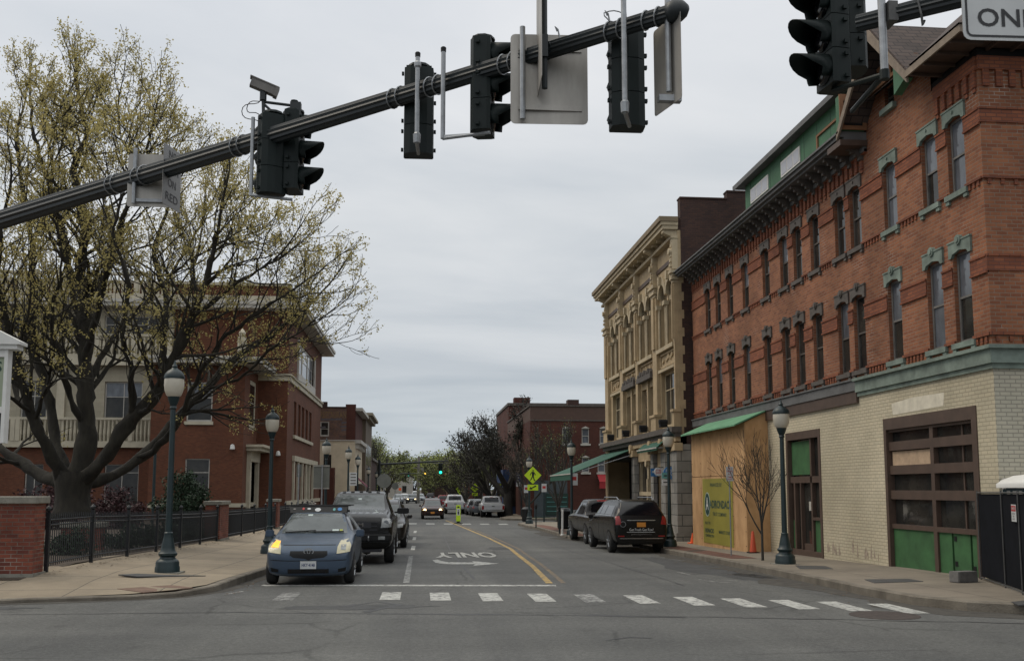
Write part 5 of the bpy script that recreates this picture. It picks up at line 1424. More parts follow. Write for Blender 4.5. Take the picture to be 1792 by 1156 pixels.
def fence(name, label, p, q, h=1.12):
    p, q = Vector(p), Vector(q); L_ = (q - p).length; t = thing(name, label, 'fence', (p.x, p.y, zL(*p)))
    P = lambda s: p.lerp(q, s / L_)
    m = MB(); s = .06
    while s < L_:
        a = P(s); z = zL(*a); m.tube([(a.x, a.y, z + .08), (a.x, a.y, z + h - .07), (a.x, a.y, z + h)], [.011, .011, .002], 4, cap=False); s += .115
    m.build('pickets', M['iron'], t)
    m = MB()
    k = max(2, int(L_ / 2.4))
    for hh in (.16, h - .22, h - .12):
        for j in range(k):
            a, b = P(L_ * j / k), P(L_ * (j + 1) / k); m.tube([(a.x, a.y, zL(*a) + hh), (b.x, b.y, zL(*b) + hh)], .018, 4)
    m.build('rails', M['iron'], t)
    for j in range(k + 1):
        a = P(min(max(L_ * j / k, .05), L_ - .05)); z = zL(*a); m = MB(); m.box(a.x - .035, a.x + .035, a.y - .035, a.y + .035, z - .05, z + h + .03)
        m.lathe((a.x, a.y, z + h + .03), [(.02, 0), (.055, .03), (.06, .07), (.03, .11), (.005, .13)], 8); m.build('post', M['iron'], t)
    return t
fence('iron_fence', 'black iron picket fence from the brick wall to the first pier', (-7.25, 19.98), (-7.15, 35.75))
fence('iron_fence', 'farther black iron fence between the two brick piers', (-7.15, 37.45), (-7.1, 49.4))
fence('iron_fence', 'farthest black iron fence past the last brick pier', (-7.1, 50.4), (-7.1, 66))

# ------------------------------------------------------------------ street lamps
def make_lamp():
    t = thing('street_lamp', 'x', 'street lamp')
    m = MB()
    m.lathe((0, 0, 0), [(.25, .0), (.25, .10), (.235, .13), (.235, .2), (.215, .24), (.165, .27), (.15, .31), (.185, .34), (.19, .38), (.15, .42), (.135, .50), (.105, .66), (.085, .74), (.09, .78), (.07, .80)], 12)
    m.build('base', M['lamp_green'], t, smooth=True, angle=35)
    m = MB(); m.lathe((0, 0, 0), [(.068, .78), (.052, 3.2), (.05, 3.24), (.075, 3.27), (.06, 3.31), (.085, 3.37), (.11, 3.44), (.125, 3.50)], 14); m.build('pole', M['lamp_green'], t, smooth=True, angle=35)
    m = MB(); m.lathe((0, 0, 0), [(.10, 3.48), (.15, 3.53), (.185, 3.62), (.20, 3.73), (.197, 3.85), (.19, 3.88)], 18); m.build('globe', M['lamp_globe'], t, smooth=True)
    m = MB(); m.lathe((0, 0, 0), [(.205, 3.865), (.21, 3.90), (.185, 3.97), (.13, 4.03), (.075, 4.06), (.05, 4.09), (.06, 4.12), (.03, 4.16), (.02, 4.2), (.005, 4.25)], 18); m.build('lamp_cap', M['lamp_green'], t, smooth=True, angle=40)
    m = MB(); m.box(-.29, .29, -.29, .29, -.05, .012); m.build('footing', M['concrete'], t)
    return t
lamp = make_lamp()
lamps = [(at(300, 800, 20.6).x, 20.6, 'green street lamp nearest on the left, beside the iron fence'), (at(475, 800, 29.6).x, 29.6, 'second left street lamp, before the brick library wing'),
         (at(571, 800, 45.5).x, 45.5, 'third left street lamp, against the cream shop wall'), (at(610, 800, 60).x, 60, 'fourth left street lamp, beside the maroon awning'), (at(626.5, 800, 73).x, 73, 'fifth left street lamp, just right of the fourth'),
         (at(645, 800, 92).x, 92, 'sixth left street lamp with pale globe before the brown building'), (at(659, 800, 118).x, 118, 'smallest left street lamp above the stop sign'),
         (at(1369, 800, 23.3).x, 23.3, 'nearest right street lamp beside the bare street tree'), (at(1170, 800, 33.6).x, 33.6, 'right street lamp behind the black SUV'), (at(1000, 800, 45).x, 45, 'right street lamp beside the white delineator post'),
         (at(926, 800, 62.5).x, 62.5, 'right street lamp carrying the yellow crossing sign')]
for i, (x, y, lb) in enumerate(lamps):
    o = lamp if i == 0 else dup(lamp)
    z = (zL if x < 0 else zR)(x, y)
    if i < 2: z += .0
    o.location = (x, y, z); o['label'] = lb; o['group'] = 'street lamps along both pavements'
    top_px = (632, 711, 764, 778, 793, 0, 0, 697, 745, 768, 797)[i]
    if top_px:
        ztop_ = at(500 if x < 0 else 1200, top_px, y).z
        o.scale = (1, 1, 1) if abs(ztop_ - z - 4.25) < .02 else (1, 1, max(.85, min(1.15, (ztop_ - z) / 4.25)))
# slim yard lamp
q = at(272, 780, 48); t = thing('yard_lamp', 'slim lamp post in the garden of the brick library', 'lamp post', (q.x, 48, 0))
m = MB(); m.tube([(q.x, 48, 0), (q.x, 48, q.z - .3)], .07, 8); m.build('pole', M['lamp_green'], t)
m = MB(); m.lathe((q.x, 48, q.z - .3), [(.1, 0), (.2, .25), (.22, .3), (.05, .42)], 10); m.build('head', M['lamp_globe'], t)

# ------------------------------------------------------------------ the mast arm overhead
AZ = 6.45
A0 = onZ(0, 385, AZ); A1 = onZ(1176, 22, AZ)
ad = (A1 - A0).normalized(); AS = A0 - ad * 3.2
ma = thing('signal_mast_arm', 'long ribbed dark mast arm crossing overhead from the left and carrying signals', 'mast arm', (AS.x, AS.y, gz(AS.y)))
m = MB(); L_ = (A1 - AS).length; n = 60
m.tube([AS + (A1 - AS) * (i / n) for i in range(n + 1)], [.185 - .102 * i / n for i in range(n + 1)], 24, ribs=1)
m.build('arm', M['arm'], ma, smooth=False)
m = MB(); e_ = A1 + ad * .02; m.tube([A1 - ad * .03, A1 + ad * .03, A1 + ad * .07, A1 + ad * .13, A1 + ad * .17], [.105, .115, .11, .08, .03], 16); m.build('end_cap', M['arm'], ma, smooth=True)
m = MB(); m.tube([(AS.x, AS.y, gz(AS.y)), (AS.x, AS.y, 7.2)], [.24, .18], 16); m.lathe((AS.x, AS.y, .2), [(.35, -.1), (.35, .25), (.26, .4)], 16); m.build('mast', M['arm'], ma)
def armpt(px):
    """point of the arm axis seen at column px"""
    lo, hi = 0.0, (A1 - AS).length
    for _ in range(50):
        mid = (lo + hi) / 2; p = AS + ad * mid - Vector((0, 0, EYE)); f = p.dot(FW); x = CX + F_PX * p.dot(RT) / f
        if x < px: lo = mid
        else: hi = mid
    return AS + ad * lo, lo
def armr(s): return .185 - .102 * s / L_
side = ad.cross(Vector((0, 0, 1))).normalized()
if side.y > 0: side = -side      # towards the camera
for px_ in (198, 208, 243, 255, 415, 427, 688, 702, 752, 767, 880, 897, 1065, 1086, 1130, 1152):
    p, s = armpt(px_); m = MB(); r = armr(s) + .006
    # a steel band round the arm
    a = side; b = Vector((0, 0, 1)); pts = [p + a * (r * math.cos(t)) + b * (r * math.sin(t)) + ad * (.02 * math.sin(t)) for t in [2 * PI * k / 16 for k in range(17)]]
    m.tube(pts, .009, 5, cap=False)
    o = m.build('steel_band', M['galv'], ma)
def vpipe(mb, p, z0, z1, r=.03): mb.tube([(p.x, p.y, z0), (p.x, p.y, z1)], r, 10)
def signal_head(name, label, loc, rz, visor=.26, sections=3, group='traffic signal heads overhead'):
    """local frame: lenses look along +x, z up, loc is the centre of the housing"""
    t = thing(name, label, 'traffic signal', loc, rz, group)
    S = .355; H_ = S * sections
    m = MB()
    prof = [(-.10, -.17), (.05, -.178), (.09, -.165), (.09, .165), (.05, .178), (-.10, .17), (-.145, .10), (-.16, 0), (-.145, -.10)]
    for k in range(sections):
        z0 = -H_ / 2 + k * S + .004; z1 = z0 + S - .008
        m.add([(x, y, z0) for x, y in prof] + [(x, y, z1) for x, y in prof], [tuple(range(9))[::-1], tuple(range(9, 18))] + [(i, (i + 1) % 9, 9 + (i + 1) % 9, 9 + i) for i in range(9)])
        for zz_ in (z0 + .06, z1 - .06):
            for s in (-1, 1): m.box(-.07, -.03, s * .178, s * .205, zz_ - .018, zz_ + .018)
    m.box(-.11, .05, -.15, .15, H_ / 2, H_ / 2 + .02)
    m.lathe((-.02, 0, H_ / 2 + .02), [(.14, 0), (.13, .03), (.08, .05)], 10)
    m.build('housing', M['signal'], t, local=True)
    for k in range(sections):
        zc = -H_ / 2 + S * (k + .5); vs = []; fs = []; n = 16; r = .158
        for i in range(n + 1):
            a = math.radians(-40) + math.radians(260) * i / n
            ln = visor * (0.35 + .65 * max(0, math.sin(a)) ** .6) if math.sin(a) > 0 else visor * .30
            vs += [(.09, r * math.cos(a), zc + r * math.sin(a)), (.09 + ln, (r + .006) * math.cos(a), zc + (r + .006) * math.sin(a) - .03 * ln / visor)]
        for i in range(n): fs.append((2 * i, 2 * i + 1, 2 * i + 3, 2 * i + 2))
        m = MB(); m.add(vs, fs); o = m.build('visor', M['signal'], t, local=True, recalc=False, smooth=True)
        sd = o.modifiers.new('thickness', 'SOLIDIFY'); sd.thickness = .006
        m = MB(); m.lathe((.085, 0, zc), [(.15, 0), (.15, .02), (.08, .045), (.01, .05)], 16, axis='x')
        m.build('lens', M['glass_dim'], t, local=True, smooth=True)
    return t
def hang_bracket(t_, m_, p, z0, z1, hd, name='bracket'):
    pass
awayz = PI / 2
# B: signal seen from behind at column 733
def back_signal(px_, ptop, pbot, label):
    p, s = armpt(px_); q = at(px_, (ptop + pbot) / 2, p.y + .33)
    zt_, zb_ = at(px_, ptop, q.y).z, at(px_, pbot, q.y).z; zc = (zt_ + zb_) / 2
    k = (zt_ - zb_) / 1.065
    t = signal_head('traffic_signal', label, (q.x, q.y, zc), PI / 2 - .02)
    m = MB(); c = at(px_ - 3, (ptop + pbot) / 2, p.y - armr(s) - .06); c.z = 0
    zlow = zc - .50
    m.tube([(c.x, c.y, zlow), (c.x, c.y, AZ + .33)], .027, 10)
    m.tube([(c.x, c.y, zlow), (c.x - .0, c.y, zlow - .03), (q.x, q.y - .12, zc - .535)], .022, 8)
    m.tube([(c.x, c.y, AZ + .22), (q.x, q.y, zc + .56)], .02, 8)
    m.lathe((c.x, c.y, zlow - .04), [(.04, 0), (.045, .1), (.03, .12)], 8); m.lathe((c.x, c.y, AZ + .2), [(.03, 0), (.04, .02), (.04, .06), (.03, .08)], 8)
    m.build('mounting_pipe', M['galv'], t)
    m = MB(); m.lathe((c.x, c.y, AZ + .33), [(.03, 0), (.032, .05), (.02, .06)], 8); m.build('pipe_cap', M['black'], t)
    return t
back_signal(733, 122, 277, 'traffic signal head seen from behind, left of centre under the arm')
back_signal(1096, 52, 230, 'traffic signal head seen from behind near the arm tip')
# C: head turned to the right with its bracket, column 862
p, s = armpt(862); q = p - side * .3 + ad * .03
q = Vector((at(848, 160, q.y).x, q.y, at(860, 155, q.y).z))
tC = signal_head('traffic_signal', 'traffic signal head with hooded lenses facing right, before the square sign back', tuple(q), -.22, visor=.30)
m = MB(); pc, sc_ = armpt(789); c = pc + side * (armr(sc_) + .035)
zt_, zb_ = at(792, 92, c.y).z, at(786, 243, c.y).z
m.tube([(c.x, c.y, zb_), (c.x, c.y, zt_)], .027, 10); m.tube([(c.x, c.y, zb_ + .02), (q.x, q.y, q.z - .53)], .022, 8); m.tube([(c.x, c.y, zb_ - .0), (q.x + .05, q.y - .16, q.z - .57)], .02, 8)
m.build('mounting_pipe', M['galv'], tC)
m = MB(); m.lathe((c.x, c.y, zt_), [(.03, 0), (.032, .05), (.02, .06)], 8); m.build('pipe_cap', M['black'], tC)
# A: pair of heads at the left, column 490, with a camera above
p, s = armpt(505); q = p - side * .30
qa = at(473, 342, q.y + .05) + Vector((0, 0, .5325)); qb = at(514, 336, q.y + .15) + Vector((0, 0, .5325))
tA = signal_head('traffic_signal', 'traffic signal head seen from behind at the left, under the small camera', tuple(qa), PI / 2 + .5)
m = MB(); pc, sc_ = armpt(458); c = pc + side * (armr(sc_) + .03); m.tube([(c.x, c.y, qa.z - .56), (c.x, c.y, AZ + .25)], .025, 10); m.tube([(c.x, c.y, qa.z - .55), (qb.x, qb.y - .1, qa.z - .58)], .022, 8)
m.build('mounting_pipe', M['galv'], tA)
tA2 = signal_head('traffic_signal', 'traffic signal head with hooded lenses facing right, left end of the row', tuple(qb), -.12, visor=.30)
m = MB(); m.tube([(qb.x - .02, qb.y, qb.z + .53), (qb.x - .02, qb.y, qb.z + .72)], .05, 8); m.build('top_mount', M['signal'], tA2)
# video camera on a stub
p, s = armpt(462); cq = at(461, 153, p.y)
tv = thing('traffic_camera', 'small grey video camera on a stub above the arm at the left', 'camera', tuple(cq))
m = MB(); m.box(-.17, .17, -.06, .06, -.055, .055); m.box(-.20, .19, -.07, .07, .055, .07); m.box(.15, .2, -.068, .068, -.066, .066)
m.xf(Matrix.Rotation(.32, 4, 'Y') @ Matrix.Rotation(.2, 4, 'Z')); m.build('body', M['frame_grey'], tv, local=True)
m = MB(); m.tube([(cq.x, cq.y, cq.z - .05), (cq.x, cq.y, cq.z - .18)], .045, 8); m.tube([(cq.x, cq.y, cq.z - .15), (p.x, p.y, AZ)], .022, 8)
m.tube([(cq.x, cq.y, cq.z - .2), (cq.x + .42, cq.y, cq.z - .24)], .02, 8); m.tube([(cq.x, cq.y, cq.z - .22), (cq.x + .22, cq.y, cq.z - .42)], .018, 8); m.box(cq.x + .36, cq.x + .5, cq.y - .05, cq.y + .05, cq.z - .5, cq.z - .2)
m.build('stub', M['arm'], tv)
m = MB()
for rr, ph in ((.16, 0), (.12, .5)):
    m.tube([(cq.x - .02 - rr * (1 - math.cos(t)) * .8, cq.y + .02, cq.z - .12 - rr * 2.4 * (t / PI) * .55 - .03 * math.sin(t * 2 + ph)) for t in [PI * 2 * k / 14 for k in range(15)]], .006, 4)
m.build('cable', M['black'], tv)
# D: square sign back with rails and edge-on sign
p, s = armpt(965); c = p - side * .02
def plate(pts4, th=.006):
    pass
def sign_panel(name, label, cat, c, w, h, rz, front, back, rnd=.04, poly=None, th=.004):
    """upright panel; local +y is the back (away), -y is the face"""
    t = thing(name, label, cat, tuple(c), rz)
    def outline():
        if poly: return poly
        o = []
        for cx_, cz_, a0 in ((w / 2 - rnd, h / 2 - rnd, 0), (-w / 2 + rnd, h / 2 - rnd, 90), (-w / 2 + rnd, -h / 2 + rnd, 180), (w / 2 - rnd, -h / 2 + rnd, 270)):
            for k in range(4): a = math.radians(a0 + 30 * k); o.append((cx_ + rnd * math.cos(a), cz_ + rnd * math.sin(a)))
        return o
    O = outline()
    m = MB(); m.prism([(x, 0, z) for x, z in O], (0, th, 0)); m.build('panel', back, t, local=True)
    if front:
        m = MB(); m.add([(x, -.002, z) for x, z in O], [tuple(range(len(O)))]); m.build('face', front, t, local=True, recalc=False)
    return t
p, s = armpt(962); pf = p - side * (armr(s) + .10); cc = at(961, 139, pf.y); 
wD = (at(1027, 139, pf.y) - at(893, 139, pf.y)).length; hD = at(960, 60, pf.y).z - at(960, 216, pf.y).z
tD = sign_panel('road_sign', 'large square sign seen from its bare aluminium back under the arm', 'road sign', cc, wD, hD, PI - .05, M['sign_white'], M['alu'], .05)
m = MB(); p0 = at(914, 140, pf.y - .03)
m.tube([(p0.x, pf.y - .06, at(914, 212, pf.y).z), (p0.x, pf.y - .06, at(914, 52, pf.y).z)], .03, 10); m.build('support_pipe', M['galv'], tD)
m = MB()
for zz_ in (.33, -.33): m.box(cc.x - wD * .40, cc.x + wD * .42, pf.y - .035, pf.y - .006, cc.z + zz_ * hD * 1.0 - .028, cc.z + zz_ * hD + .028)
m.build('rail', M['alu'], tD)
# edge-on sign before it
p, s = armpt(945); pe = p + side * (armr(s) + .10); c0 = at(943, 70, pe.y)
hE = at(943, -60, pe.y).z - at(943, 155, pe.y).z
tE = thing('road_sign', 'thin road sign seen edge on, standing up past the top of the arm', 'road sign', (c0.x, pe.y, (at(943, -60, pe.y).z + at(943, 155, pe.y).z) / 2))
m = MB(); zc = tE.location.z; m.prism([(c0.x - .012, pe.y - .32, zc - hE / 2), (c0.x + .012, pe.y + .3, zc - hE / 2), (c0.x + .012, pe.y + .3, zc + hE / 2), (c0.x - .012, pe.y - .32, zc + hE / 2)], (.005, 0, 0)); m.build('panel', M['alu'], tE)
m = MB(); x_ = at(953, 70, pe.y).x; m.tube([(x_, pe.y, at(953, 155, pe.y).z), (x_, pe.y, zc + hE / 2 + .1)], .03, 10); m.box(x_ - .05, x_ + .03, pe.y - .05, pe.y + .05, AZ - .12, AZ + .12)
m.tube([(x_ + .02, pe.y, AZ), (x_ + .16, pe.y + .1, AZ + .02)], .06, 8); m.build('support_pipe', M['arm'], tE)
m = MB()
for (a, b) in ((980, 30), (1068, 22)):
    p, s = armpt(a)
    m.tube([p + Vector((0, 0, armr(s))), p + Vector((-.02, 0, armr(s) + .10)), p + Vector((-.05, 0, armr(s) + .13)), p + Vector((-.03, 0, armr(s) + .08))], .009, 5)
p, s = armpt(1075); m.tube([p + Vector((.10 * math.cos(t) * (1 + .2 * math.sin(3 * t)), 0, armr(s) + .06 + .06 * math.sin(t))) for t in [2 * PI * k / 12 for k in range(13)]], .007, 4)
m.build('loose_strap', M['galv'], ma)
# F: narrow sign near the tip, turned
p, s = armpt(1168); pf = p - side * .12; cF = at(1168, 112, pf.y)
hF = at(1168, 38, pf.y).z - at(1168, 190, pf.y).z
tF = sign_panel('road_sign', 'aluminium sign back turned nearly edge on at the arm tip', 'road sign', cF, .52, hF, PI - 1.30, M['sign_white'], M['alu'], .03)
m = MB(); x_ = at(1165, 100, pf.y).x; m.tube([(x_, pf.y - .1, at(1165, 168, pf.y).z), (x_, pf.y - .1, AZ + .3)], .028, 8); m.box(x_ - .1, x_ + .12, pf.y - .12, pf.y - .04, cF.z - .42, cF.z - .36); m.build('support_pipe', M['galv'], tF)
# G: signs at column 268 and the turn sign beside it
p, s = armpt(262); pf = p - side * .24; cG = at(262, 316, pf.y)
wG = (at(300, 316, pf.y) - at(223, 316, pf.y)).length; hG = at(262, 270, pf.y).z - at(262, 362, pf.y).z
tG = sign_panel('road_sign', 'small square sign seen from its aluminium back before the maple crown', 'road sign', cG, wG, hG, PI, M['sign_white'], M['alu'], .04)
m = MB(); x_ = at(238, 300, pf.y).x; m.tube([(x_, pf.y - .06, at(238, 358, pf.y).z), (x_, pf.y - .06, at(238, 262, pf.y).z)], .03, 8)
m.box(cG.x - wG * .3, cG.x + wG * .42, pf.y - .05, pf.y - .02, cG.z - hG * .42, cG.z - hG * .36); m.build('support_pipe', M['galv'], tG)
M['face_dim'] = mat('dulled white sign face', (0.24, .24, .24), .6)
cN = at(301, 312, pf.y - .3)
hN = at(300, 258, cN.y).z - at(300, 362, cN.y).z
tN = sign_panel('road_sign', 'white NO TURN ON RED sign turned away beside the small square sign', 'road sign', cN, .56, hN, 1.36, M['face_dim'], M['alu'], .03)
m = MB()
for k, s_ in enumerate(('NO', 'TURN', 'ON', 'RED')): text_on(m, s_, (0, -.006, hN * (.36 - .235 * k)), (1, 0, 0), (0, 0, 1), .17, .008, .38 if k not in (0, 2) else .24)
m.build('lettering', M['sign_black'], tN, local=True, recalc=False)

# second arm at the top right, with its signal and the ONLY sign
BZ = 6.3
B0 = onZ(1500, 42, BZ); B1 = onZ(1690, -6, BZ); bd = (B1 - B0).normalized(); BE = B0 + bd * 9
M['galv_dark'] = mat('dull dark steel', (0.09, .09, .088), .55, metal=.5, var=.25, vscale=10)
mb_ = thing('signal_mast_arm', 'second dark mast arm reaching in from the upper right corner', 'mast arm', (BE.x, BE.y, gz(BE.y)))
m = MB(); n = 40; m.tube([B0 + (BE - B0) * (i / n) for i in range(n + 1)], [.082 + .10 * i / n for i in range(n + 1)], 24, ribs=1); m.build('arm', M['arm'], mb_)
m = MB(); m.tube([(BE.x, BE.y, 0), (BE.x, BE.y, 7)], [.22, .18], 14); m.build('mast', M['arm'], mb_)
m = MB(); p = B0 + bd * .28; m.box(p.x - .045, p.x + .045, p.y - .12, p.y + .08, BZ - .095, BZ + .095); p = B0 + bd * .5; m.tube([p + Vector((0, -.1, .06)), p + Vector((.02, -.12, -.1)), p + Vector((.04, -.1, -.2)), p + Vector((.06, -.1, -.15))], .012, 5)
m.build('clamp', M['galv_dark'], mb_)
def near_head(px_, pbot, Y_, rz, label):
    q = at(px_, pbot, Y_); q.z += .5325; return signal_head('traffic_signal', label, tuple(q), rz, visor=.36), q
tS, qs = near_head(1458, 155, 9.1, PI + .10, 'left one of the two near signals at the top right, hooded lenses facing left')
tS2, qs2 = near_head(1489, 128, 9.35, PI - .12, 'right one of the two near signals at the top right, beside its steel pipe')
m = MB(); pp = at(1545, 60, 8.35); m.tube([(pp.x, pp.y, at(1545, 128, pp.y).z), (pp.x, pp.y, BZ + .5)], .036, 12)
m.build('mounting_pipe', M['galv'], tS2)
m = MB(); zl = at(1545, 130, pp.y).z
m.tube([(pp.x, pp.y, zl), (qs.x, qs.y, qs.z - .55)], .027, 8); m.tube([(pp.x, pp.y, zl), (qs2.x, qs2.y, zl + .05)], .027, 8); m.lathe((pp.x, pp.y, zl - .05), [(.045, 0), (.045, .09)], 10); m.build('bracket', M['signal'], tS2)
cO = at(1688, 68, 6.9)
wO = .84; hO = 1.1
tO = sign_panel('road_sign', 'white lane sign reading ONLY cut off by the upper right corner', 'road sign', (cO.x + wO / 2, 6.9, cO.z + hO / 2), wO, hO, -.04, M['sign_white'], M['alu'], .06)
m = MB(); rr = .045
def ring_rect(mb, w, h, t, y, r=.05):
    o = []; i_ = []
    for cx_, cz_, a0 in ((w / 2 - r, h / 2 - r, 0), (-w / 2 + r, h / 2 - r, 90), (-w / 2 + r, -h / 2 + r, 180), (w / 2 - r, -h / 2 + r, 270)):
        for k in range(4):
            a = math.radians(a0 + 30 * k); o.append((cx_ + r * math.cos(a), cz_ + r * math.sin(a))); i_.append((cx_ + (r - t) * math.cos(a), cz_ + (r - t) * math.sin(a)))
    n = len(o); mb.add([(x, y, z) for x, z in o] + [(x, y, z) for x, z in i_], [(k, (k + 1) % n, n + (k + 1) % n, n + k) for k in range(n)])
ring_rect(m, wO - .05, hO - .05, .017, -.006)
text_on(m, 'ONLY', (.0, -.006, -hO / 2 + .178), (1, 0, 0), (0, 0, 1), .205, .014, .61)
text_on(m, 'LEFT', (0, -.006, .22), (1, 0, 0), (0, 0, 1), .2, .012, .5)
text_on(m, 'TURN', (0, -.006, -.02), (1, 0, 0), (0, 0, 1), .2, .012, .56)
m.build('lettering', M['sign_black'], tO, local=True, recalc=False)
m = MB(); m.box(-.03, .03, .004, .08, -.3, .3); m.build('bracket', M['galv'], tO, local=True)

# ------------------------------------------------------------------ left edge: white pedimented notice sign
sy = 13.2
c0 = at(0, 600, sy); r_ = at(33, 604, sy); bt = at(10, 775, sy).z
t = thing('notice_sign', 'white pedimented notice board cut off by the left edge', 'sign', (r_.x - 1.0, sy, gz(sy)))
w2 = 2.0; xr = r_.x; xl = xr - w2; xi = at(20, 700, sy).x
tp = at(8, 612, sy).z; pk = tp + .55
m = MB(); m.prism([(xl, sy - .1, tp), (xr + .02, sy - .1, tp), (xr + .02, sy - .1, tp + .06), ((xl + xr) / 2, sy - .1, pk), (xl, sy - .1, tp + .06)], (0, .2, 0))
m.prism([(xl - .04, sy - .13, tp + .06), (xr + .06, sy - .13, tp + .06), (xr + .06, sy - .13, tp + .1), ((xl + xr) / 2, sy - .13, pk + .08), ((xl + xr) / 2, sy - .13, pk + .02)], (0, .26, 0))
m.build('pediment', M['white'], t)
m = MB(); xi = xr - .10; m.box(xi - .045, xi, sy - .07, sy + .07, bt, tp); m.box(xl + .1, xl + .2, sy - .07, sy + .07, bt, tp); zmid = at(8, 716, sy).z
m.box(xl + .2, xi - .045, sy - .06, sy + .06, zmid - .05, zmid + .03); m.box(xl + .2, xi - .045, sy - .06, sy + .06, bt, bt + .07); m.box(xl + .2, xi - .045, sy - .06, sy + .06, tp - .1, tp)
m.build('frame', M['white'], t)
m = MB(); m.box(xl + .2, xi - .045, sy - .03, sy + .03, zmid + .03, tp - .1); m.build('panel', mat('pale green sign panel', (0.30, .34, .24), .6), t)
m = MB(); m.box(xl + .2, xi - .045, sy - .03, sy + .03, bt + .07, zmid - .05); m.build('letter_board', M['black'], t)
m = MB(); q = at(4, 640, sy); text_on(m, 'S', (xi - .125, sy - .034, q.z - .02), (1, 0, 0), (0, 0, 1), .19, .012); text_on(m, 'NEW', (xi - .46, sy - .034, q.z - .02), (1, 0, 0), (0, 0, 1), .19, .012)
m.build('lettering', mat('green letters', (0.02, .06, .04), .6), t, recalc=False)
m = MB(); m.box(xl + .5, xl + .62, sy - .06, sy + .06, 0, bt); m.box(xr - .75, xr - .63, sy - .06, sy + .06, 0, bt) if False else None; m.box(xl + .9, xl + 1.02, sy - .06, sy + .06, 0, bt); m.build('post', M['white'], t)

# ------------------------------------------------------------------ signs and posts along the street
def post_sign(name, label, cat, x, y, ztop, post_r, post_mt, zf, cat2=None):
    t = thing(name, label, cat, (x, y, zf(x, y)))
    m = MB(); m.tube([(x, y, zf(x, y) - .02), (x, y, ztop)], post_r, 8); m.build('post', post_mt, t); return t
def rect_face(t, x, y, z0, z1, w, mt, name='face', d=.03, th=.004, back=None):
    m = MB(); m.box(x - w / 2, x + w / 2, y - d - th, y - d, z0, z1); return m.build(name, mt, t)
# no parking sign by the street tree
x, y = at(1278, 900, 27.4).x, 27.4
za, zb = at(1278, 840, y).z, at(1278, 816, y).z
t = post_sign('parking_sign', 'white no parking sign on a thin green post before the plywood hoarding', 'parking sign', x, y, zb + .06, .02, M['galv'], zR)
rect_face(t, x, y, za - .02, zb + .0, .215, M['sign_white'])
m = MB()
for k, (s_, w, h) in enumerate((('NO', .1, .07), ('PARKING', .18, .08), ('ANY', .1, .06), ('TIME', .13, .06))): text_on(m, s_, (x, y - .036, zb - .05 - k * .085), (1, 0, 0), (0, 0, 1), h, .01, w)
m.box(x - .06, x + .06, y - .038, y - .035, za + .02, za + .035); m.build('lettering', M['sign_red'], t, recalc=False)
# pedestrian crossing signs
def ped_sign(label, x, y, zc, r, post_z=None, zf=zR, small=None):
    t = thing('crossing_sign', label, 'crossing sign', (x, y, zf(x, y)), 0, 'yellow green crossing signs')
    if post_z is not None:
        m = MB(); m.tube([(x, y, zf(x, y)), (x, y, post_z)], .03, 8); m.build('post', M['galv'], t)
    m = MB(); m.prism([(x - r, y - .12, zc), (x, y - .12, zc - r), (x + r, y - .12, zc), (x, y - .12, zc + r)], (0, .005, 0)); m.build('diamond', M['sign_lime'], t)
    m = MB(); k = r * 1.05
    yy = y - .124
    P_ = lambda pts: m.add([(x + a * k, yy, zc + b * k) for a, b in pts], [tuple(range(len(pts)))])
    P_([(.03 + .085 * math.cos(a), .50 + .085 * math.sin(a)) for a in [2 * PI * i / 10 for i in range(10)]])
    P_([(-.10, .38), (.12, .38), (.17, .05), (.10, -.1), (-.08, -.1), (-.10, .1)])
    P_([(-.10, .38), (-.28, .18), (-.30, -.02), (-.24, -.02), (-.20, .14), (-.08, .28)]); P_([(.12, .38), (.26, .2), (.36, .02), (.30, -.02), (.20, .12), (.10, .24)])
    P_([(-.08, -.1), (.04, -.1), (-.10, -.42), (-.26, -.58), (-.34, -.53), (-.20, -.38)]); P_([(.0, -.08), (.12, -.1), (.16, -.34), (.26, -.56), (.34, -.60), (.22, -.64), (.12, -.6), (.05, -.36)])
    m.build('walking_figure', M['sign_black'], t, recalc=False)
    pw, ph = (small or (r * .62, r * .33)); z2 = zc - r - ph - .04
    m = MB(); m.box(x - pw, x + pw, y - .125, y - .12, z2 - ph, z2 + ph); m.build('arrow_plaque', M['sign_lime'], t)
    m = MB(); m.add([(x + a * pw, y - .129, z2 + b * ph) for a, b in ((.6, .6), (.7, .35), (-.15, -.35), (-.05, -.7), (-.65, -.6), (-.45, .3), (-.3, -.1), (.5, .75))], [tuple(range(8))]); m.build('arrow', M['sign_black'], t, recalc=False)
    return t
Y4 = 62.5; x4 = lamps[10][0]
q = at(932, 831, Y4); ped_sign('large yellow green crossing diamond on the right street lamp', q.x, Y4, q.z, .56 * 1.0, None)
q = at(831, 853, 108); ped_sign('middle crossing diamond beside the parked white pickups', q.x, 108, q.z, .50, q.z)
q = at(802, 856, 150); ped_sign('small far crossing diamond over the left white pickup', q.x, 150, q.z, .50, q.z)
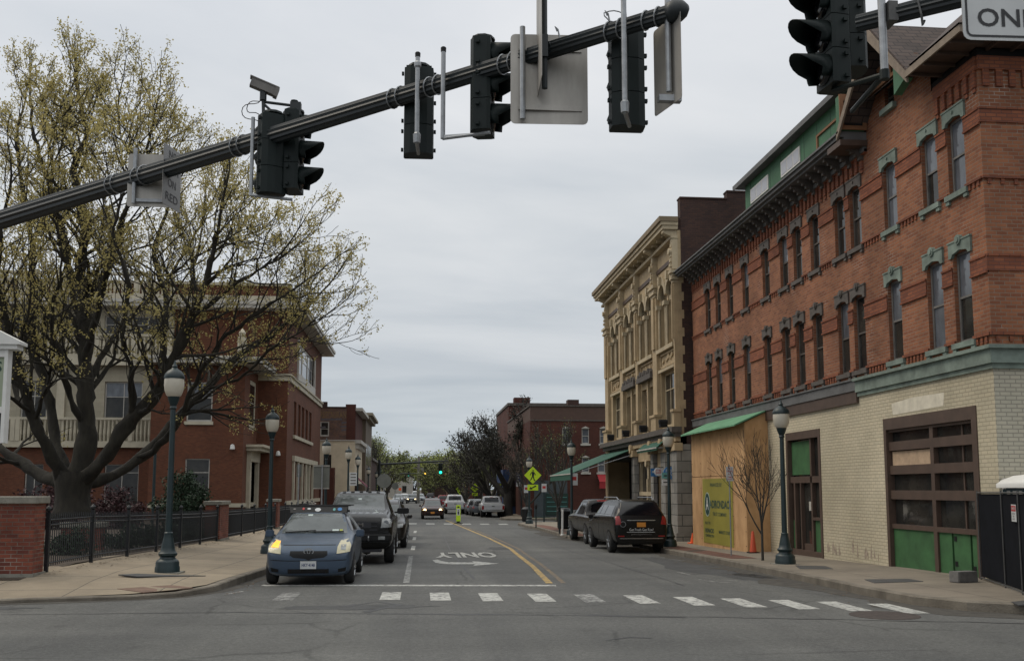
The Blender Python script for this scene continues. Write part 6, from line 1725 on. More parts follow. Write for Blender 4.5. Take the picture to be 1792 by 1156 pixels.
# in-street pedestrian sign
x, y = G(802, 915); t = thing('in_street_sign', 'upright yellow green state law crossing panel standing on the centre line', 'street panel', (x, y, gz(y)))
m = MB(); m.box(x - .30, x + .30, y - .25, y + .25, gz(y), gz(y) + .05); m.box(x - .1, x + .1, y - .08, y + .08, gz(y) + .05, gz(y) + .14); m.build('base', M['black'], t)
zt_ = at(802, 883, y).z
m = MB(); m.box(x - .15, x + .15, y - .02, y + .02, gz(y) + .14, zt_); o = m.build('panel', M['sign_lime'], t)
m = MB(); m.box(x - .11, x + .11, y - .024, y - .021, gz(y) + .55, zt_ - .25); m.build('white_field', M['sign_white'], t)
m = MB(); m.lathe((x, y - .026, gz(y) + .88), [(.04, 0), (.04, .004)], 8, axis='y'); m.box(x - .05, x + .05, y - .028, y - .025, gz(y) + .62, gz(y) + .82); m.box(x - .08, x + .08, y - .026, y - .022, zt_ - .2, zt_ - .1); m.build('symbols', M['sign_black'], t)
# stop sign back, round sign, keep-right etc on the left
def disc_sign(label, px_, py_, Y_, rpx, n, name='road_sign', mt='sign_back', band=True):
    q = at(px_, py_, Y_); r = rpx * Y_ / 1706 * 1.0; t = thing(name, label, 'road sign', (q.x, Y_, zL(q.x, Y_)))
    m = MB(); m.tube([(q.x, Y_ + .03, zL(q.x, Y_) - .02), (q.x, Y_ + .03, q.z + r)], .035, 8); m.build('post', M['galv'], t)
    m = MB(); m.prism([(q.x + r * math.cos(2 * PI * (k + .5) / n), Y_ - .01, q.z + r * math.sin(2 * PI * (k + .5) / n)) for k in range(n)], (0, .01, 0)); m.build('panel', M[mt], t)
    return t
disc_sign('grey octagonal stop sign back above the black pickup', 672, 841, 56, 13.0, 8)
disc_sign('small grey round sign back right of the octagonal one', 691.5, 850, 86, 6.0, 14)
disc_sign('tiny orange diamond sign far down the left side', 700, 855.5, 170, 3.2, 4, mt='orange')
Y_ = 44; q = at(564, 840, Y_); t = thing('road_sign', 'broad grey sign back on a post before the cream shop', 'road sign', (q.x, Y_, zL(q.x, Y_)))
qa, qb = at(548, 855, Y_), at(577, 813, Y_)
m = MB(); m.box(qa.x, qb.x, Y_, Y_ + .01, qa.z, qb.z); m.build('panel', M['sign_back'], t)
m = MB(); m.box(qa.x, qb.x, Y_ - .03, Y_ - .001, qa.z, qa.z + .05); m.box(qa.x, qb.x, Y_ - .03, Y_ - .001, qb.z - .07, qb.z - .02); m.build('rail', M['alu'], t)
m = MB(); m.tube([(q.x, Y_ - .07, zL(q.x, Y_)), (q.x, Y_ - .07, qb.z)], .035, 8); m.build('post', M['galv'], t)
Y_ = 42; q = at(523, 835, Y_); t = thing('road_sign', 'narrow grey sign back on a post before the library side wall', 'road sign', (q.x, Y_, zL(q.x, Y_)))
qa, qb = at(519, 834, Y_), at(528, 812, Y_); m = MB(); m.box(qa.x, qb.x, Y_, Y_ + .01, qa.z, qb.z); m.build('panel', M['sign_back'], t)
m = MB(); m.tube([(q.x, Y_ - .04, zL(q.x, Y_)), (q.x, Y_ - .04, qb.z)], .035, 8); m.build('post', M['galv'], t)
Y_ = 66; t = thing('shop_sign', 'white hanging shop board with grey lines between two left street lamps', 'shop sign', (at(618, 840, Y_).x, Y_, zL(-5, Y_)))
qa, qb = at(611.5, 849, Y_), at(624.5, 826, Y_); m = MB(); m.box(qa.x, qb.x, Y_, Y_ + .08, qa.z, qb.z); m.build('board', M['sign_white'], t)
m = MB()
for k in range(4):
    z = qb.z - (qb.z - qa.z) * (k + .6) / 4.3; m.box(qa.x + .06, qb.x - .06, Y_ - .006, Y_ - .001, z - .045, z + .045)
m.build('lettering_lines', M['frame_grey'], t)
m = MB(); m.tube([(qa.x + .02, Y_ + .04, zL(-5, Y_)), (qa.x + .02, Y_ + .04, qb.z)], .03, 6); m.build('post', M['galv'], t)
# blade signs and small signs at the tan building
def round_blade(label, px_, py_, Y_, rpx, mts, txt=None, wallx=10.2):
    q = at(px_, py_, Y_); r = rpx * Y_ / 1700; t = thing('blade_sign', label, 'shop sign', (q.x, Y_, q.z))
    m = MB(); m.lathe((q.x, Y_ - .03, q.z), [(.01, 0), (r, 0), (r, .06), (.01, .06)], 22, axis='y'); m.build('disc', M[mts[0]], t)
    m = MB(); m.lathe((q.x, Y_ - .037, q.z), [(.01, 0), (r * .86, 0), (r * .86, .006), (.01, .006)], 22, axis='y'); m.build('face', M[mts[1]], t)
    if txt:
        m = MB()
        for k, s_ in enumerate(txt): text_on(m, s_, (q.x, Y_ - .042, q.z + r * (.3 - .55 * k)), (1, 0, 0), (0, 0, 1), r * .6, .02, r * 1.3)
        m.build('lettering', M[mts[2]], t, recalc=False)
    m = MB(); m.tube([(q.x, Y_, q.z + r), (wallx, Y_, q.z + r + .02)], .018, 6); m.build('bracket', M['black'], t)
    return t
round_blade('round white blade sign left of the blue one on the tan building', 1152, 825, 39.5, 7.5, ('sign_white', 'sign_white', 'sign_red'), ('THE', 'SHOP'))
round_blade('round blue blade sign behind the right street lamp', 1172, 827, 38.2, 11.5, ('sign_blue', 'sign_blue', 'sign_white'), ('FRESH', 'RAW'))
Y_ = 36.4; q = at(1164.5, 833, Y_); t = thing('hanging_sign', 'small teal and white hanging signs under the blue round sign', 'shop sign', (q.x, Y_, q.z))
m = MB(); m.box(q.x - .13, q.x + .13, Y_ - .02, Y_ + .02, q.z - .08, q.z + .14); m.build('board', M['sign_teal'], t)
m = MB(); m.box(q.x - .13, q.x + .13, Y_ - .02, Y_ + .02, q.z - .34, q.z - .12); m.build('lower_board', M['sign_white'], t)
m = MB(); m.box(q.x - .09, q.x + .09, Y_ - .025, Y_ - .021, q.z - .24, q.z - .2); m.box(q.x - .06, q.x + .06, Y_ - .025, Y_ - .021, q.z, q.z + .05); m.build('lettering_lines', M['sign_black'], t)
Y_ = 40.5; q = at(1144, 826, Y_); t = thing('hanging_sign', 'small blue square sign beside the white round blade sign', 'shop sign', (q.x, Y_, q.z)); m = MB(); m.box(q.x - .12, q.x + .16, Y_, Y_ + .03, q.z - .17, q.z + .17); m.build('board', M['sign_blue'], t)
m = MB(); m.box(q.x - .07, q.x + .11, Y_ - .005, Y_ - .001, q.z - .02, q.z + .06); m.build('lettering_line', M['sign_white'], t)
# red awning box sign on the far brick building
awning('awning', 'small red canvas canopy low on the far brick building', M['awning_red'], F2f, at(1045, 840, fy).x, at(1063, 840, fy).x, at(1050, 830, fy).z, at(1050, 843, fy).z, 1.0, .5, M['awning_red'], d0=.03)
# banner, parking signs, bins, posts on the bump-out
Y_ = 80; qa, qb = at(903, 851, Y_), at(910.5, 827, Y_); t = thing('banner', 'navy and white street banner on a pole beside the dark tree trunk', 'banner', (qb.x, Y_, zR(8, Y_)))
m = MB(); m.tube([(qb.x + .1, Y_, zR(8, Y_)), (qb.x + .1, Y_, qb.z + .3)], .05, 8); m.build('pole', M['lamp_green'], t)
m = MB(); m.box(qa.x, qb.x, Y_ - .02, Y_ + .0, qa.z, qb.z); m.build('cloth', M['sign_navy'], t); m = MB(); m.box(qa.x + .02, qb.x - .02, Y_ - .03, Y_ - .021, qa.z, qa.z + .4)
for k in range(3): m.box(qa.x + .08, qb.x - .08, Y_ - .03, Y_ - .021, qb.z - .22 - k * .22, qb.z - .14 - k * .22)
m.build('print', M['sign_white'], t)
for px_, py_, Y_, lb in ((952, 853, 66, 'small white parking sign on a dark post right of the crossing sign'), (1004.5, 838, 45.3, 'small white sign strapped to the right street lamp near the awning'), (921, 855, 70, 'small white sign left of the lamp with the crossing diamond')):
    q = at(px_, py_, Y_); t = thing('parking_sign', lb, 'parking sign', (q.x, Y_, zR(8, Y_)))
    if px_ != 1004.5:
        m = MB(); m.tube([(q.x, Y_ + .03, zR(8, Y_) - .02), (q.x, Y_ + .03, q.z + .3)], .05 if px_ == 952 else .03, 8); m.build('post', M['lamp_green'], t)
    m = MB(); m.box(q.x - .17, q.x + .17, Y_ - .03, Y_ - .0, q.z - .28, q.z + .28); m.build('face', M['sign_white'], t)
    m = MB(); m.box(q.x - .11, q.x + .11, Y_ - .036, Y_ - .031, q.z - .05, q.z + .12); m.build('print', M['sign_red'], t)
x, y = R and (at(975, 900, 45).x, 45.0); z = zR(x, y); t = thing('delineator_post', 'white flexible post on the kerb beside the right street lamp', 'post', (x, y, z))
ztp = at(985, 891, y).z; x = at(984, 915, y).x
t.location = (x, y, z); m = MB(); m.tube([(x, y, z), (x + .02, y, ztp)], .05, 10); m.lathe((x, y, z), [(.11, 0), (.11, .03), (.05, .05)], 10); m.build('tube', M['white'], t)
for px_, Y_, lb in ((938, 55, 'thin dark bollard post on the brick pavers, left one'), (979, 47, 'thin dark bollard post beside the white post')):
    x = at(px_, 910, Y_).x; z = zR(x, Y_); t = thing('meter_post', lb, 'post', (x, Y_, z)); m = MB(); m.tube([(x, Y_, z), (x, Y_, z + 1.05)], .035, 8); m.build('post', M['lamp_green'], t)
    m = MB(); m.lathe((x, Y_, z + 1.05), [(.05, 0), (.07, .06), (.07, .2), (.03, .28)], 8); m.build('head', M['black'], t)
for px_, Y_, w, h, lb in ((922, 67, .35, 1.0, 'black litter bin behind the lamp with the crossing sign'), (1012, 52, .42, 1.05, 'black bin on the pavement behind the dark pickup'), (988, 53, .4, 1.15, 'black bin beside the right street lamp')):
    x = at(px_, 900, Y_).x; z = zR(x, Y_); t = thing('litter_bin', lb, 'litter bin', (x, Y_, z))
    m = MB(); m.lathe((x, Y_, z), [(w * .85, 0), (w, .1), (w, h * .8)], 14); m.build('body', M['black'], t)
    m = MB(); m.lathe((x, Y_, z + h * .8), [(w * 1.05, 0), (w * 1.05, .06), (w * .7, h * .18), (w * .2, h * .2)], 14); m.build('lid', M['iron'], t)
# traffic cones
for px_, py_, Y_, h, lb in ((1212, 948, 35.6, .36, 'small orange cone at the far corner of the plywood hoarding'), (1318, 962, 28.7, .62, 'tall red orange cone beside the plywood hoarding end')):
    q = at(px_, py_, Y_); z = zR(q.x, Y_); t = thing('traffic_cone', lb, 'traffic cone', (q.x, Y_, z))
    m = MB(); m.lathe((q.x, Y_, z + .03), [(h * (.25 if h < .5 else .17), 0), (h * .06, h - .03), (h * .03, h)], 14); m.build('cone', M['orange'] if h < .5 else mat('faded red orange plastic', (.5, .07, .025), .6), t, smooth=True, angle=40)
    m = MB(); m.box(q.x - .15, q.x + .15, Y_ - .15, Y_ + .15, z, z + .03); m.build('base', M['orange'] if h < .5 else M['black'], t)
# concrete block
x, y = 10.02, 17.35; t = thing('concrete_block', 'grey concrete block on the pavement below the green panels', 'concrete block', (x, y, zR(x, y)), .25)
m = MB(); m.box(-.23, .23, -.12, .12, 0, .2); o = m.build('block', M['conc_block'], t, local=True); bevel(o, .012, 2)
# black screened fence with danger sign
fpts = [(10.62, 17.75), (10.1, 16.15), (9.7, 15.05), (9.25, 13.9)]
t = thing('screened_fence', 'temporary fence covered in black mesh at the right edge', 'fence', (10.1, 16.15, zR(10, 16)))
m = MB(); hf = 1.55
for a, b in zip(fpts, fpts[1:]):
    za, zb = zR(*a) + .06, zR(*b) + .06; m.prism([(*a, za), (*b, zb), (*b, zb + hf), (*a, za + hf)], (.01, .004, 0))
m.build('mesh_screen', M['screen'], t)
m = MB()
for i, a in enumerate(fpts): m.tube([(a[0] - .02, a[1], zR(*a)), (a[0] - .02, a[1], zR(*a) + hf + .12)], .014, 8)
for a, b in zip(fpts, fpts[1:]):
    m.tube([(a[0] - .02, a[1], zR(*a) + hf + .08), (b[0] - .02, b[1], zR(*b) + hf + .08)], .013, 8); m.tube([(a[0] - .02, a[1], zR(*a) + .04), (b[0] - .02, b[1], zR(*b) + .04)], .013, 8)
m.build('pipe_frame', M['galv_dark'], t)
A_, B_ = Vector(fpts[1]), Vector(fpts[2]); u_ = (B_ - A_).normalized(); nn = Vector((-u_.y, u_.x)) if Vector((-u_.y, u_.x)).x < 0 else Vector((u_.y, -u_.x))
fc = Vector((0, 0))
best = min((abs((lambda v: CX + F_PX * v.dot(RT) / v.dot(FW))(Vector((*(A_.lerp(B_, k / 100)), 1.4 - EYE))) - 1778), k) for k in range(100))[1]
fc = A_.lerp(B_, best / 100) + nn * .03; zc = at(1777, 896, fc.y).z
t = thing('danger_sign', 'white DANGER sign with red heading on the black screened fence', 'sign', (fc.x, fc.y, zc))
U3 = Vector((u_.x, u_.y, 0)); N3 = Vector((nn.x, nn.y, 0))
def pl(mb, w0, w1, z0, z1, d):
    c = Vector((fc.x, fc.y, 0)) + N3 * d; mb.prism([c + U3 * w0 + Vector((0, 0, zc + z0)), c + U3 * w1 + Vector((0, 0, zc + z0)), c + U3 * w1 + Vector((0, 0, zc + z1)), c + U3 * w0 + Vector((0, 0, zc + z1))], N3 * .003)
m = MB(); pl(m, -.16, .16, -.15, .13, 0); m.build('panel', M['sign_white'], t)
m = MB(); pl(m, -.14, .14, .02, .11, .004); m.build('heading', M['sign_red'], t)
m = MB(); c3 = Vector((fc.x, fc.y, zc)) + N3 * .009; text_on(m, 'DANGER', c3 + Vector((0, 0, .065)), U3, (0, 0, 1), .06, .01, .22)
m.build('heading_letters', M['sign_white'], t, recalc=False)
m = MB()
for k, s_ in enumerate(('CONSTRUCTION', 'AREA', 'KEEP OUT')): text_on(m, s_, c3 + Vector((0, 0, -.02 - k * .045)), U3, (0, 0, 1), .035, .01, (.2, .1, .16)[k])
m.build('lettering', M['sign_black'], t, recalc=False)
# portable toilet with white roof behind the fence
t = thing('portable_toilet', 'portable toilet with white domed roof behind the black screened fence', 'portable toilet', (10.85, 16.5, zR(10.8, 16.5)))
q = at(1766, 850, 16.7); xa = q.x; za = zR(10.8, 16.5)
zr = at(1790, 853, 16.3).z
m = MB(); m.box(xa + .06, xa + 1.06, 15.95, 17.0, za, zr - .02); m.build('body', mat('dark teal plastic', (0.02, .05, .06), .5), t)
m = MB(); vs = []; 
for k, (ins, zz_) in enumerate(((-.02, 0), (-.02, .07), (.05, .14), (.2, .22), (.4, .25))):
    vs += [(xa + ins, 15.9 + ins, zr + zz_), (xa + 1.12 - ins, 15.9 + ins, zr + zz_), (xa + 1.12 - ins, 17.05 - ins * .9, zr + zz_), (xa + ins, 17.05 - ins * .9, zr + zz_)]
fs = [(i * 4 + k, i * 4 + (k + 1) % 4, i * 4 + 4 + (k + 1) % 4, i * 4 + 4 + k) for i in range(4) for k in range(4)] + [(16, 17, 18, 19), (3, 2, 1, 0)]
m.add(vs, fs); m.build('roof', M['white'], t, smooth=True, angle=50)
m = MB()
for k in range(5): m.box(xa + .055, xa + .06, 16.05 + k * .18, 16.15 + k * .18, zr - .12, zr - .05)
m.build('vent', M['white_dull'], t)

# ------------------------------------------------------------------ far mast arms and lights
def far_arm(label, p, q, r):
    t = thing('signal_mast_arm', label, 'mast arm', (p.x, p.y, gz(p.y))); m = MB(); m.tube([p, q], [r, r * .7], 8); m.build('arm', M['arm'], t)
    m = MB(); m.tube([(p.x, p.y, gz(p.y)), (p.x, p.y, p.z + .5)], r * 1.2, 8); m.build('mast', M['arm'], t); return t
far_arm('far dark mast arm over the street carrying the green light', at(664, 812, 118), at(784, 806, 118), .13)
far_arm('farther lower mast arm beyond the green light', at(842, 829, 165), at(700, 828, 165), .12)
def far_signal(label, px_, py_, Y_, lit, col, s=1.0, dark=True):
    q = at(px_, py_, Y_); t = thing('traffic_signal', label, 'traffic signal', tuple(q), 0, 'distant traffic signals')
    m = MB(); m.box(-.2 * s, .2 * s, -.12, .12, -.55 * s, .55 * s)
    for k in range(3): m.lathe((0, -.12, (.36 - .36 * k) * s), [(.16 * s, 0), (.17 * s, -.2)], 10, axis='y')
    m.build('housing', M['signal'] if dark else M['arm'], t, local=True)
    m = MB(); m.lathe((0, -.335, (.36 - .36 * lit) * s), [(.01, 0), (.15 * s, 0), (.15 * s, .02), (.01, .02)], 14, axis='y')
    m.build('lit_lens', mat('lit lens', (0.02, 0.02, 0.02), .4, emit=col, estr=2.2), t, local=True); return t
far_signal('distant traffic signal showing green over the street', 771, 820, 118, 2, (0.02, .9, .55), 1.15)
far_signal('distant traffic signal showing amber left of the green one', 744, 824, 165, 2, (1.0, .6, .08), 1.0)
far_signal('distant traffic signal showing red right of the green one', 777.5, 824.5, 165, 2, (1.0, .12, .06), .9)
far_signal('tiny dark distant traffic signal at the left end of the farther arm', 715, 829, 165.5, 2, (0.01, .1, .08), .8)
Y_ = 170; q = at(733, 803, Y_); b = at(731.5, 872, Y_); t = thing('utility_pole', 'pale wooden utility pole with crossarms beyond the traffic lights', 'utility pole', (b.x, Y_, gz(Y_)))
m = MB(); m.tube([(b.x, Y_, gz(Y_)), (q.x, Y_, q.z + .5)], [.30, .2], 8); m.build('pole', mat('weathered pole', (0.16, .15, .13), .9), t)
m = MB(); m.box(q.x - 1.3, q.x + 1.3, Y_ - .1, Y_ + .1, q.z - .6, q.z - .45); m.box(q.x - 1, q.x + 1, Y_ - .1, Y_ + .1, q.z - 1.6, q.z - 1.45); m.lathe((q.x + .6, Y_, q.z - 2.6), [(.25, 0), (.25, .9), (.1, 1)], 8); m.build('crossarms', M['frame_grey'], t)
m = MB()
for k in range(3):
    a = Vector((q.x - 1 + k, Y_, q.z - .4)); e1 = Vector((8 + k, 118, 7.2)); m.tube([a.lerp(e1, s) - Vector((0, 0, 1.2 * math.sin(PI * s))) for s in (0, .25, .5, .75, 1)], .03, 3)
m.build('wire', M['black'], t)

# ------------------------------------------------------------------ vehicles
def paint(name, col, rough=.28, metal=0.3, coat=.25, spec=.5):
    return mat(name, col, rough, metal=metal, coat=coat, spec=spec, var=.10, vscale=2)
PAINT = {'blue': paint('dusty blue car paint', (0.042, 0.066, 0.103), .36), 'black': paint('black car paint', (0.005, 0.0045, 0.004), .26, 0, .08, .35), 'black2': paint('dark grey car paint', (0.012, 0.010, 0.009), .26, 0, .1, .4),
         'maroon': paint('dark maroon paint', (0.045, 0.018, 0.014)), 'white': paint('white car paint', (0.50, 0.51, 0.52), .3, 0), 'silver': paint('silver paint', (0.26, 0.28, 0.30), .3, .5), 'red': paint('red car paint', (0.22, 0.01, 0.02), .3, 0), 'grey': paint('mid grey paint', (0.10, .11, .12), .3, .4)}
M['lit_warm'] = mat('lit headlamp', (1, .8, .5), .3, emit=(1.0, .74, .36), estr=4.0)
M['lit_amber'] = mat('lit amber indicator', (.9, .35, .03), .3, emit=(1.0, .45, .05), estr=1.0)
M['sticker'] = mat('pale sticker', (0.42, .48, .46), .5)
M['sticker_y'] = mat('yellow sticker', (0.32, .34, .05), .5)

class Car:
    """local frame: front looks along -y, wheels on z=0"""
    def __init__(s, name, label, cat, loc, rz, stations, body_mat, group=None):
        s.t = thing(name, label, cat, loc, rz, group)
        vs = []; fs = []; n = 0
        for (y, w, zb, zs, zt, wt) in stations:      # zs: belt line, zt: top, wt: half width of the top
            f = max(zs - zb, .05)
            half = [(0, zb), (w * .72, zb), (w * .93, zb + .05), (w * .985, zb + f * .30), (w, zb + f * .62), (w * .992, zs - f * .10), (w * .98, zs - .02), (w * .945, zs + .004)]
            if zt - zs > .15: half += [(w * .955 * .4 + wt * .6, zs + (zt - zs) * .58), (wt + .012, zt - .10), (wt - .012, zt - .022), (wt * .84, zt), (0, zt + .012)]
            else: half += [((w * .955 + wt) / 2, zs + (zt - zs) * .5), (wt + .012, zt - .03), (wt - .012, zt - .008), (wt * .84, zt), (0, zt + .012)]
            sec = [(x, y, z) for x, z in half] + [(-x, y, z) for x, z in half[-2:0:-1]]
            n = len(sec); vs += sec
        for i in range(len(stations) - 1):
            for k in range(n): fs.append((i * n + k, i * n + (k + 1) % n, (i + 1) * n + (k + 1) % n, (i + 1) * n + k))
        fs.append(tuple(range(n))[::-1]); fs.append(tuple(range((len(stations) - 1) * n, len(stations) * n)))
        me = bpy.data.meshes.new('cage'); me.from_pydata(vs, [], fs)
        bm = bmesh.new(); bm.from_mesh(me); bmesh.ops.recalc_face_normals(bm, faces=bm.faces)
        # end caps as grids so that the smoothing does not pinch
        bm.to_mesh(me); bm.free()
        o = bpy.data.objects.new('cage', me); COL.objects.link(o)
        sd = o.modifiers.new('s', 'SUBSURF'); sd.levels = 2; sd.render_levels = 2
        bpy.context.view_layer.update()
        me2 = bpy.data.meshes.new_from_object(o.evaluated_get(bpy.context.evaluated_depsgraph_get()))
        bpy.data.objects.remove(o)
        me2.name = 'body'; me2.materials.clear(); me2.materials.append(body_mat)
        me2.polygons.foreach_set('use_smooth', [True] * len(me2.polygons))
        s.body = bpy.data.objects.new('body', me2); COL.objects.link(s.body); s.body.parent = s.t
        bm = bmesh.new(); bm.from_mesh(me2); s.bvh = BVHTree.FromBMesh(bm); bm.free()
        s.L = stations[-1][0]; s.F = stations[0][0]; s.pm = body_mat
    def hit(s, o, d):
        h = s.bvh.ray_cast(Vector(o), Vector(d)); return h[0]
    def decal(s, name, outline, axis, mt, off=.006, parent=None, label=None, thick=0, div=3, side=1):
        """outline: 2D polygon laid onto the body; axis 'f' front / 'r' rear (x,z), 's' sides (y,z)"""
        bm = bmesh.new(); vs = [bm.verts.new((a, b, 0)) for a, b in outline]; bm.faces.new(vs)
        bmesh.ops.triangulate(bm, faces=bm.faces)
        thr = .075 if s.t.location.y < 45 else .16
        for _ in range(7):
            lng = [e_ for e_ in bm.edges if e_.calc_length() > thr]
            if not lng: break
            bmesh.ops.subdivide_edges(bm, edges=lng, cuts=1); bmesh.ops.triangulate(bm, faces=bm.faces)
        last = None; bad = []
        for v in bm.verts:
            a, b = v.co.x, v.co.y
            if axis == 'f': h = s.hit((a, -9, b), (0, 1, 0)); d = Vector((0, -off, 0))
            elif axis == 'r': h = s.hit((a, 9, b), (0, -1, 0)); d = Vector((0, off, 0))
            else: h = s.hit((side * 5, a, b), (-side, 0, 0)); d = Vector((side * off, 0, 0))
            if h is None: bad.append(v); continue
            # lift along the view and a little along the normal
            v.co = h + d * 1.35
        if bad: bmesh.ops.delete(bm, geom=bad, context='VERTS')
        if thick:
            r = bmesh.ops.extrude_face_region(bm, geom=bm.faces[:]); dv = {'f': Vector((0, -thick, 0)), 'r': Vector((0, thick, 0)), 's': Vector((side * thick, 0, 0))}[axis]
            for g in r['geom']:
                if isinstance(g, bmesh.types.BMVert): g.co += dv
        me = bpy.data.meshes.new(name); bm.to_mesh(me); bm.free(); me.materials.append(mt)
        me.polygons.foreach_set('use_smooth', [not thick] * len(me.polygons))
        o = bpy.data.objects.new(name, me); COL.objects.link(o); o.parent = parent or s.t
        if label: o['label'] = label
        return o
    def part(s, mb, name, mt, parent=None, **k): return mb.build(name, mt, parent or s.t, local=True, **k)
    def wheels(s, xs, y0, y1, r, w=.2, rim=None):
        for y in (y0, y1):
            for sx in (-1, 1):
                # dark wheel arch
                n = 14; x = sx * (xs - .012); R_ = r + .055
                if abs(y) < 9:
                    out = [(y + R_ * math.cos(a), r + R_ * math.sin(a)) for a in [math.radians(-25) + math.radians(230) * k / n for k in range(n + 1)]]
                    s.decal('wheel_arch', [(a, max(b, .20)) for a, b in out], 's', M['black'], .004, side=sx, div=2)
                m = MB(); m.lathe((sx * xs - (w / 2 + (w / 2 - .022) * sx), y, r), [(r * .62, 0), (r * .9, .0), (r * .985, .025), (r, .05), (r, w - .05), (r * .985, w - .025), (r * .9, w), (r * .62, w)], 26, axis='x')
                t_ = s.part(m, 'wheel', M['rubber'], smooth=True, angle=40)
                m = MB(); xo = sx * (xs + .018)
                c = (xo, y, r)
                m.lathe(c, [(r * .64, -.03 * sx), (r * .64, 0), (r * .57, .004 * sx), (r * .55, -.02 * sx), (.01, -.03 * sx)], 22, axis='x')
                for k in range(5):
                    a = 2 * PI * k / 5 + .3; m.tube([(xo - .008 * sx, y + .03 * math.cos(a), r + .03 * math.sin(a)), (xo - .004 * sx, y + r * .58 * math.cos(a), r + r * .58 * math.sin(a))], [.038, .028], 5)
                s.part(m, 'rim', rim or M['rim'], t_)
    def mirror(s, y, z, xs, w=.2, h=.13, mt=None, tow=False):
        for sx in (-1, 1):
            m = MB(); a = xs; m.box(sx * a, sx * (a + .07), y + .02, y + .07, z - .01, z + .03)
            o = None; x0, x1 = sx * (a + .05), sx * (a + .05 + w)
            m.box(x0, x1, y - .06, y + .08, z - .02, z - .02 + h)
            o = s.part(m, 'door_mirror', mt or s.pm); bevel(o, .03, 2)
    def plate(s, axis, x, z, w=.31, h=.155, mt=None, txt='', tmt=None, y=None):
        h_ = s.hit((x, -9 if axis == 'f' else 9, z), (0, 1 if axis == 'f' else -1, 0)); sg = -1 if axis == 'f' else 1
        yy = h_.y + sg * .025
        m = MB(); m.box(x - w / 2, x + w / 2, yy - .004, yy + .004, z - h / 2, z + h / 2); p = s.part(m, 'licence_plate', mt or M['sign_white'])
        if txt:
            m = MB(); text_on(m, txt, (x, yy + sg * .008, z - .005), (-sg, 0, 0), (0, 0, 1), h * .62, .01, w * .82); s.part(m, 'plate_number', tmt or M['sign_navy'], p, recalc=False)
        return yy

# --- blue hatchback
X_, Y_ = -2.17, 21.62
z_ = gz(20.0)
st = [(-1.88, .58, .26, .54, .60, .46), (-1.84, .76, .20, .62, .68, .60), (-1.70, .845, .17, .74, .80, .66), (-1.45, .858, .17, .84, .89, .66), (-1.1, .855, .18, .89, .93, .70), (-.86, .858, .18, .92, .975, .72),
      (-.74, .86, .18, .93, 1.01, .73), (-.42, .862, .18, .95, 1.25, .64), (-.16, .862, .18, .98, 1.40, .57), (.2, .862, .18, .98, 1.44, .56), (.9, .86, .18, .99, 1.44, .56), (1.35, .85, .18, 1.0, 1.40, .55), (1.62, .83, .22, 1.0, 1.18, .62), (1.78, .80, .25, .95, 1.0, .6), (1.84, .72, .3, .7, .75, .5)]
c = Car('blue_hatchback', 'small dusty blue hatchback with roof rack waiting at the stop line', 'car', (X_, Y_, z_ - .0), 0, st, PAINT['blue'])
ws = c.decal('windscreen', [(-.68, .985), (.68, .985), (.58, 1.375), (-.58, 1.375)], 'f', M['glass_car'], .006, div=4)
for sx in (-1, 1):
    c.decal('side_window', [(-.62, 1.03), (.22, 1.03), (.22, 1.36), (-.08, 1.36)], 's', M['glass_dim'], .005, side=sx)
    c.decal('side_window', [(.30, 1.03), (1.12, 1.04), (1.05, 1.35), (.30, 1.36)], 's', M['glass_dim'], .005, side=sx)
    c.decal('door_handle', [(.05, .86), (.2, .86), (.2, .89), (.05, .89)], 's', M['black'], .02, side=sx, thick=.01)
    for yy in (-.72, .26, 1.12): c.decal('panel_gap', [(yy, .3), (yy + .012, .3), (yy + .012, .96), (yy, .96)], 's', M['black'], .003, side=sx)
hl = [(.545, .625), (.80, .66), (.815, .78), (.74, .895), (.60, .875), (.555, .76)]
for sx in (-1, 1):
    o = c.decal('headlight', [(sx * a, b) for a, b in hl], 'f', M['lens_cream'], .012, label='hazed cream headlight' if sx > 0 else 'headlight with lit amber indicator')
    if sx < 0: c.decal('indicator', [(-.76, .755), (-.60, .745), (-.595, .865), (-.70, .875)], 'f', M['lit_amber'], .02, parent=o)
    else: c.decal('bulb_reflector', [(.62, .70), (.72, .70), (.72, .80), (.62, .80)], 'f', M['lens_clear'], .016, parent=o)
c.decal('grille', [(-.36, .68), (.36, .68), (.37, .60), (.30, .555), (.07, .53), (0, .50), (-.07, .53), (-.30, .555), (-.37, .60)], 'f', M['black'], .006)
em = MB()
def ell(mb, cx_, cz_, a, b, t, y, n=20):
    o_ = [(cx_ + a * math.cos(2 * PI * k / n), cz_ + b * math.sin(2 * PI * k / n)) for k in range(n)]; i_ = [(cx_ + (a - t) * math.cos(2 * PI * k / n), cz_ + (b - t) * math.sin(2 * PI * k / n)) for k in range(n)]
    mb.add([(x, y, z) for x, z in o_] + [(x, y, z) for x, z in i_] + [(x, y + .02, z) for x, z in o_], [(k, (k + 1) % n, n + (k + 1) % n, n + k) for k in range(n)] + [(k, (k + 1) % n, 2 * n + (k + 1) % n, 2 * n + k) for k in range(n)])
ye = c.hit((0, -9, .66), (0, 1, 0)).y - .02
ell(em, 0, .67, .10, .066, .017, ye); ell(em, 0, .678, .034, .056, .013, ye - .001); ell(em, 0, .704, .066, .022, .012, ye - .002)
c.part(em, 'emblem', M['chrome'], recalc=False)
c.decal('lower_intake', [(-.40, .33), (.40, .33), (.40, .245), (-.40, .245)], 'f', M['black'], .005)
for sx in (-1, 1): c.decal('fog_lamp_recess', [(sx * .58, .33), (sx * .74, .36), (sx * .72, .28), (sx * .58, .27)], 'f', M['black'], .005)
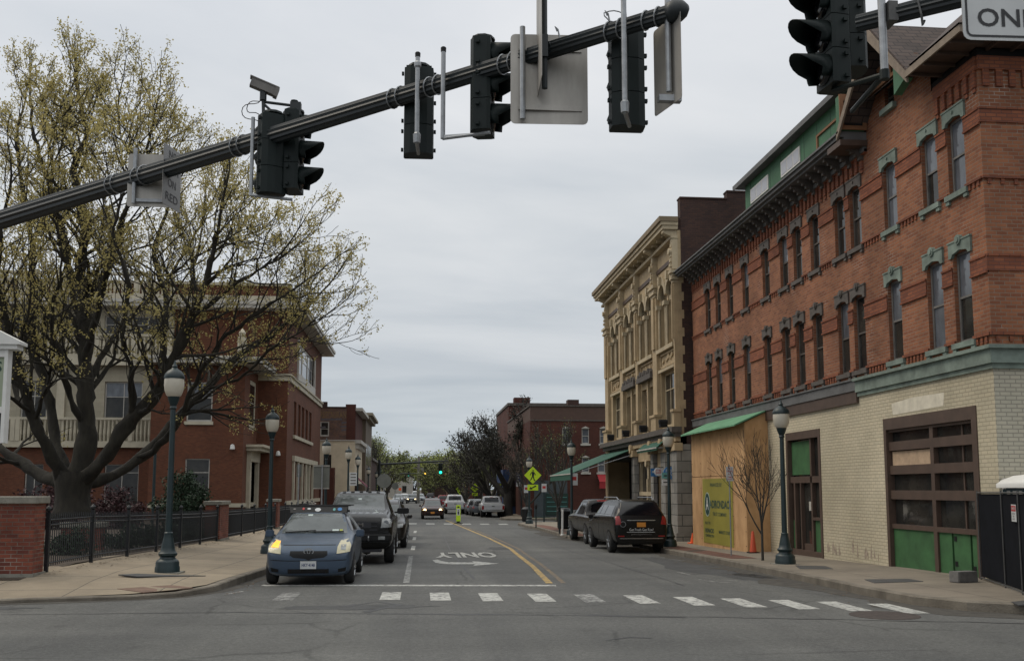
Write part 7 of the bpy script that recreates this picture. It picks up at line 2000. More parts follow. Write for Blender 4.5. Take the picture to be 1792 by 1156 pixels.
c.decal('bumper_crease', [(-.74, .50), (-.40, .485), (.40, .485), (.74, .50), (.74, .512), (.40, .497), (-.40, .497), (-.74, .512)], 'f', PAINT['black2'], .004)
c.decal('bonnet_gap', [(-.52, .785), (.52, .785), (.52, .797), (-.52, .797)], 'f', M['black'], .003)
for x0 in (-.35, -.12, .12, .35): c.decal('intake_bar', [(x0 - .01, .33), (x0 + .01, .33), (x0 + .01, .245), (x0 - .01, .245)], 'f', PAINT['black2'], .008)
c.plate('f', 0, .41, .31, .15, txt='HKY·4148')
for a, b in (((-.60, .995), (.02, 1.03)), ((-.02, 1.005), (.60, 1.01))):
    m = MB(); pa_, pb_ = c.hit((a[0], -9, a[1]), (0, 1, 0)), c.hit((b[0], -9, b[1]), (0, 1, 0)); m.tube([pa_ + Vector((0, -.03, .01)), pb_ + Vector((0, -.03, .01))], .012, 5); c.part(m, 'wiper', M['black'])
for q_, mt_ in (([(.36, 1.02), (.49, 1.02), (.49, 1.06), (.36, 1.06)], 'sticker'), ([(.51, 1.02), (.57, 1.02), (.57, 1.06), (.51, 1.06)], 'sticker_y'), ([(-.2, 1.33), (-.1, 1.33), (-.1, 1.36), (-.2, 1.36)], 'sticker')): c.decal('windscreen_sticker', q_, 'f', M[mt_], .010, parent=ws)
c.mirror(-.72, .93, .80, .17, .14)
c.wheels(.845, -1.28, 1.18, .29, .20)
# roof rack with wind deflector covered in stickers
m = MB()
for yy in (.05, .85):
    m.tube([(-.62, yy, 1.53), (.62, yy, 1.53)], .018, 6)
    for sx in (-1, 1): m.tube([(sx * .55, yy, 1.40), (sx * .55, yy, 1.53)], .02, 6); m.box(sx * .50, sx * .60, yy - .05, yy + .05, 1.38, 1.43)
m.tube([(-.72, .1, 1.55), (.74, .1, 1.55)], .012, 6)
rack = c.part(m, 'roof_rack', M['black'])
m = MB(); m.prism([(-.60, -.12, 1.39), (.60, -.12, 1.39), (.62, .06, 1.54), (-.64, .06, 1.54)], (0, .01, .002)); dfl = c.part(m, 'wind_deflector', M['black'], rack)
def onfl(x, z): return (x, -.12 + .18 * (z - 1.39) / .15 - .010, z)
for x0, z0, w0, h0, col in ((-.33, 1.475, .05, .05, 'sign_red'), (-.21, 1.475, .08, .035, 'sign_white'), (-.02, 1.455, .13, .075, 'sign_white'), (.33, 1.46, .06, .06, 'sign_teal'), (.45, 1.465, .10, .07, 'sign_blue'), (-.52, 1.47, .06, .03, 'frame_grey')):
    m = MB(); n = 12; m.add([onfl(x0 + w0 / 2 * math.cos(2 * PI * k / n), z0 + h0 / 2 * math.sin(2 * PI * k / n)) for k in range(n)], [tuple(range(n))]); c.part(m, 'sticker', M[col], dfl, recalc=False)

# --- generic builders
def pickup(label, loc, rz, body, W=.99, H=1.9, L=5.6, rear=False, hood=1.25, name='pickup_truck', group=None, gl='glass_car', tail=True, plate=None):
    h = L / 2; k = H / 1.9
    st = [(-h, W * .90, .45, 1.02 * k, 1.10 * k, W * .72), (-h + .10, W * .97, .40, 1.10 * k, 1.18 * k, W * .78), (-h + .45, W, .40, 1.14 * k, hood * k, W * .80), (-h + 1.35, W, .40, 1.16 * k, (hood + .04) * k, W * .82), (-h + 1.5, W, .40, 1.18 * k, (hood + .07) * k, W * .82),
          (-h + 1.85, W, .40, 1.18 * k, 1.62 * k, W * .76), (-h + 2.2, W, .40, 1.18 * k, 1.87 * k, W * .70), (-h + 2.6, W, .40, 1.18 * k, H, W * .69), (-h + 3.5, W, .40, 1.18 * k, H, W * .69), (-h + 3.72, W, .40, 1.18 * k, 1.84 * k, W * .70), (-h + 3.80, W, .42, 1.18 * k, 1.24 * k, W * .90),
          (-h + 4.0, W, .45, 1.17 * k, 1.20 * k, W * .92), (h - .25, W, .48, 1.17 * k, 1.20 * k, W * .92), (h - .05, W * .99, .5, 1.17 * k, 1.20 * k, W * .92), (h, W * .97, .52, 1.15 * k, 1.18 * k, W * .90)]
    c = Car(name, label, 'pickup truck', loc, rz, st, body, group)
    c.decal('windscreen', [(-W * .74, 1.31 * k), (W * .74, 1.31 * k), (W * .66, 1.80 * k), (-W * .66, 1.80 * k)], 'f', M[gl], .006, div=4)
    c.decal('rear_window', [(-W * .62, 1.34 * k), (W * .62, 1.34 * k), (W * .58, 1.76 * k), (-W * .58, 1.76 * k)], 'r', M['glass_dim'], .006)
    for sx in (-1, 1):
        c.decal('side_window', [(-h + 1.75, 1.24 * k), (-h + 2.62, 1.24 * k), (-h + 2.62, 1.74 * k), (-h + 2.15, 1.74 * k)], 's', M['glass_dim'], .005, side=sx)
        c.decal('side_window', [(-h + 2.72, 1.24 * k), (-h + 3.5, 1.24 * k), (-h + 3.5, 1.72 * k), (-h + 2.72, 1.74 * k)], 's', M['glass_dim'], .005, side=sx)
        for yy in (-h + 1.55, -h + 2.66, -h + 3.66): c.decal('panel_gap', [(yy, .55), (yy + .015, .55), (yy + .015, 1.15 * k), (yy, 1.15 * k)], 's', M['black'], .003, side=sx)
        c.decal('door_handle', [(-h + 2.4, 1.02 * k), (-h + 2.6, 1.02 * k), (-h + 2.6, 1.06 * k), (-h + 2.4, 1.06 * k)], 's', M['black'], .015, side=sx, thick=.01)
        o = c.decal('tail_light', [(sx * W * .78, .72 * k), (sx * W * .955, .72 * k), (sx * W * .955, 1.06 * k), (sx * W * .78, 1.06 * k)], 'r', M['lens_red'], .012)
    c.decal('tailgate_gap', [(-W * .74, .66 * k), (W * .74, .66 * k), (W * .74, .675 * k), (-W * .74, .675 * k)], 'r', M['black'], .004)
    c.decal('tailgate_handle', [(-.12, .98 * k), (.12, .98 * k), (.12, 1.04 * k), (-.12, 1.04 * k)], 'r', M['black'], .008, thick=.01)
    m = MB(); m.box(-W * .92, W * .92, h + .0, h + .16, .50, .68); o = c.part(m, 'rear_bumper', M['chrome'] if body is not PAINT['black'] else M['rim_dark']); bevel(o, .03, 2)
    c.decal('brake_lamp', [(-.16, 1.80 * k), (.16, 1.80 * k), (.16, 1.83 * k), (-.16, 1.83 * k)], 'r', M['lens_red'], .01)
    m = MB(); m.box(-W * .80, W * .80, -h + 3.95, h - .1, 1.215 * k, 1.225 * k); c.part(m, 'bed_cover', M['black'])
    c.plate('r', 0, .60, .3, .15, mt=plate or M['brass_plate'])
    c.wheels(W - .02, -h + .95, h - 1.15, .40, .27)
    return c
# --- big black pickup waiting behind the blue hatchback
Yr = 28.2 + .15; zr_ = gz(27.5)
c = pickup('big black pickup with towing mirrors waiting behind the blue hatchback', (-1.72, Yr + 1.6, zr_), 0, PAINT['black'], W=1.02, H=1.98, L=5.9, hood=1.36, name='pickup_truck')
h = 2.95; k = 1.98 / 1.9
gm = c.decal('grille', [(-.60, .86), (.60, .86), (.68, 1.28), (-.68, 1.28)], 'f', M['black'], .03, thick=.03)
m = MB()
yg = c.hit((0, -9, 1.1), (0, 1, 0)).y - .075
for z0 in (.95, 1.05, 1.15): m.box(-.58, .58, yg - .005, yg + .01, z0 - .012, z0 + .012)
m.box(-.42, .42, yg - .012, yg + .005, 1.0, 1.16); c.part(m, 'grille_bar', M['rim_dark'], gm)
m = MB(); text_on(m, 'RAM', (0, yg - .018, 1.08), (1, 0, 0), (0, 0, 1), .15, .01, .42); c.part(m, 'badge', M['frame_grey'], gm, recalc=False)
for sx in (-1, 1):
    o = c.decal('headlight', [(sx * .68, 1.00), (sx * .96, 1.02), (sx * .97, 1.24), (sx * .72, 1.26)], 'f', M['lens_clear'], .03)
    m = MB(); yy = c.hit((sx * .82, -9, 1.12), (0, 1, 0)).y - .04; m.lathe((sx * .82, yy, 1.13), [(.075, 0), (.075, .01), (.05, .03)], 12, axis='y'); c.part(m, 'lamp_ring', M['rim'], o)
m = MB(); m.box(-.98, .98, -h - .17, -h + .05, .62, .86); o = c.part(m, 'front_bumper', M['black']); bevel(o, .05, 3)
for sx in (-1, 1):
    m = MB(); m.box(sx * .62, sx * .80, -h - .176, -h - .16, .69, .78); c.part(m, 'fog_lamp', M['lens_clear'], o)
    m = MB(); m.tube([(sx * .36, -h - .12, .66), (sx * .36, -h - .22, .68), (sx * .36, -h - .24, .74), (sx * .36, -h - .18, .78)], .02, 6); c.part(m, 'tow_hook', M['rim'], o)
m = MB(); m.box(-.7, .7, -h + .1, -h + .5, .34, .5); c.part(m, 'skid_plate', M['rim_dark'])
m = MB(); m.lathe((.28, -h + .5, .42), [(.01, -.14), (.14, -.1), (.17, 0), (.14, .1), (.01, .14)], 12, axis='x'); c.part(m, 'axle_housing', M['frame_grey'], smooth=True)
m = MB()
for x0 in (-.5, -.25, 0, .25, .5): m.box(x0 - .05, x0 + .05, -h + 2.35, -h + 2.45, 1.965, 1.99)
c.part(m, 'cab_lamp', M['frame_grey']); m = MB(); m.lathe((.16, -h + 2.6, 1.98), [(.04, 0), (.02, .05), (.005, .09)], 8); c.part(m, 'antenna', M['black'])
for sx in (-1, 1):
    m = MB(); m.box(sx * .98, sx * 1.14, -h + 1.76, -h + 1.82, 1.36, 1.40); m.box(sx * 1.08, sx * 1.42, -h + 1.68, -h + 1.82, 1.34, 1.50); o = c.part(m, 'towing_mirror', M['black']); bevel(o, .02, 2)
for q_ in ([(.46, 1.40), (.60, 1.40), (.60, 1.45), (.46, 1.45)], [(-.05, 1.74), (.04, 1.74), (.04, 1.79), (-.05, 1.79)]): c.decal('windscreen_sticker', q_, 'f', M['sticker'], .012)

def suv(label, loc, rz, body, W=.93, H=1.75, L=4.6, T=.70, B=1.0, name='suv', cat='SUV', front_lit=False, group=None, rails=True, plate=None, glass='glass_dim', rearw=True):
    h = L / 2; k = H / 1.75
    st = [(-h, W * .72, .34, .74 * k, .80 * k, W * .55), (-h + .07, W * .90, .28, .82 * k, .90 * k, W * (T + .01)), (-h + .3, W * .98, .26, .92 * k, 1.0 * k, W * .76), (-h + .9, W, .26, .98 * k, 1.07 * k, W * .78), (-h + 1.12, W, .26, 1.0 * k, 1.10 * k, W * .8),
          (-h + 1.4, W, .26, 1.02 * k * B, 1.36 * k, W * .74), (-h + 1.72, W, .26, 1.03 * k * B, 1.62 * k, W * (T + .01)), (-h + 2.1, W, .26, 1.04 * k * B, 1.70 * k, W * T), (-h + 3.2, W, .27, 1.06 * k * B, 1.72 * k, W * T), (h - .65, W, .28, 1.07 * k * B, 1.72 * k, W * (T + .01)), (h - .32, W * .99, .30, 1.08 * k * B, 1.70 * k, W * (T + .01)), (h - .14, W * .985, .32, 1.06 * k * B, 1.44 * k, W * .75), (h - .06, W * .975, .34, 1.0 * k * B, 1.12 * k * B, W * .82), (h, W * .95, .30, .90 * k * B, .98 * k * B, W * .80), (h + .01, W * .90, .34, .70 * k * B, .78 * k * B, W * .76)]
    c = Car(name, label, cat, loc, rz, st, body, group)
    c.decal('windscreen', [(-W * .74, 1.12 * k), (W * .74, 1.12 * k), (W * .65, 1.56 * k), (-W * .65, 1.56 * k)], 'f', M['glass_car'], .006)
    c.decal('rear_window', [(-W * .80, 1.10 * k * B), (W * .80, 1.10 * k * B), (W * (T - .05), 1.63 * k), (-W * (T - .05), 1.63 * k)], 'r', M['glass_dim'], .006, div=4)
    for sx in (-1, 1):
        for a, b in ((-h + 1.55, -h + 2.3), (-h + 2.38, -h + 3.1), (-h + 3.2, h - .62)):
            c.decal('side_window', [(a, 1.10 * k * B), (b, 1.10 * k * B), (b - (.08 if b > h - .8 else 0), 1.52 * k), (a + (.28 if a < -h + 1.6 else 0), 1.52 * k)], 's', M[glass], .005, side=sx)
        for yy in (-h + 1.3, -h + 2.33, -h + 3.14): c.decal('panel_gap', [(yy, .4), (yy + .015, .4), (yy + .015, 1.05 * k), (yy, 1.05 * k)], 's', M['black'], .003, side=sx)
        c.decal('tail_light', [(sx * W * .72, .84 * k * B), (sx * W * .95, .82 * k * B), (sx * W * .93, 1.06 * k * B), (sx * W * .80, 1.08 * k * B)], 'r', M['lens_red'], .012)
        o = c.decal('headlight', [(sx * W * .55, .74 * k), (sx * W * .86, .76 * k), (sx * W * .88, .90 * k), (sx * W * .60, .87 * k)], 'f', M['lit_warm'] if front_lit else M['lens_clear'], .012)
        if front_lit: c.decal('indicator', [(sx * W * .86, .74 * k), (sx * W * .94, .76 * k), (sx * W * .94, .86 * k), (sx * W * .87, .88 * k)], 'f', M['lit_amber'], .016, parent=o)
        if rails:
            m = MB(); m.tube([(sx * W * .66, -h + 1.95, 1.70 * k), (sx * W * .67, -h + 2.1, 1.78 * k), (sx * W * .67, h - .9, 1.79 * k), (sx * W * .66, h - .62, 1.70 * k)], .022, 7); c.part(m, 'roof_rail', M['rim'])
    c.decal('grille', [(-W * .48, .64 * k), (W * .48, .64 * k), (W * .50, .84 * k), (-W * .50, .84 * k)], 'f', M['black'], .008)
    c.decal('lower_intake', [(-W * .6, .36), (W * .6, .36), (W * .6, .48), (-W * .6, .48)], 'f', M['black'], .006)
    c.plate('r', 0, .83 * k * B, .3, .15, mt=plate or M['brass_plate']); c.plate('f', 0, .52, .3, .15, mt=plate or M['brass_plate'])
    c.mirror(-h + 1.45, 1.06 * k, W - .04, .17, .13)
    c.wheels(W - .015, -h + .85, h - .9, .36, .24)
    return c
# --- black SUV parked on the right
yb = 32.3; zg = gz(33)
c = suv('black SUV with orange plate and roof rails parked before the street lamp', (7.32, yb + 2.35, zg), PI + .025, PAINT['black'], W=.92, H=1.82, L=4.9, T=.67, B=1.12, name='suv')
h = 2.45; k = 1.79 / 1.75
c.decal('chrome_strip', [(-.48, 1.10), (.48, 1.10), (.48, 1.125), (-.48, 1.125)], 'r', M['chrome'], .012, thick=.008)
for sx in (-1, 1): c.decal('window_trim', [(-.95, 1.235), (1.9, 1.245), (1.9, 1.26), (-.95, 1.25)], 's', M['chrome'], .012, side=sx, thick=.004)
o = c.decal('emblem_ring', [(.62 + .10 * math.cos(a), .98 + .10 * math.sin(a)) for a in [2 * PI * i / 16 for i in range(16)]], 'r', M['rim'], .010)
c.decal('emblem_centre', [(.62 + .08 * math.cos(a), .98 + .08 * math.sin(a)) for a in [2 * PI * i / 16 for i in range(16)]], 'r', M['black'], .016, parent=o)
yy = c.hit((0, 9, .78), (0, -1, 0)).y + .03
m = MB(); text_on(m, 'Get Fresh Get Raw!', (0, yy, .80), (-1, 0, 0), (0, 0, 1), .13, .003, .82); m.box(-.46, .50, yy - .005, yy, .715, .728); c.part(m, 'rear_lettering', M['sign_white'], recalc=False)
m = MB(); yy = c.hit((0, 9, .65), (0, -1, 0)).y + .026; text_on(m, 'getfreshgetraw.com', (0, yy, .655), (-1, 0, 0), (0, 0, 1), .07, 0, .7); c.part(m, 'web_lettering', M['frame_grey'], recalc=False)
c.decal('bumper_strip', [(-.74, .50), (.74, .50), (.74, .525), (-.74, .525)], 'r', M['chrome'], .012, thick=.008)
for sx in (-1, 1): c.decal('reflector', [(sx * .58, .57), (sx * .80, .57), (sx * .80, .61), (sx * .58, .61)], 'r', M['lens_red'], .012)
# --- dark pickup parked in front of it
c = pickup('dark brown black pickup parked just beyond the black SUV', (7.62, 38.3 + 2.75, gz(40)), PI + .02, PAINT['black2'], W=.94, H=1.80, L=5.4)
c.decal('brake_lamp', [(-.3, 1.72), (.3, 1.72), (.3, 1.76), (-.3, 1.76)], 'r', M['lens_red'], .012)
# --- oncoming small SUV with lights on
x, y = G(757, 908); c = suv('oncoming dark maroon SUV with headlamps and indicators lit', (x, y + 2.1, gz(y)), 0, PAINT['maroon'], W=.90, H=1.66, L=4.4, front_lit=True, rails=False)
# queue behind the black pickup
suv('dark SUV with large mirror queued behind the black pickup', (-1.42, 39.0, gz(38)), 0, PAINT['black2'], W=.95, H=1.8, L=4.8)
suv('dark red hatchback third in the queue on the left', (-1.40, 46.5, gz(46)), 0, PAINT['maroon'], W=.9, H=1.6, L=4.4, rails=False, name='parked_car', cat='car')
# parked further on
x, y = G(862, 905); pickup('white pickup parked right of the silver car near the crossing', (x + .05, y + 2.8, gz(y)), PI, PAINT['white'], W=1.0, H=1.78, L=5.6)
x, y = G(797, 899); pickup('white pickup driving away behind the yellow street panel', (x, y + 2.8, gz(y)), PI, PAINT['white'], W=1.0, H=1.85, L=5.6)
x, y = G(830, 901); suv('silver car parked between the two white pickups', (x + .2, y + 2.3, gz(y)), PI, PAINT['silver'], W=.92, H=1.5, L=4.5, rails=False, name='parked_car', cat='car')
x, y = G(846, 903); suv('dark car parked close beside the right white pickup', (x - .1, y + 2.6, gz(y)), PI, PAINT['grey'], W=.9, H=1.45, L=4.5, rails=False, name='parked_car', cat='car')
far = [(720, 880.5, 'grey car with lit headlamp far down the left lane', 'grey', 0, True), (735, 878.5, 'silver car beyond the oncoming maroon SUV', 'silver', 0, False), (707, 879, 'pale car parked far on the left', 'white', 0, False),
       (696, 881, 'light grey car parked behind the queue on the left', 'silver', 0, False), (727, 874, 'white van shaped car far beyond the grey car', 'white', 0, False), (776, 886, 'red car driving away left of the white pickup', 'red', PI, False), (753, 876, 'dark car far beyond the maroon SUV roof', 'black2', PI, False)]
for px_, py_, lb, col, rz, lit in far:
    x, y = G(px_, py_); suv(lb, (x, y + 2, gz(y)), rz, PAINT[col], W=.9, H=1.6 if 'van' not in lb else 2.0, L=4.4, front_lit=lit, rails=False, name='distant_car', cat='car', plate=M['sign_white'])

# ------------------------------------------------------------------ trees
def grow(mb, tips, p, d, length, r, level, maxl, rng, sides, gnarl=.22, kids=(3, 4), spread=.65, droop=0.0, lenf=.72, rf=.62, segs=4, up=.08, rmin=.004):
    pts = [p.copy()]; rad = [r]; dirs = [d.copy()]
    for i in range(segs):
        d = (d + Vector((rng.gauss(0, gnarl), rng.gauss(0, gnarl), rng.gauss(0, gnarl * .8))) * .5 + Vector((0, 0, up - droop))).normalized()
        p = p + d * (length / segs); pts.append(p.copy()); dirs.append(d.copy())
        rad.append(max(rmin, r * (1 - .5 * (i + 1) / segs)))
    mb.tube(pts, rad, max(3, sides - level), cap=False)
    if level >= maxl:
        tips.append((pts[-1], d, level)); tips.append((pts[len(pts) // 2], d, level)); return
    n = rng.randint(*kids)
    for k in range(n):
        t = .30 + .7 * (k + rng.random() * .8) / n; t = min(t, 1.0)
        idx = t * segs; i0 = min(int(idx), segs - 1); f = idx - i0
        q = pts[i0].lerp(pts[i0 + 1], f); dd = dirs[i0 + 1]
        ax = Vector((rng.gauss(0, 1), rng.gauss(0, 1), rng.gauss(0, 1))); ax = (ax - dd * ax.dot(dd))
        if ax.length < 1e-3: continue
        ax.normalize(); s = spread * rng.uniform(.6, 1.3)
        nd = (dd + ax * s).normalized()
        rr = (rad[i0] * (1 - f) + rad[i0 + 1] * f) * rf * rng.uniform(.8, 1.1)
        grow(mb, tips, q, nd, length * lenf * rng.uniform(.7, 1.15) * (1.1 - .3 * t), max(rr, rmin), level + 1, maxl, rng, sides, gnarl, kids, spread, droop, lenf, rf, segs, up, rmin)
    tips.append((pts[-1], d, level))
    grow(mb, tips, pts[-1], d, length * lenf * .8, max(rad[-1] * .9, rmin), level + 1, maxl, rng, sides, gnarl, kids, spread, droop, lenf, rf, segs, up, rmin)

def leaves(mb, tips, rng, n, size, scatter, keep=1.0, long=1.3):
    for (p, d, l) in tips:
        if rng.random() > keep: continue
        for k in range(n):
            c = p + Vector((rng.gauss(0, scatter), rng.gauss(0, scatter), rng.gauss(0, scatter)))
            a = Vector((rng.gauss(0, 1), rng.gauss(0, 1), rng.gauss(0, 1))).normalized(); b = a.cross(Vector((rng.gauss(0, 1), rng.gauss(0, 1), rng.gauss(0, 1)))).normalized()
            s = size * rng.uniform(.5, 1.3)
            i = len(mb.v); mb.v += [tuple(c - a * s), tuple(c + b * s * .6), tuple(c + a * s * long), tuple(c - b * s * .6)]
            mb.f.append([i, i + 1, i + 2, i + 3]); mb.mi.append(0)

# the big maple on the left, its limbs laid out as they stand
rng = random.Random(21)
TY = 29.5
mp = thing('maple_tree', 'huge spreading maple with dark limbs and thin young yellow green leaves on the left', 'tree', tuple(at(128, 900, TY).xy) + (.1,))
tr = MB(); tips = []; tw = MB()
def limb(pts, r0, r1, sub=True, rs=14, dens=1.0):
    P = [at(x, y, TY + dy) for x, y, dy in pts]
    # smooth the hand laid line
    Q = []
    for i in range(len(P) - 1):
        a, b, c, d = P[max(i - 1, 0)], P[i], P[i + 1], P[min(i + 2, len(P) - 1)]
        for k in range(5):
            t = k / 5; Q.append(.5 * ((2 * b) + (c - a) * t + (2 * a - 5 * b + 4 * c - d) * t * t + (3 * b - a - 3 * c + d) * t ** 3))
    Q.append(P[-1]); n = len(Q); r0 *= .54
    rad = [r0 + (r1 - r0) * (i / (n - 1)) ** .8 for i in range(n)]
    tr.tube(Q, [x * rng.uniform(.93, 1.07) for x in rad], rs, cap=False)
    if not sub: return
    L_ = sum((Q[i + 1] - Q[i]).length for i in range(n - 1)); acc = 0
    for i in range(1, n - 1):
        acc += (Q[i + 1] - Q[i]).length
        fr = i / n
        if fr < .26: continue
        k = rng.choice((0, 1, 1, 1, 1)) if dens >= 1 else (1 if rng.random() < dens else 0)
        for _ in range(k):
            d = (Q[i + 1] - Q[i]).normalized(); ax = Vector((rng.gauss(0, 1), rng.gauss(0, 1), rng.gauss(0, .8) + .25)); ax = (ax - d * ax.dot(d)).normalized()
            nd = (d * .75 + ax * rng.uniform(.5, 1.0)).normalized()
            grow(tw, tips, Q[i], nd, rng.uniform(1.3, 2.15) * (1.15 - .35 * fr), max(rad[i] * .45, .026), 1, 3, rng, 6, gnarl=.34, kids=(2, 4), spread=.72, up=.07, lenf=.66, rf=.6, rmin=.008)
    grow(tw, tips, Q[-1], (Q[-1] - Q[-2]).normalized(), 1.55, r1, 1, 3, rng, 6, gnarl=.26, kids=(3, 4), spread=.6, up=.1, lenf=.68, rmin=.008)
tr.tube([at(128, 905, TY), at(127, 890, TY), at(125, 868, TY), at(128, 845, TY), at(130, 825, TY)], [.66, .52, .46, .52, .62], 14)
limb([(128, 850, 0), (150, 780, .2), (150, 720, .4), (148, 650, .6), (150, 560, .7), (140, 480, .8), (150, 400, 1), (130, 300, 1.1), (150, 235, 1.2), (142, 190, 1.3)], .62, .06, dens=1)
limb([(145, 640, .6), (165, 560, .2), (190, 470, -.4), (215, 380, -.8), (243, 310, -1.1), (256, 262, -1.4)], .26, .04)
limb([(148, 590, .7), (125, 500, 1.5), (112, 420, 2), (85, 320, 2.4), (60, 240, 2.6), (52, 180, 3)], .22, .04)
limb([(135, 850, 0), (185, 800, -.5), (225, 740, -.9), (270, 690, -1.2), (300, 630, -1.5), (335, 560, -1.9), (355, 505, -2.3), (372, 450, -2.6), (382, 405, -3)], .46, .05)
limb([(285, 665, -1.3), (285, 600, -1.0), (290, 520, -.5), (270, 440, 0), (290, 370, .4), (298, 320, .8)], .21, .04)
limb([(140, 845, 0), (200, 830, 1), (260, 790, 1.7), (310, 730, 2.2), (360, 680, 2.5), (410, 630, 2.8), (470, 590, 3), (515, 555, 3.1), (550, 525, 3.2)], .40, .04)
limb([(240, 805, 1.6), (290, 770, .8), (320, 720, .2), (350, 655, -.4), (400, 585, -.9), (450, 550, -1.4), (500, 515, -1.8)], .22, .035)
limb([(230, 740, -.9), (232, 660, -1.6), (215, 590, -2.2), (225, 500, -2.8), (200, 420, -3.2), (215, 340, -3.6)], .17, .035)
limb([(118, 850, 0), (85, 790, -.8), (55, 720, -1.3), (30, 650, -1.8), (10, 560, -2.2), (-5, 470, -2.6), (5, 380, -3)], .40, .05)
limb([(120, 845, 0), (100, 780, .6), (85, 700, 1), (62, 610, 1.3), (55, 520, 1.6), (57, 430, 1.9), (42, 340, 2.1), (30, 240, 2.3)], .34, .05)
limb([(112, 850, 0), (60, 825, .6), (10, 790, 1.2), (-40, 740, 1.8), (-80, 660, 2.2), (-110, 560, 2.6)], .38, .05)
limb([(70, 740, 1), (30, 690, 2), (15, 600, 2.8), (-25, 500, 3.4), (-40, 400, 3.8)], .2, .04)
limb([(148, 745, .3), (122, 690, -.3), (104, 630, -.9), (92, 560, -1.6), (108, 470, -2.2), (95, 380, -2.8)], .2, .035)
limb([(150, 690, .5), (185, 610, 1.4), (245, 540, 3.4), (300, 480, 4.2), (338, 420, 4.8), (360, 370, 5)], .2, .035)
limb([(335, 560, -1.9), (400, 505, -2), (440, 480, -2.2), (478, 455, -2.4)], .12, .03)
limb([(360, 680, 2.5), (415, 665, 2.0), (465, 620, 1.6), (510, 590, 1.2), (555, 560, 1)], .10, .025)
limb([(300, 480, 4.2), (338, 452, 3.6), (378, 425, 3), (412, 415, 2.6)], .10, .025)
limb([(150, 400, 1), (100, 330, .4), (90, 265, 0), (98, 215, -.4)], .1, .025)
limb([(245, 300, -1.1), (218, 255, -.6), (208, 225, -.2)], .07, .02)
print('TREE tips', len(tips), 'twig verts', len(tw.v))
for i, v in enumerate(tr.v):
    p = Vector(v); d = mnoise.noise_vector(p * 2.2) * .10 + mnoise.noise_vector(p * 7) * .035; tr.v[i] = tuple(p + d)
tr.build('trunk', M['bark'], mp, smooth=True, recalc=False)
tw.build('branches', M['bark'], mp, smooth=True, recalc=False)
lf = MB(); tips = [q for q in tips if rng.random() < .20 + .50 * min(1, max(0, (q[0].z - 5.5) / 5.5))]
leaves(lf, tips, rng, 15, .037, .085, keep=.9)
print('leaves', len(lf.f))
lf.build('leaves', M['leaf'], mp, recalc=False)

def bare_tree(name, label, base, h, seed, r0, mat_b, leafm=None, nleaf=3, ls=.06, trunk=.3, spread=.6, maxl=4, kids=(3, 4), up=.08, group=None, keep=1, rmin=.012, wide=1.0, lean=0.0, gnarl=.22, scatter=None, nstem=5):
    rg = random.Random(seed); t = thing(name, label, 'tree', (base[0], base[1], gz(base[1])), group=group)
    z0 = gz(base[1]) + .1; b = Vector((base[0], base[1], z0 - .2)); trk = MB(); tips = []; twg = MB()
    th = h * trunk; top = b + Vector((lean, 0, th))
    trk.tube([b, b + Vector((0, 0, .3)), b.lerp(top, .5), top], [r0 * 1.5, r0 * 1.08, r0 * .95, r0 * .9], 9)
    for k in range(nstem):
        a = 2 * PI * (k + rg.random() * .6) / nstem; s = rg.uniform(.35, .9) * wide * (0.25 if k == 0 else 1)
        d = Vector((math.cos(a) * s, math.sin(a) * s, 1)).normalized()
        grow(twg, tips, top - Vector((0, 0, rg.random() * th * .3)), d, h * .30 * rg.uniform(.8, 1.1), r0 * .62, 1, maxl, rg, 7, gnarl=gnarl, kids=kids, spread=spread, up=up, lenf=.70, rf=.6, rmin=rmin)
    # scale crown so that its top is at height h
    zmx = max(v[2] for v in twg.v); f = (z0 + h - top.z) / max(zmx - top.z, .1)
    sc = lambda p: (top.x + (p[0] - top.x) * f, top.y + (p[1] - top.y) * f, top.z + (p[2] - top.z) * f)
    twg.v = [sc(p) for p in twg.v]; tips = [(Vector(sc(p)), d, l) for p, d, l in tips]
    trk.build('trunk', mat_b, t, smooth=True, recalc=False); twg.build('branches', mat_b, t, recalc=False)
    if leafm:
        lb = MB(); leaves(lb, tips, rg, nleaf, ls, scatter or ls * 2.2, keep); lb.build('crown', leafm, t, recalc=False)
    return t
# street tree beside the near right lamp post
bare_tree('street_tree', 'small bare street tree before the plywood hoarding', (8.95, 25.0), 3.55, 3, .034, M['bark_far'], None, trunk=.34, spread=.6, maxl=4, kids=(3, 3), up=.10, rmin=.0035, wide=.6, gnarl=.10, nstem=5)
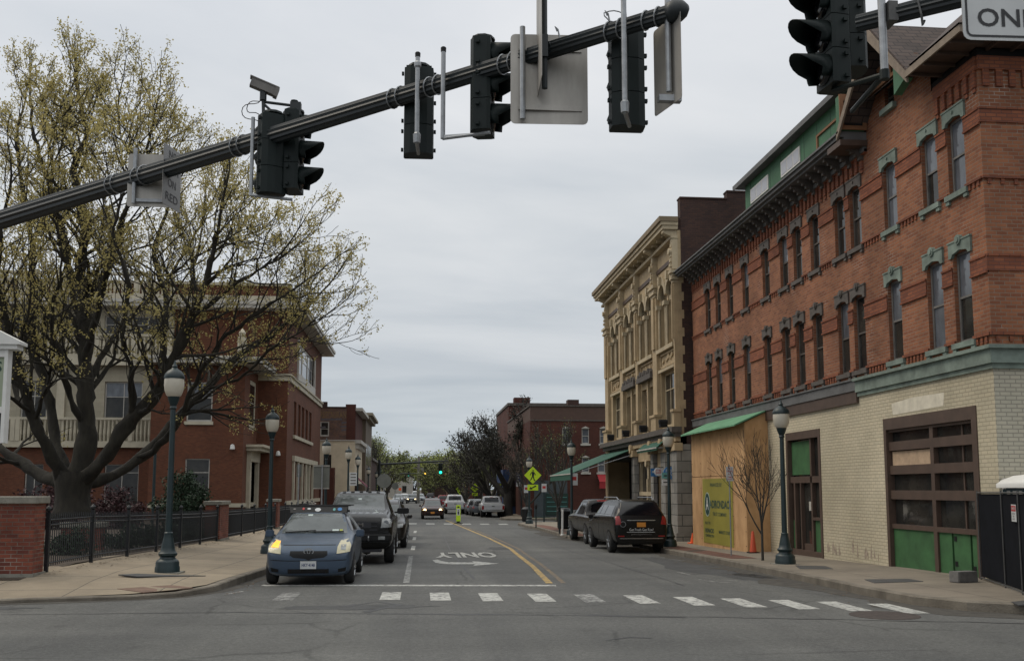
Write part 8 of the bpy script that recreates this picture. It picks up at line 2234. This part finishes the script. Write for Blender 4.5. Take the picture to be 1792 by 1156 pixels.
# trees along the right side further down
b = G(905 - 9, 903)
bare_tree('bare_tree', 'large dark bare tree with thick trunk beyond the crossing sign', (7.6, 84), 10.4, 5, .42, M['bark_far'], M['bud_dark'], 4, .075, trunk=.26, spread=.7, maxl=5, kids=(3, 3), up=.03, rmin=.022, wide=1.5, scatter=.16)
bare_tree('budding_tree', 'slim tree with reddish green haze of buds before the far brick building', (9.6, 67.5), 7.2, 8, .10, M['bark_far'], M['leaf_green'], 3, .045, trunk=.22, spread=.5, maxl=4, kids=(3, 3), up=.1, rmin=.012, keep=.4, scatter=.11)
bare_tree('budding_tree', 'reddish budding tree just left of the far brick building windows', (8.2, 74.5), 7.6, 9, .12, M['bark_far'], M['bud_red'], 3, .05, trunk=.22, spread=.5, maxl=4, kids=(3, 3), up=.1, rmin=.013, scatter=.12)
GR = 'trees lining the far street'
row = [(7.4, 100, 8.6, 'bud_dark', 'dark bare tree behind the large dark one, second from it', .9), (6.9, 118, 8.2, 'leaf_green', 'olive twiggy tree over the parked white pickups', .9), (6.6, 138, 8.0, 'leaf_green', 'greenish tree above the far pedestrian sign on the right', 1),
       (5.6, 165, 8.4, 'leaf_green', 'olive green tree right of the far green traffic light', 1), (6.4, 200, 10.5, 'leaf_lime', 'pale lime tree at the far right end of the street', 1), (9.5, 150, 10, 'bud_red', 'reddish tree set back behind the right hand row', 1), (14, 122, 13.5, 'bud_dark', 'tall bare tree rising over the brown brick building', 1),
       (-8.5, 150, 9.6, 'bud_dark', 'dark bare tree next to the brown cornice building on the left', 1.0), (-10.5, 172, 12.5, 'leaf_green', 'olive tree in the far left clump, nearest the buildings', 1.1), (-11.5, 205, 14, 'leaf_green', 'broad olive tree in the middle of the far left clump', 1.2),
       (-10.5, 240, 14.5, 'leaf_lime', 'lime tinted tree topping the far left clump', 1.2), (-5.5, 260, 12.5, 'leaf_lime', 'lime tinted tree at the right edge of the far left clump', 1.1), (-9, 190, 7, 'evergreen', 'dark evergreen low in the far left clump', 1.1),
       (4, 285, 13.5, 'leaf_lime', 'light green tree left of the far green traffic light', 1.2), (-1.5, 300, 13, 'leaf_green', 'green tree behind the far utility pole', 1.3), (-7.5, 228, 11, 'leaf_green', 'green tree hiding the white gabled house', 1.2), (-16, 165, 10.5, 'bud_dark', 'bare tree behind the brown cornice building', 1)]
for k, (x, y, h, lm, lb, wd) in enumerate(row):
    s = y / 100
    bare_tree('street_tree', lb, (x, y), h, 40 + k, .2 * h / 8, M['bark_far'], M[lm], 4, .085 * s, trunk=.18, spread=.75, maxl=4, kids=(3, 4), up=.05, rmin=.016 * s, wide=wd * 1.3, scatter=.22 * s, group=GR)
for k in range(9):
    x = -34 + k * 9.5; y = 330 + (k % 3) * 12
    bare_tree('street_tree', ['low green tree on the far skyline', ][0], (x, y), R.uniform(12, 15), 90 + k, .3, M['bark_far'], M['leaf_green' if k % 2 else 'leaf_lime'], 6, .4, trunk=.12, spread=.8, maxl=3, kids=(3, 4), up=.05, rmin=.06, wide=1.6, scatter=.8, group='trees on the far skyline')
# evergreen shrub behind the fence
rg = random.Random(4)
def shrub(name, label, c, w, h, n, mt, seed, s=.05, cat='shrub'):
    rg = random.Random(seed); t = thing(name, label, cat, (c[0], c[1], zL(*c[:2]) if c[0] < 0 else zR(*c[:2])))
    z0 = t.location.z; m = MB(); st = MB()
    for k in range(9):
        a = rg.uniform(0, 2 * PI); rr = rg.uniform(.2, .9) * w
        tip = Vector((c[0] + rr * math.cos(a), c[1] + rr * math.sin(a), z0 + h * rg.uniform(.45, 1.0) * (1.1 - rr / w * .6)))
        b = Vector((c[0] + rr * .1 * math.cos(a), c[1], z0)); st.tube([b, b.lerp(tip, .5) + Vector((0, 0, .1)), tip], [.03, .02, .01], 4, cap=False)
        for j in range(n // 9):
            f = rg.random() ** .7; q = b.lerp(tip, f); sp = (1.15 - f * .8) * w * .22
            leaves(m, [(q + Vector((rg.gauss(0, sp), rg.gauss(0, sp), rg.gauss(0, sp * .6))), None, 0)], rg, 3, s, s * 1.5)
    st.build('stem', M['bark'], t); m.build('foliage', mt, t, recalc=False); return t
q = at(332, 870, 37.5); shrub('evergreen_shrub', 'dark evergreen shrub rising above the iron fence', (q.x, q.y), 1.5, 3.3, 2600, M['evergreen'], 6, .055)
for k, px_ in enumerate((120, 165, 215, 262, 300, 365)):
    q = at(px_, 900, 26 + k * 2); shrub('low_shrub', ['round dark bush behind the fence beside the maple trunk', 'low dark bush behind the fence right of the maple trunk', 'dark bush behind the fence midway to the lamp post', 'dark bush behind the fence left of the lamp post', 'bush behind the fence below the evergreen', 'bush behind the fence by the second brick pier'][k], (min(q.x, -8.0), q.y), .8, .75, 500, M['evergreen'] if k % 2 else M['leaf_green' if k == 3 else 'evergreen'], 60 + k, .05)
q = at(75, 870, 50); shrub('copper_shrub', 'dark purplish shrub behind the maple trunk', (q.x, q.y), 2.6, 2.4, 1500, mat('dark purple leaves', (0.045, 0.018, 0.02), .8, var=.3), 77, .09)
q = at(212, 872, 50); shrub('copper_shrub', 'dark purplish shrub before the ground floor windows', (q.x, q.y), 1.8, 2.2, 1200, bpy.data.materials['dark purple leaves'], 78, .08)
q = at(530, 882, 64); shrub('white_shrub', 'shrub with pale dry flower heads by the brick building side', (q.x, q.y), 1.2, 1.7, 900, M['white_dull'], 79, .05)
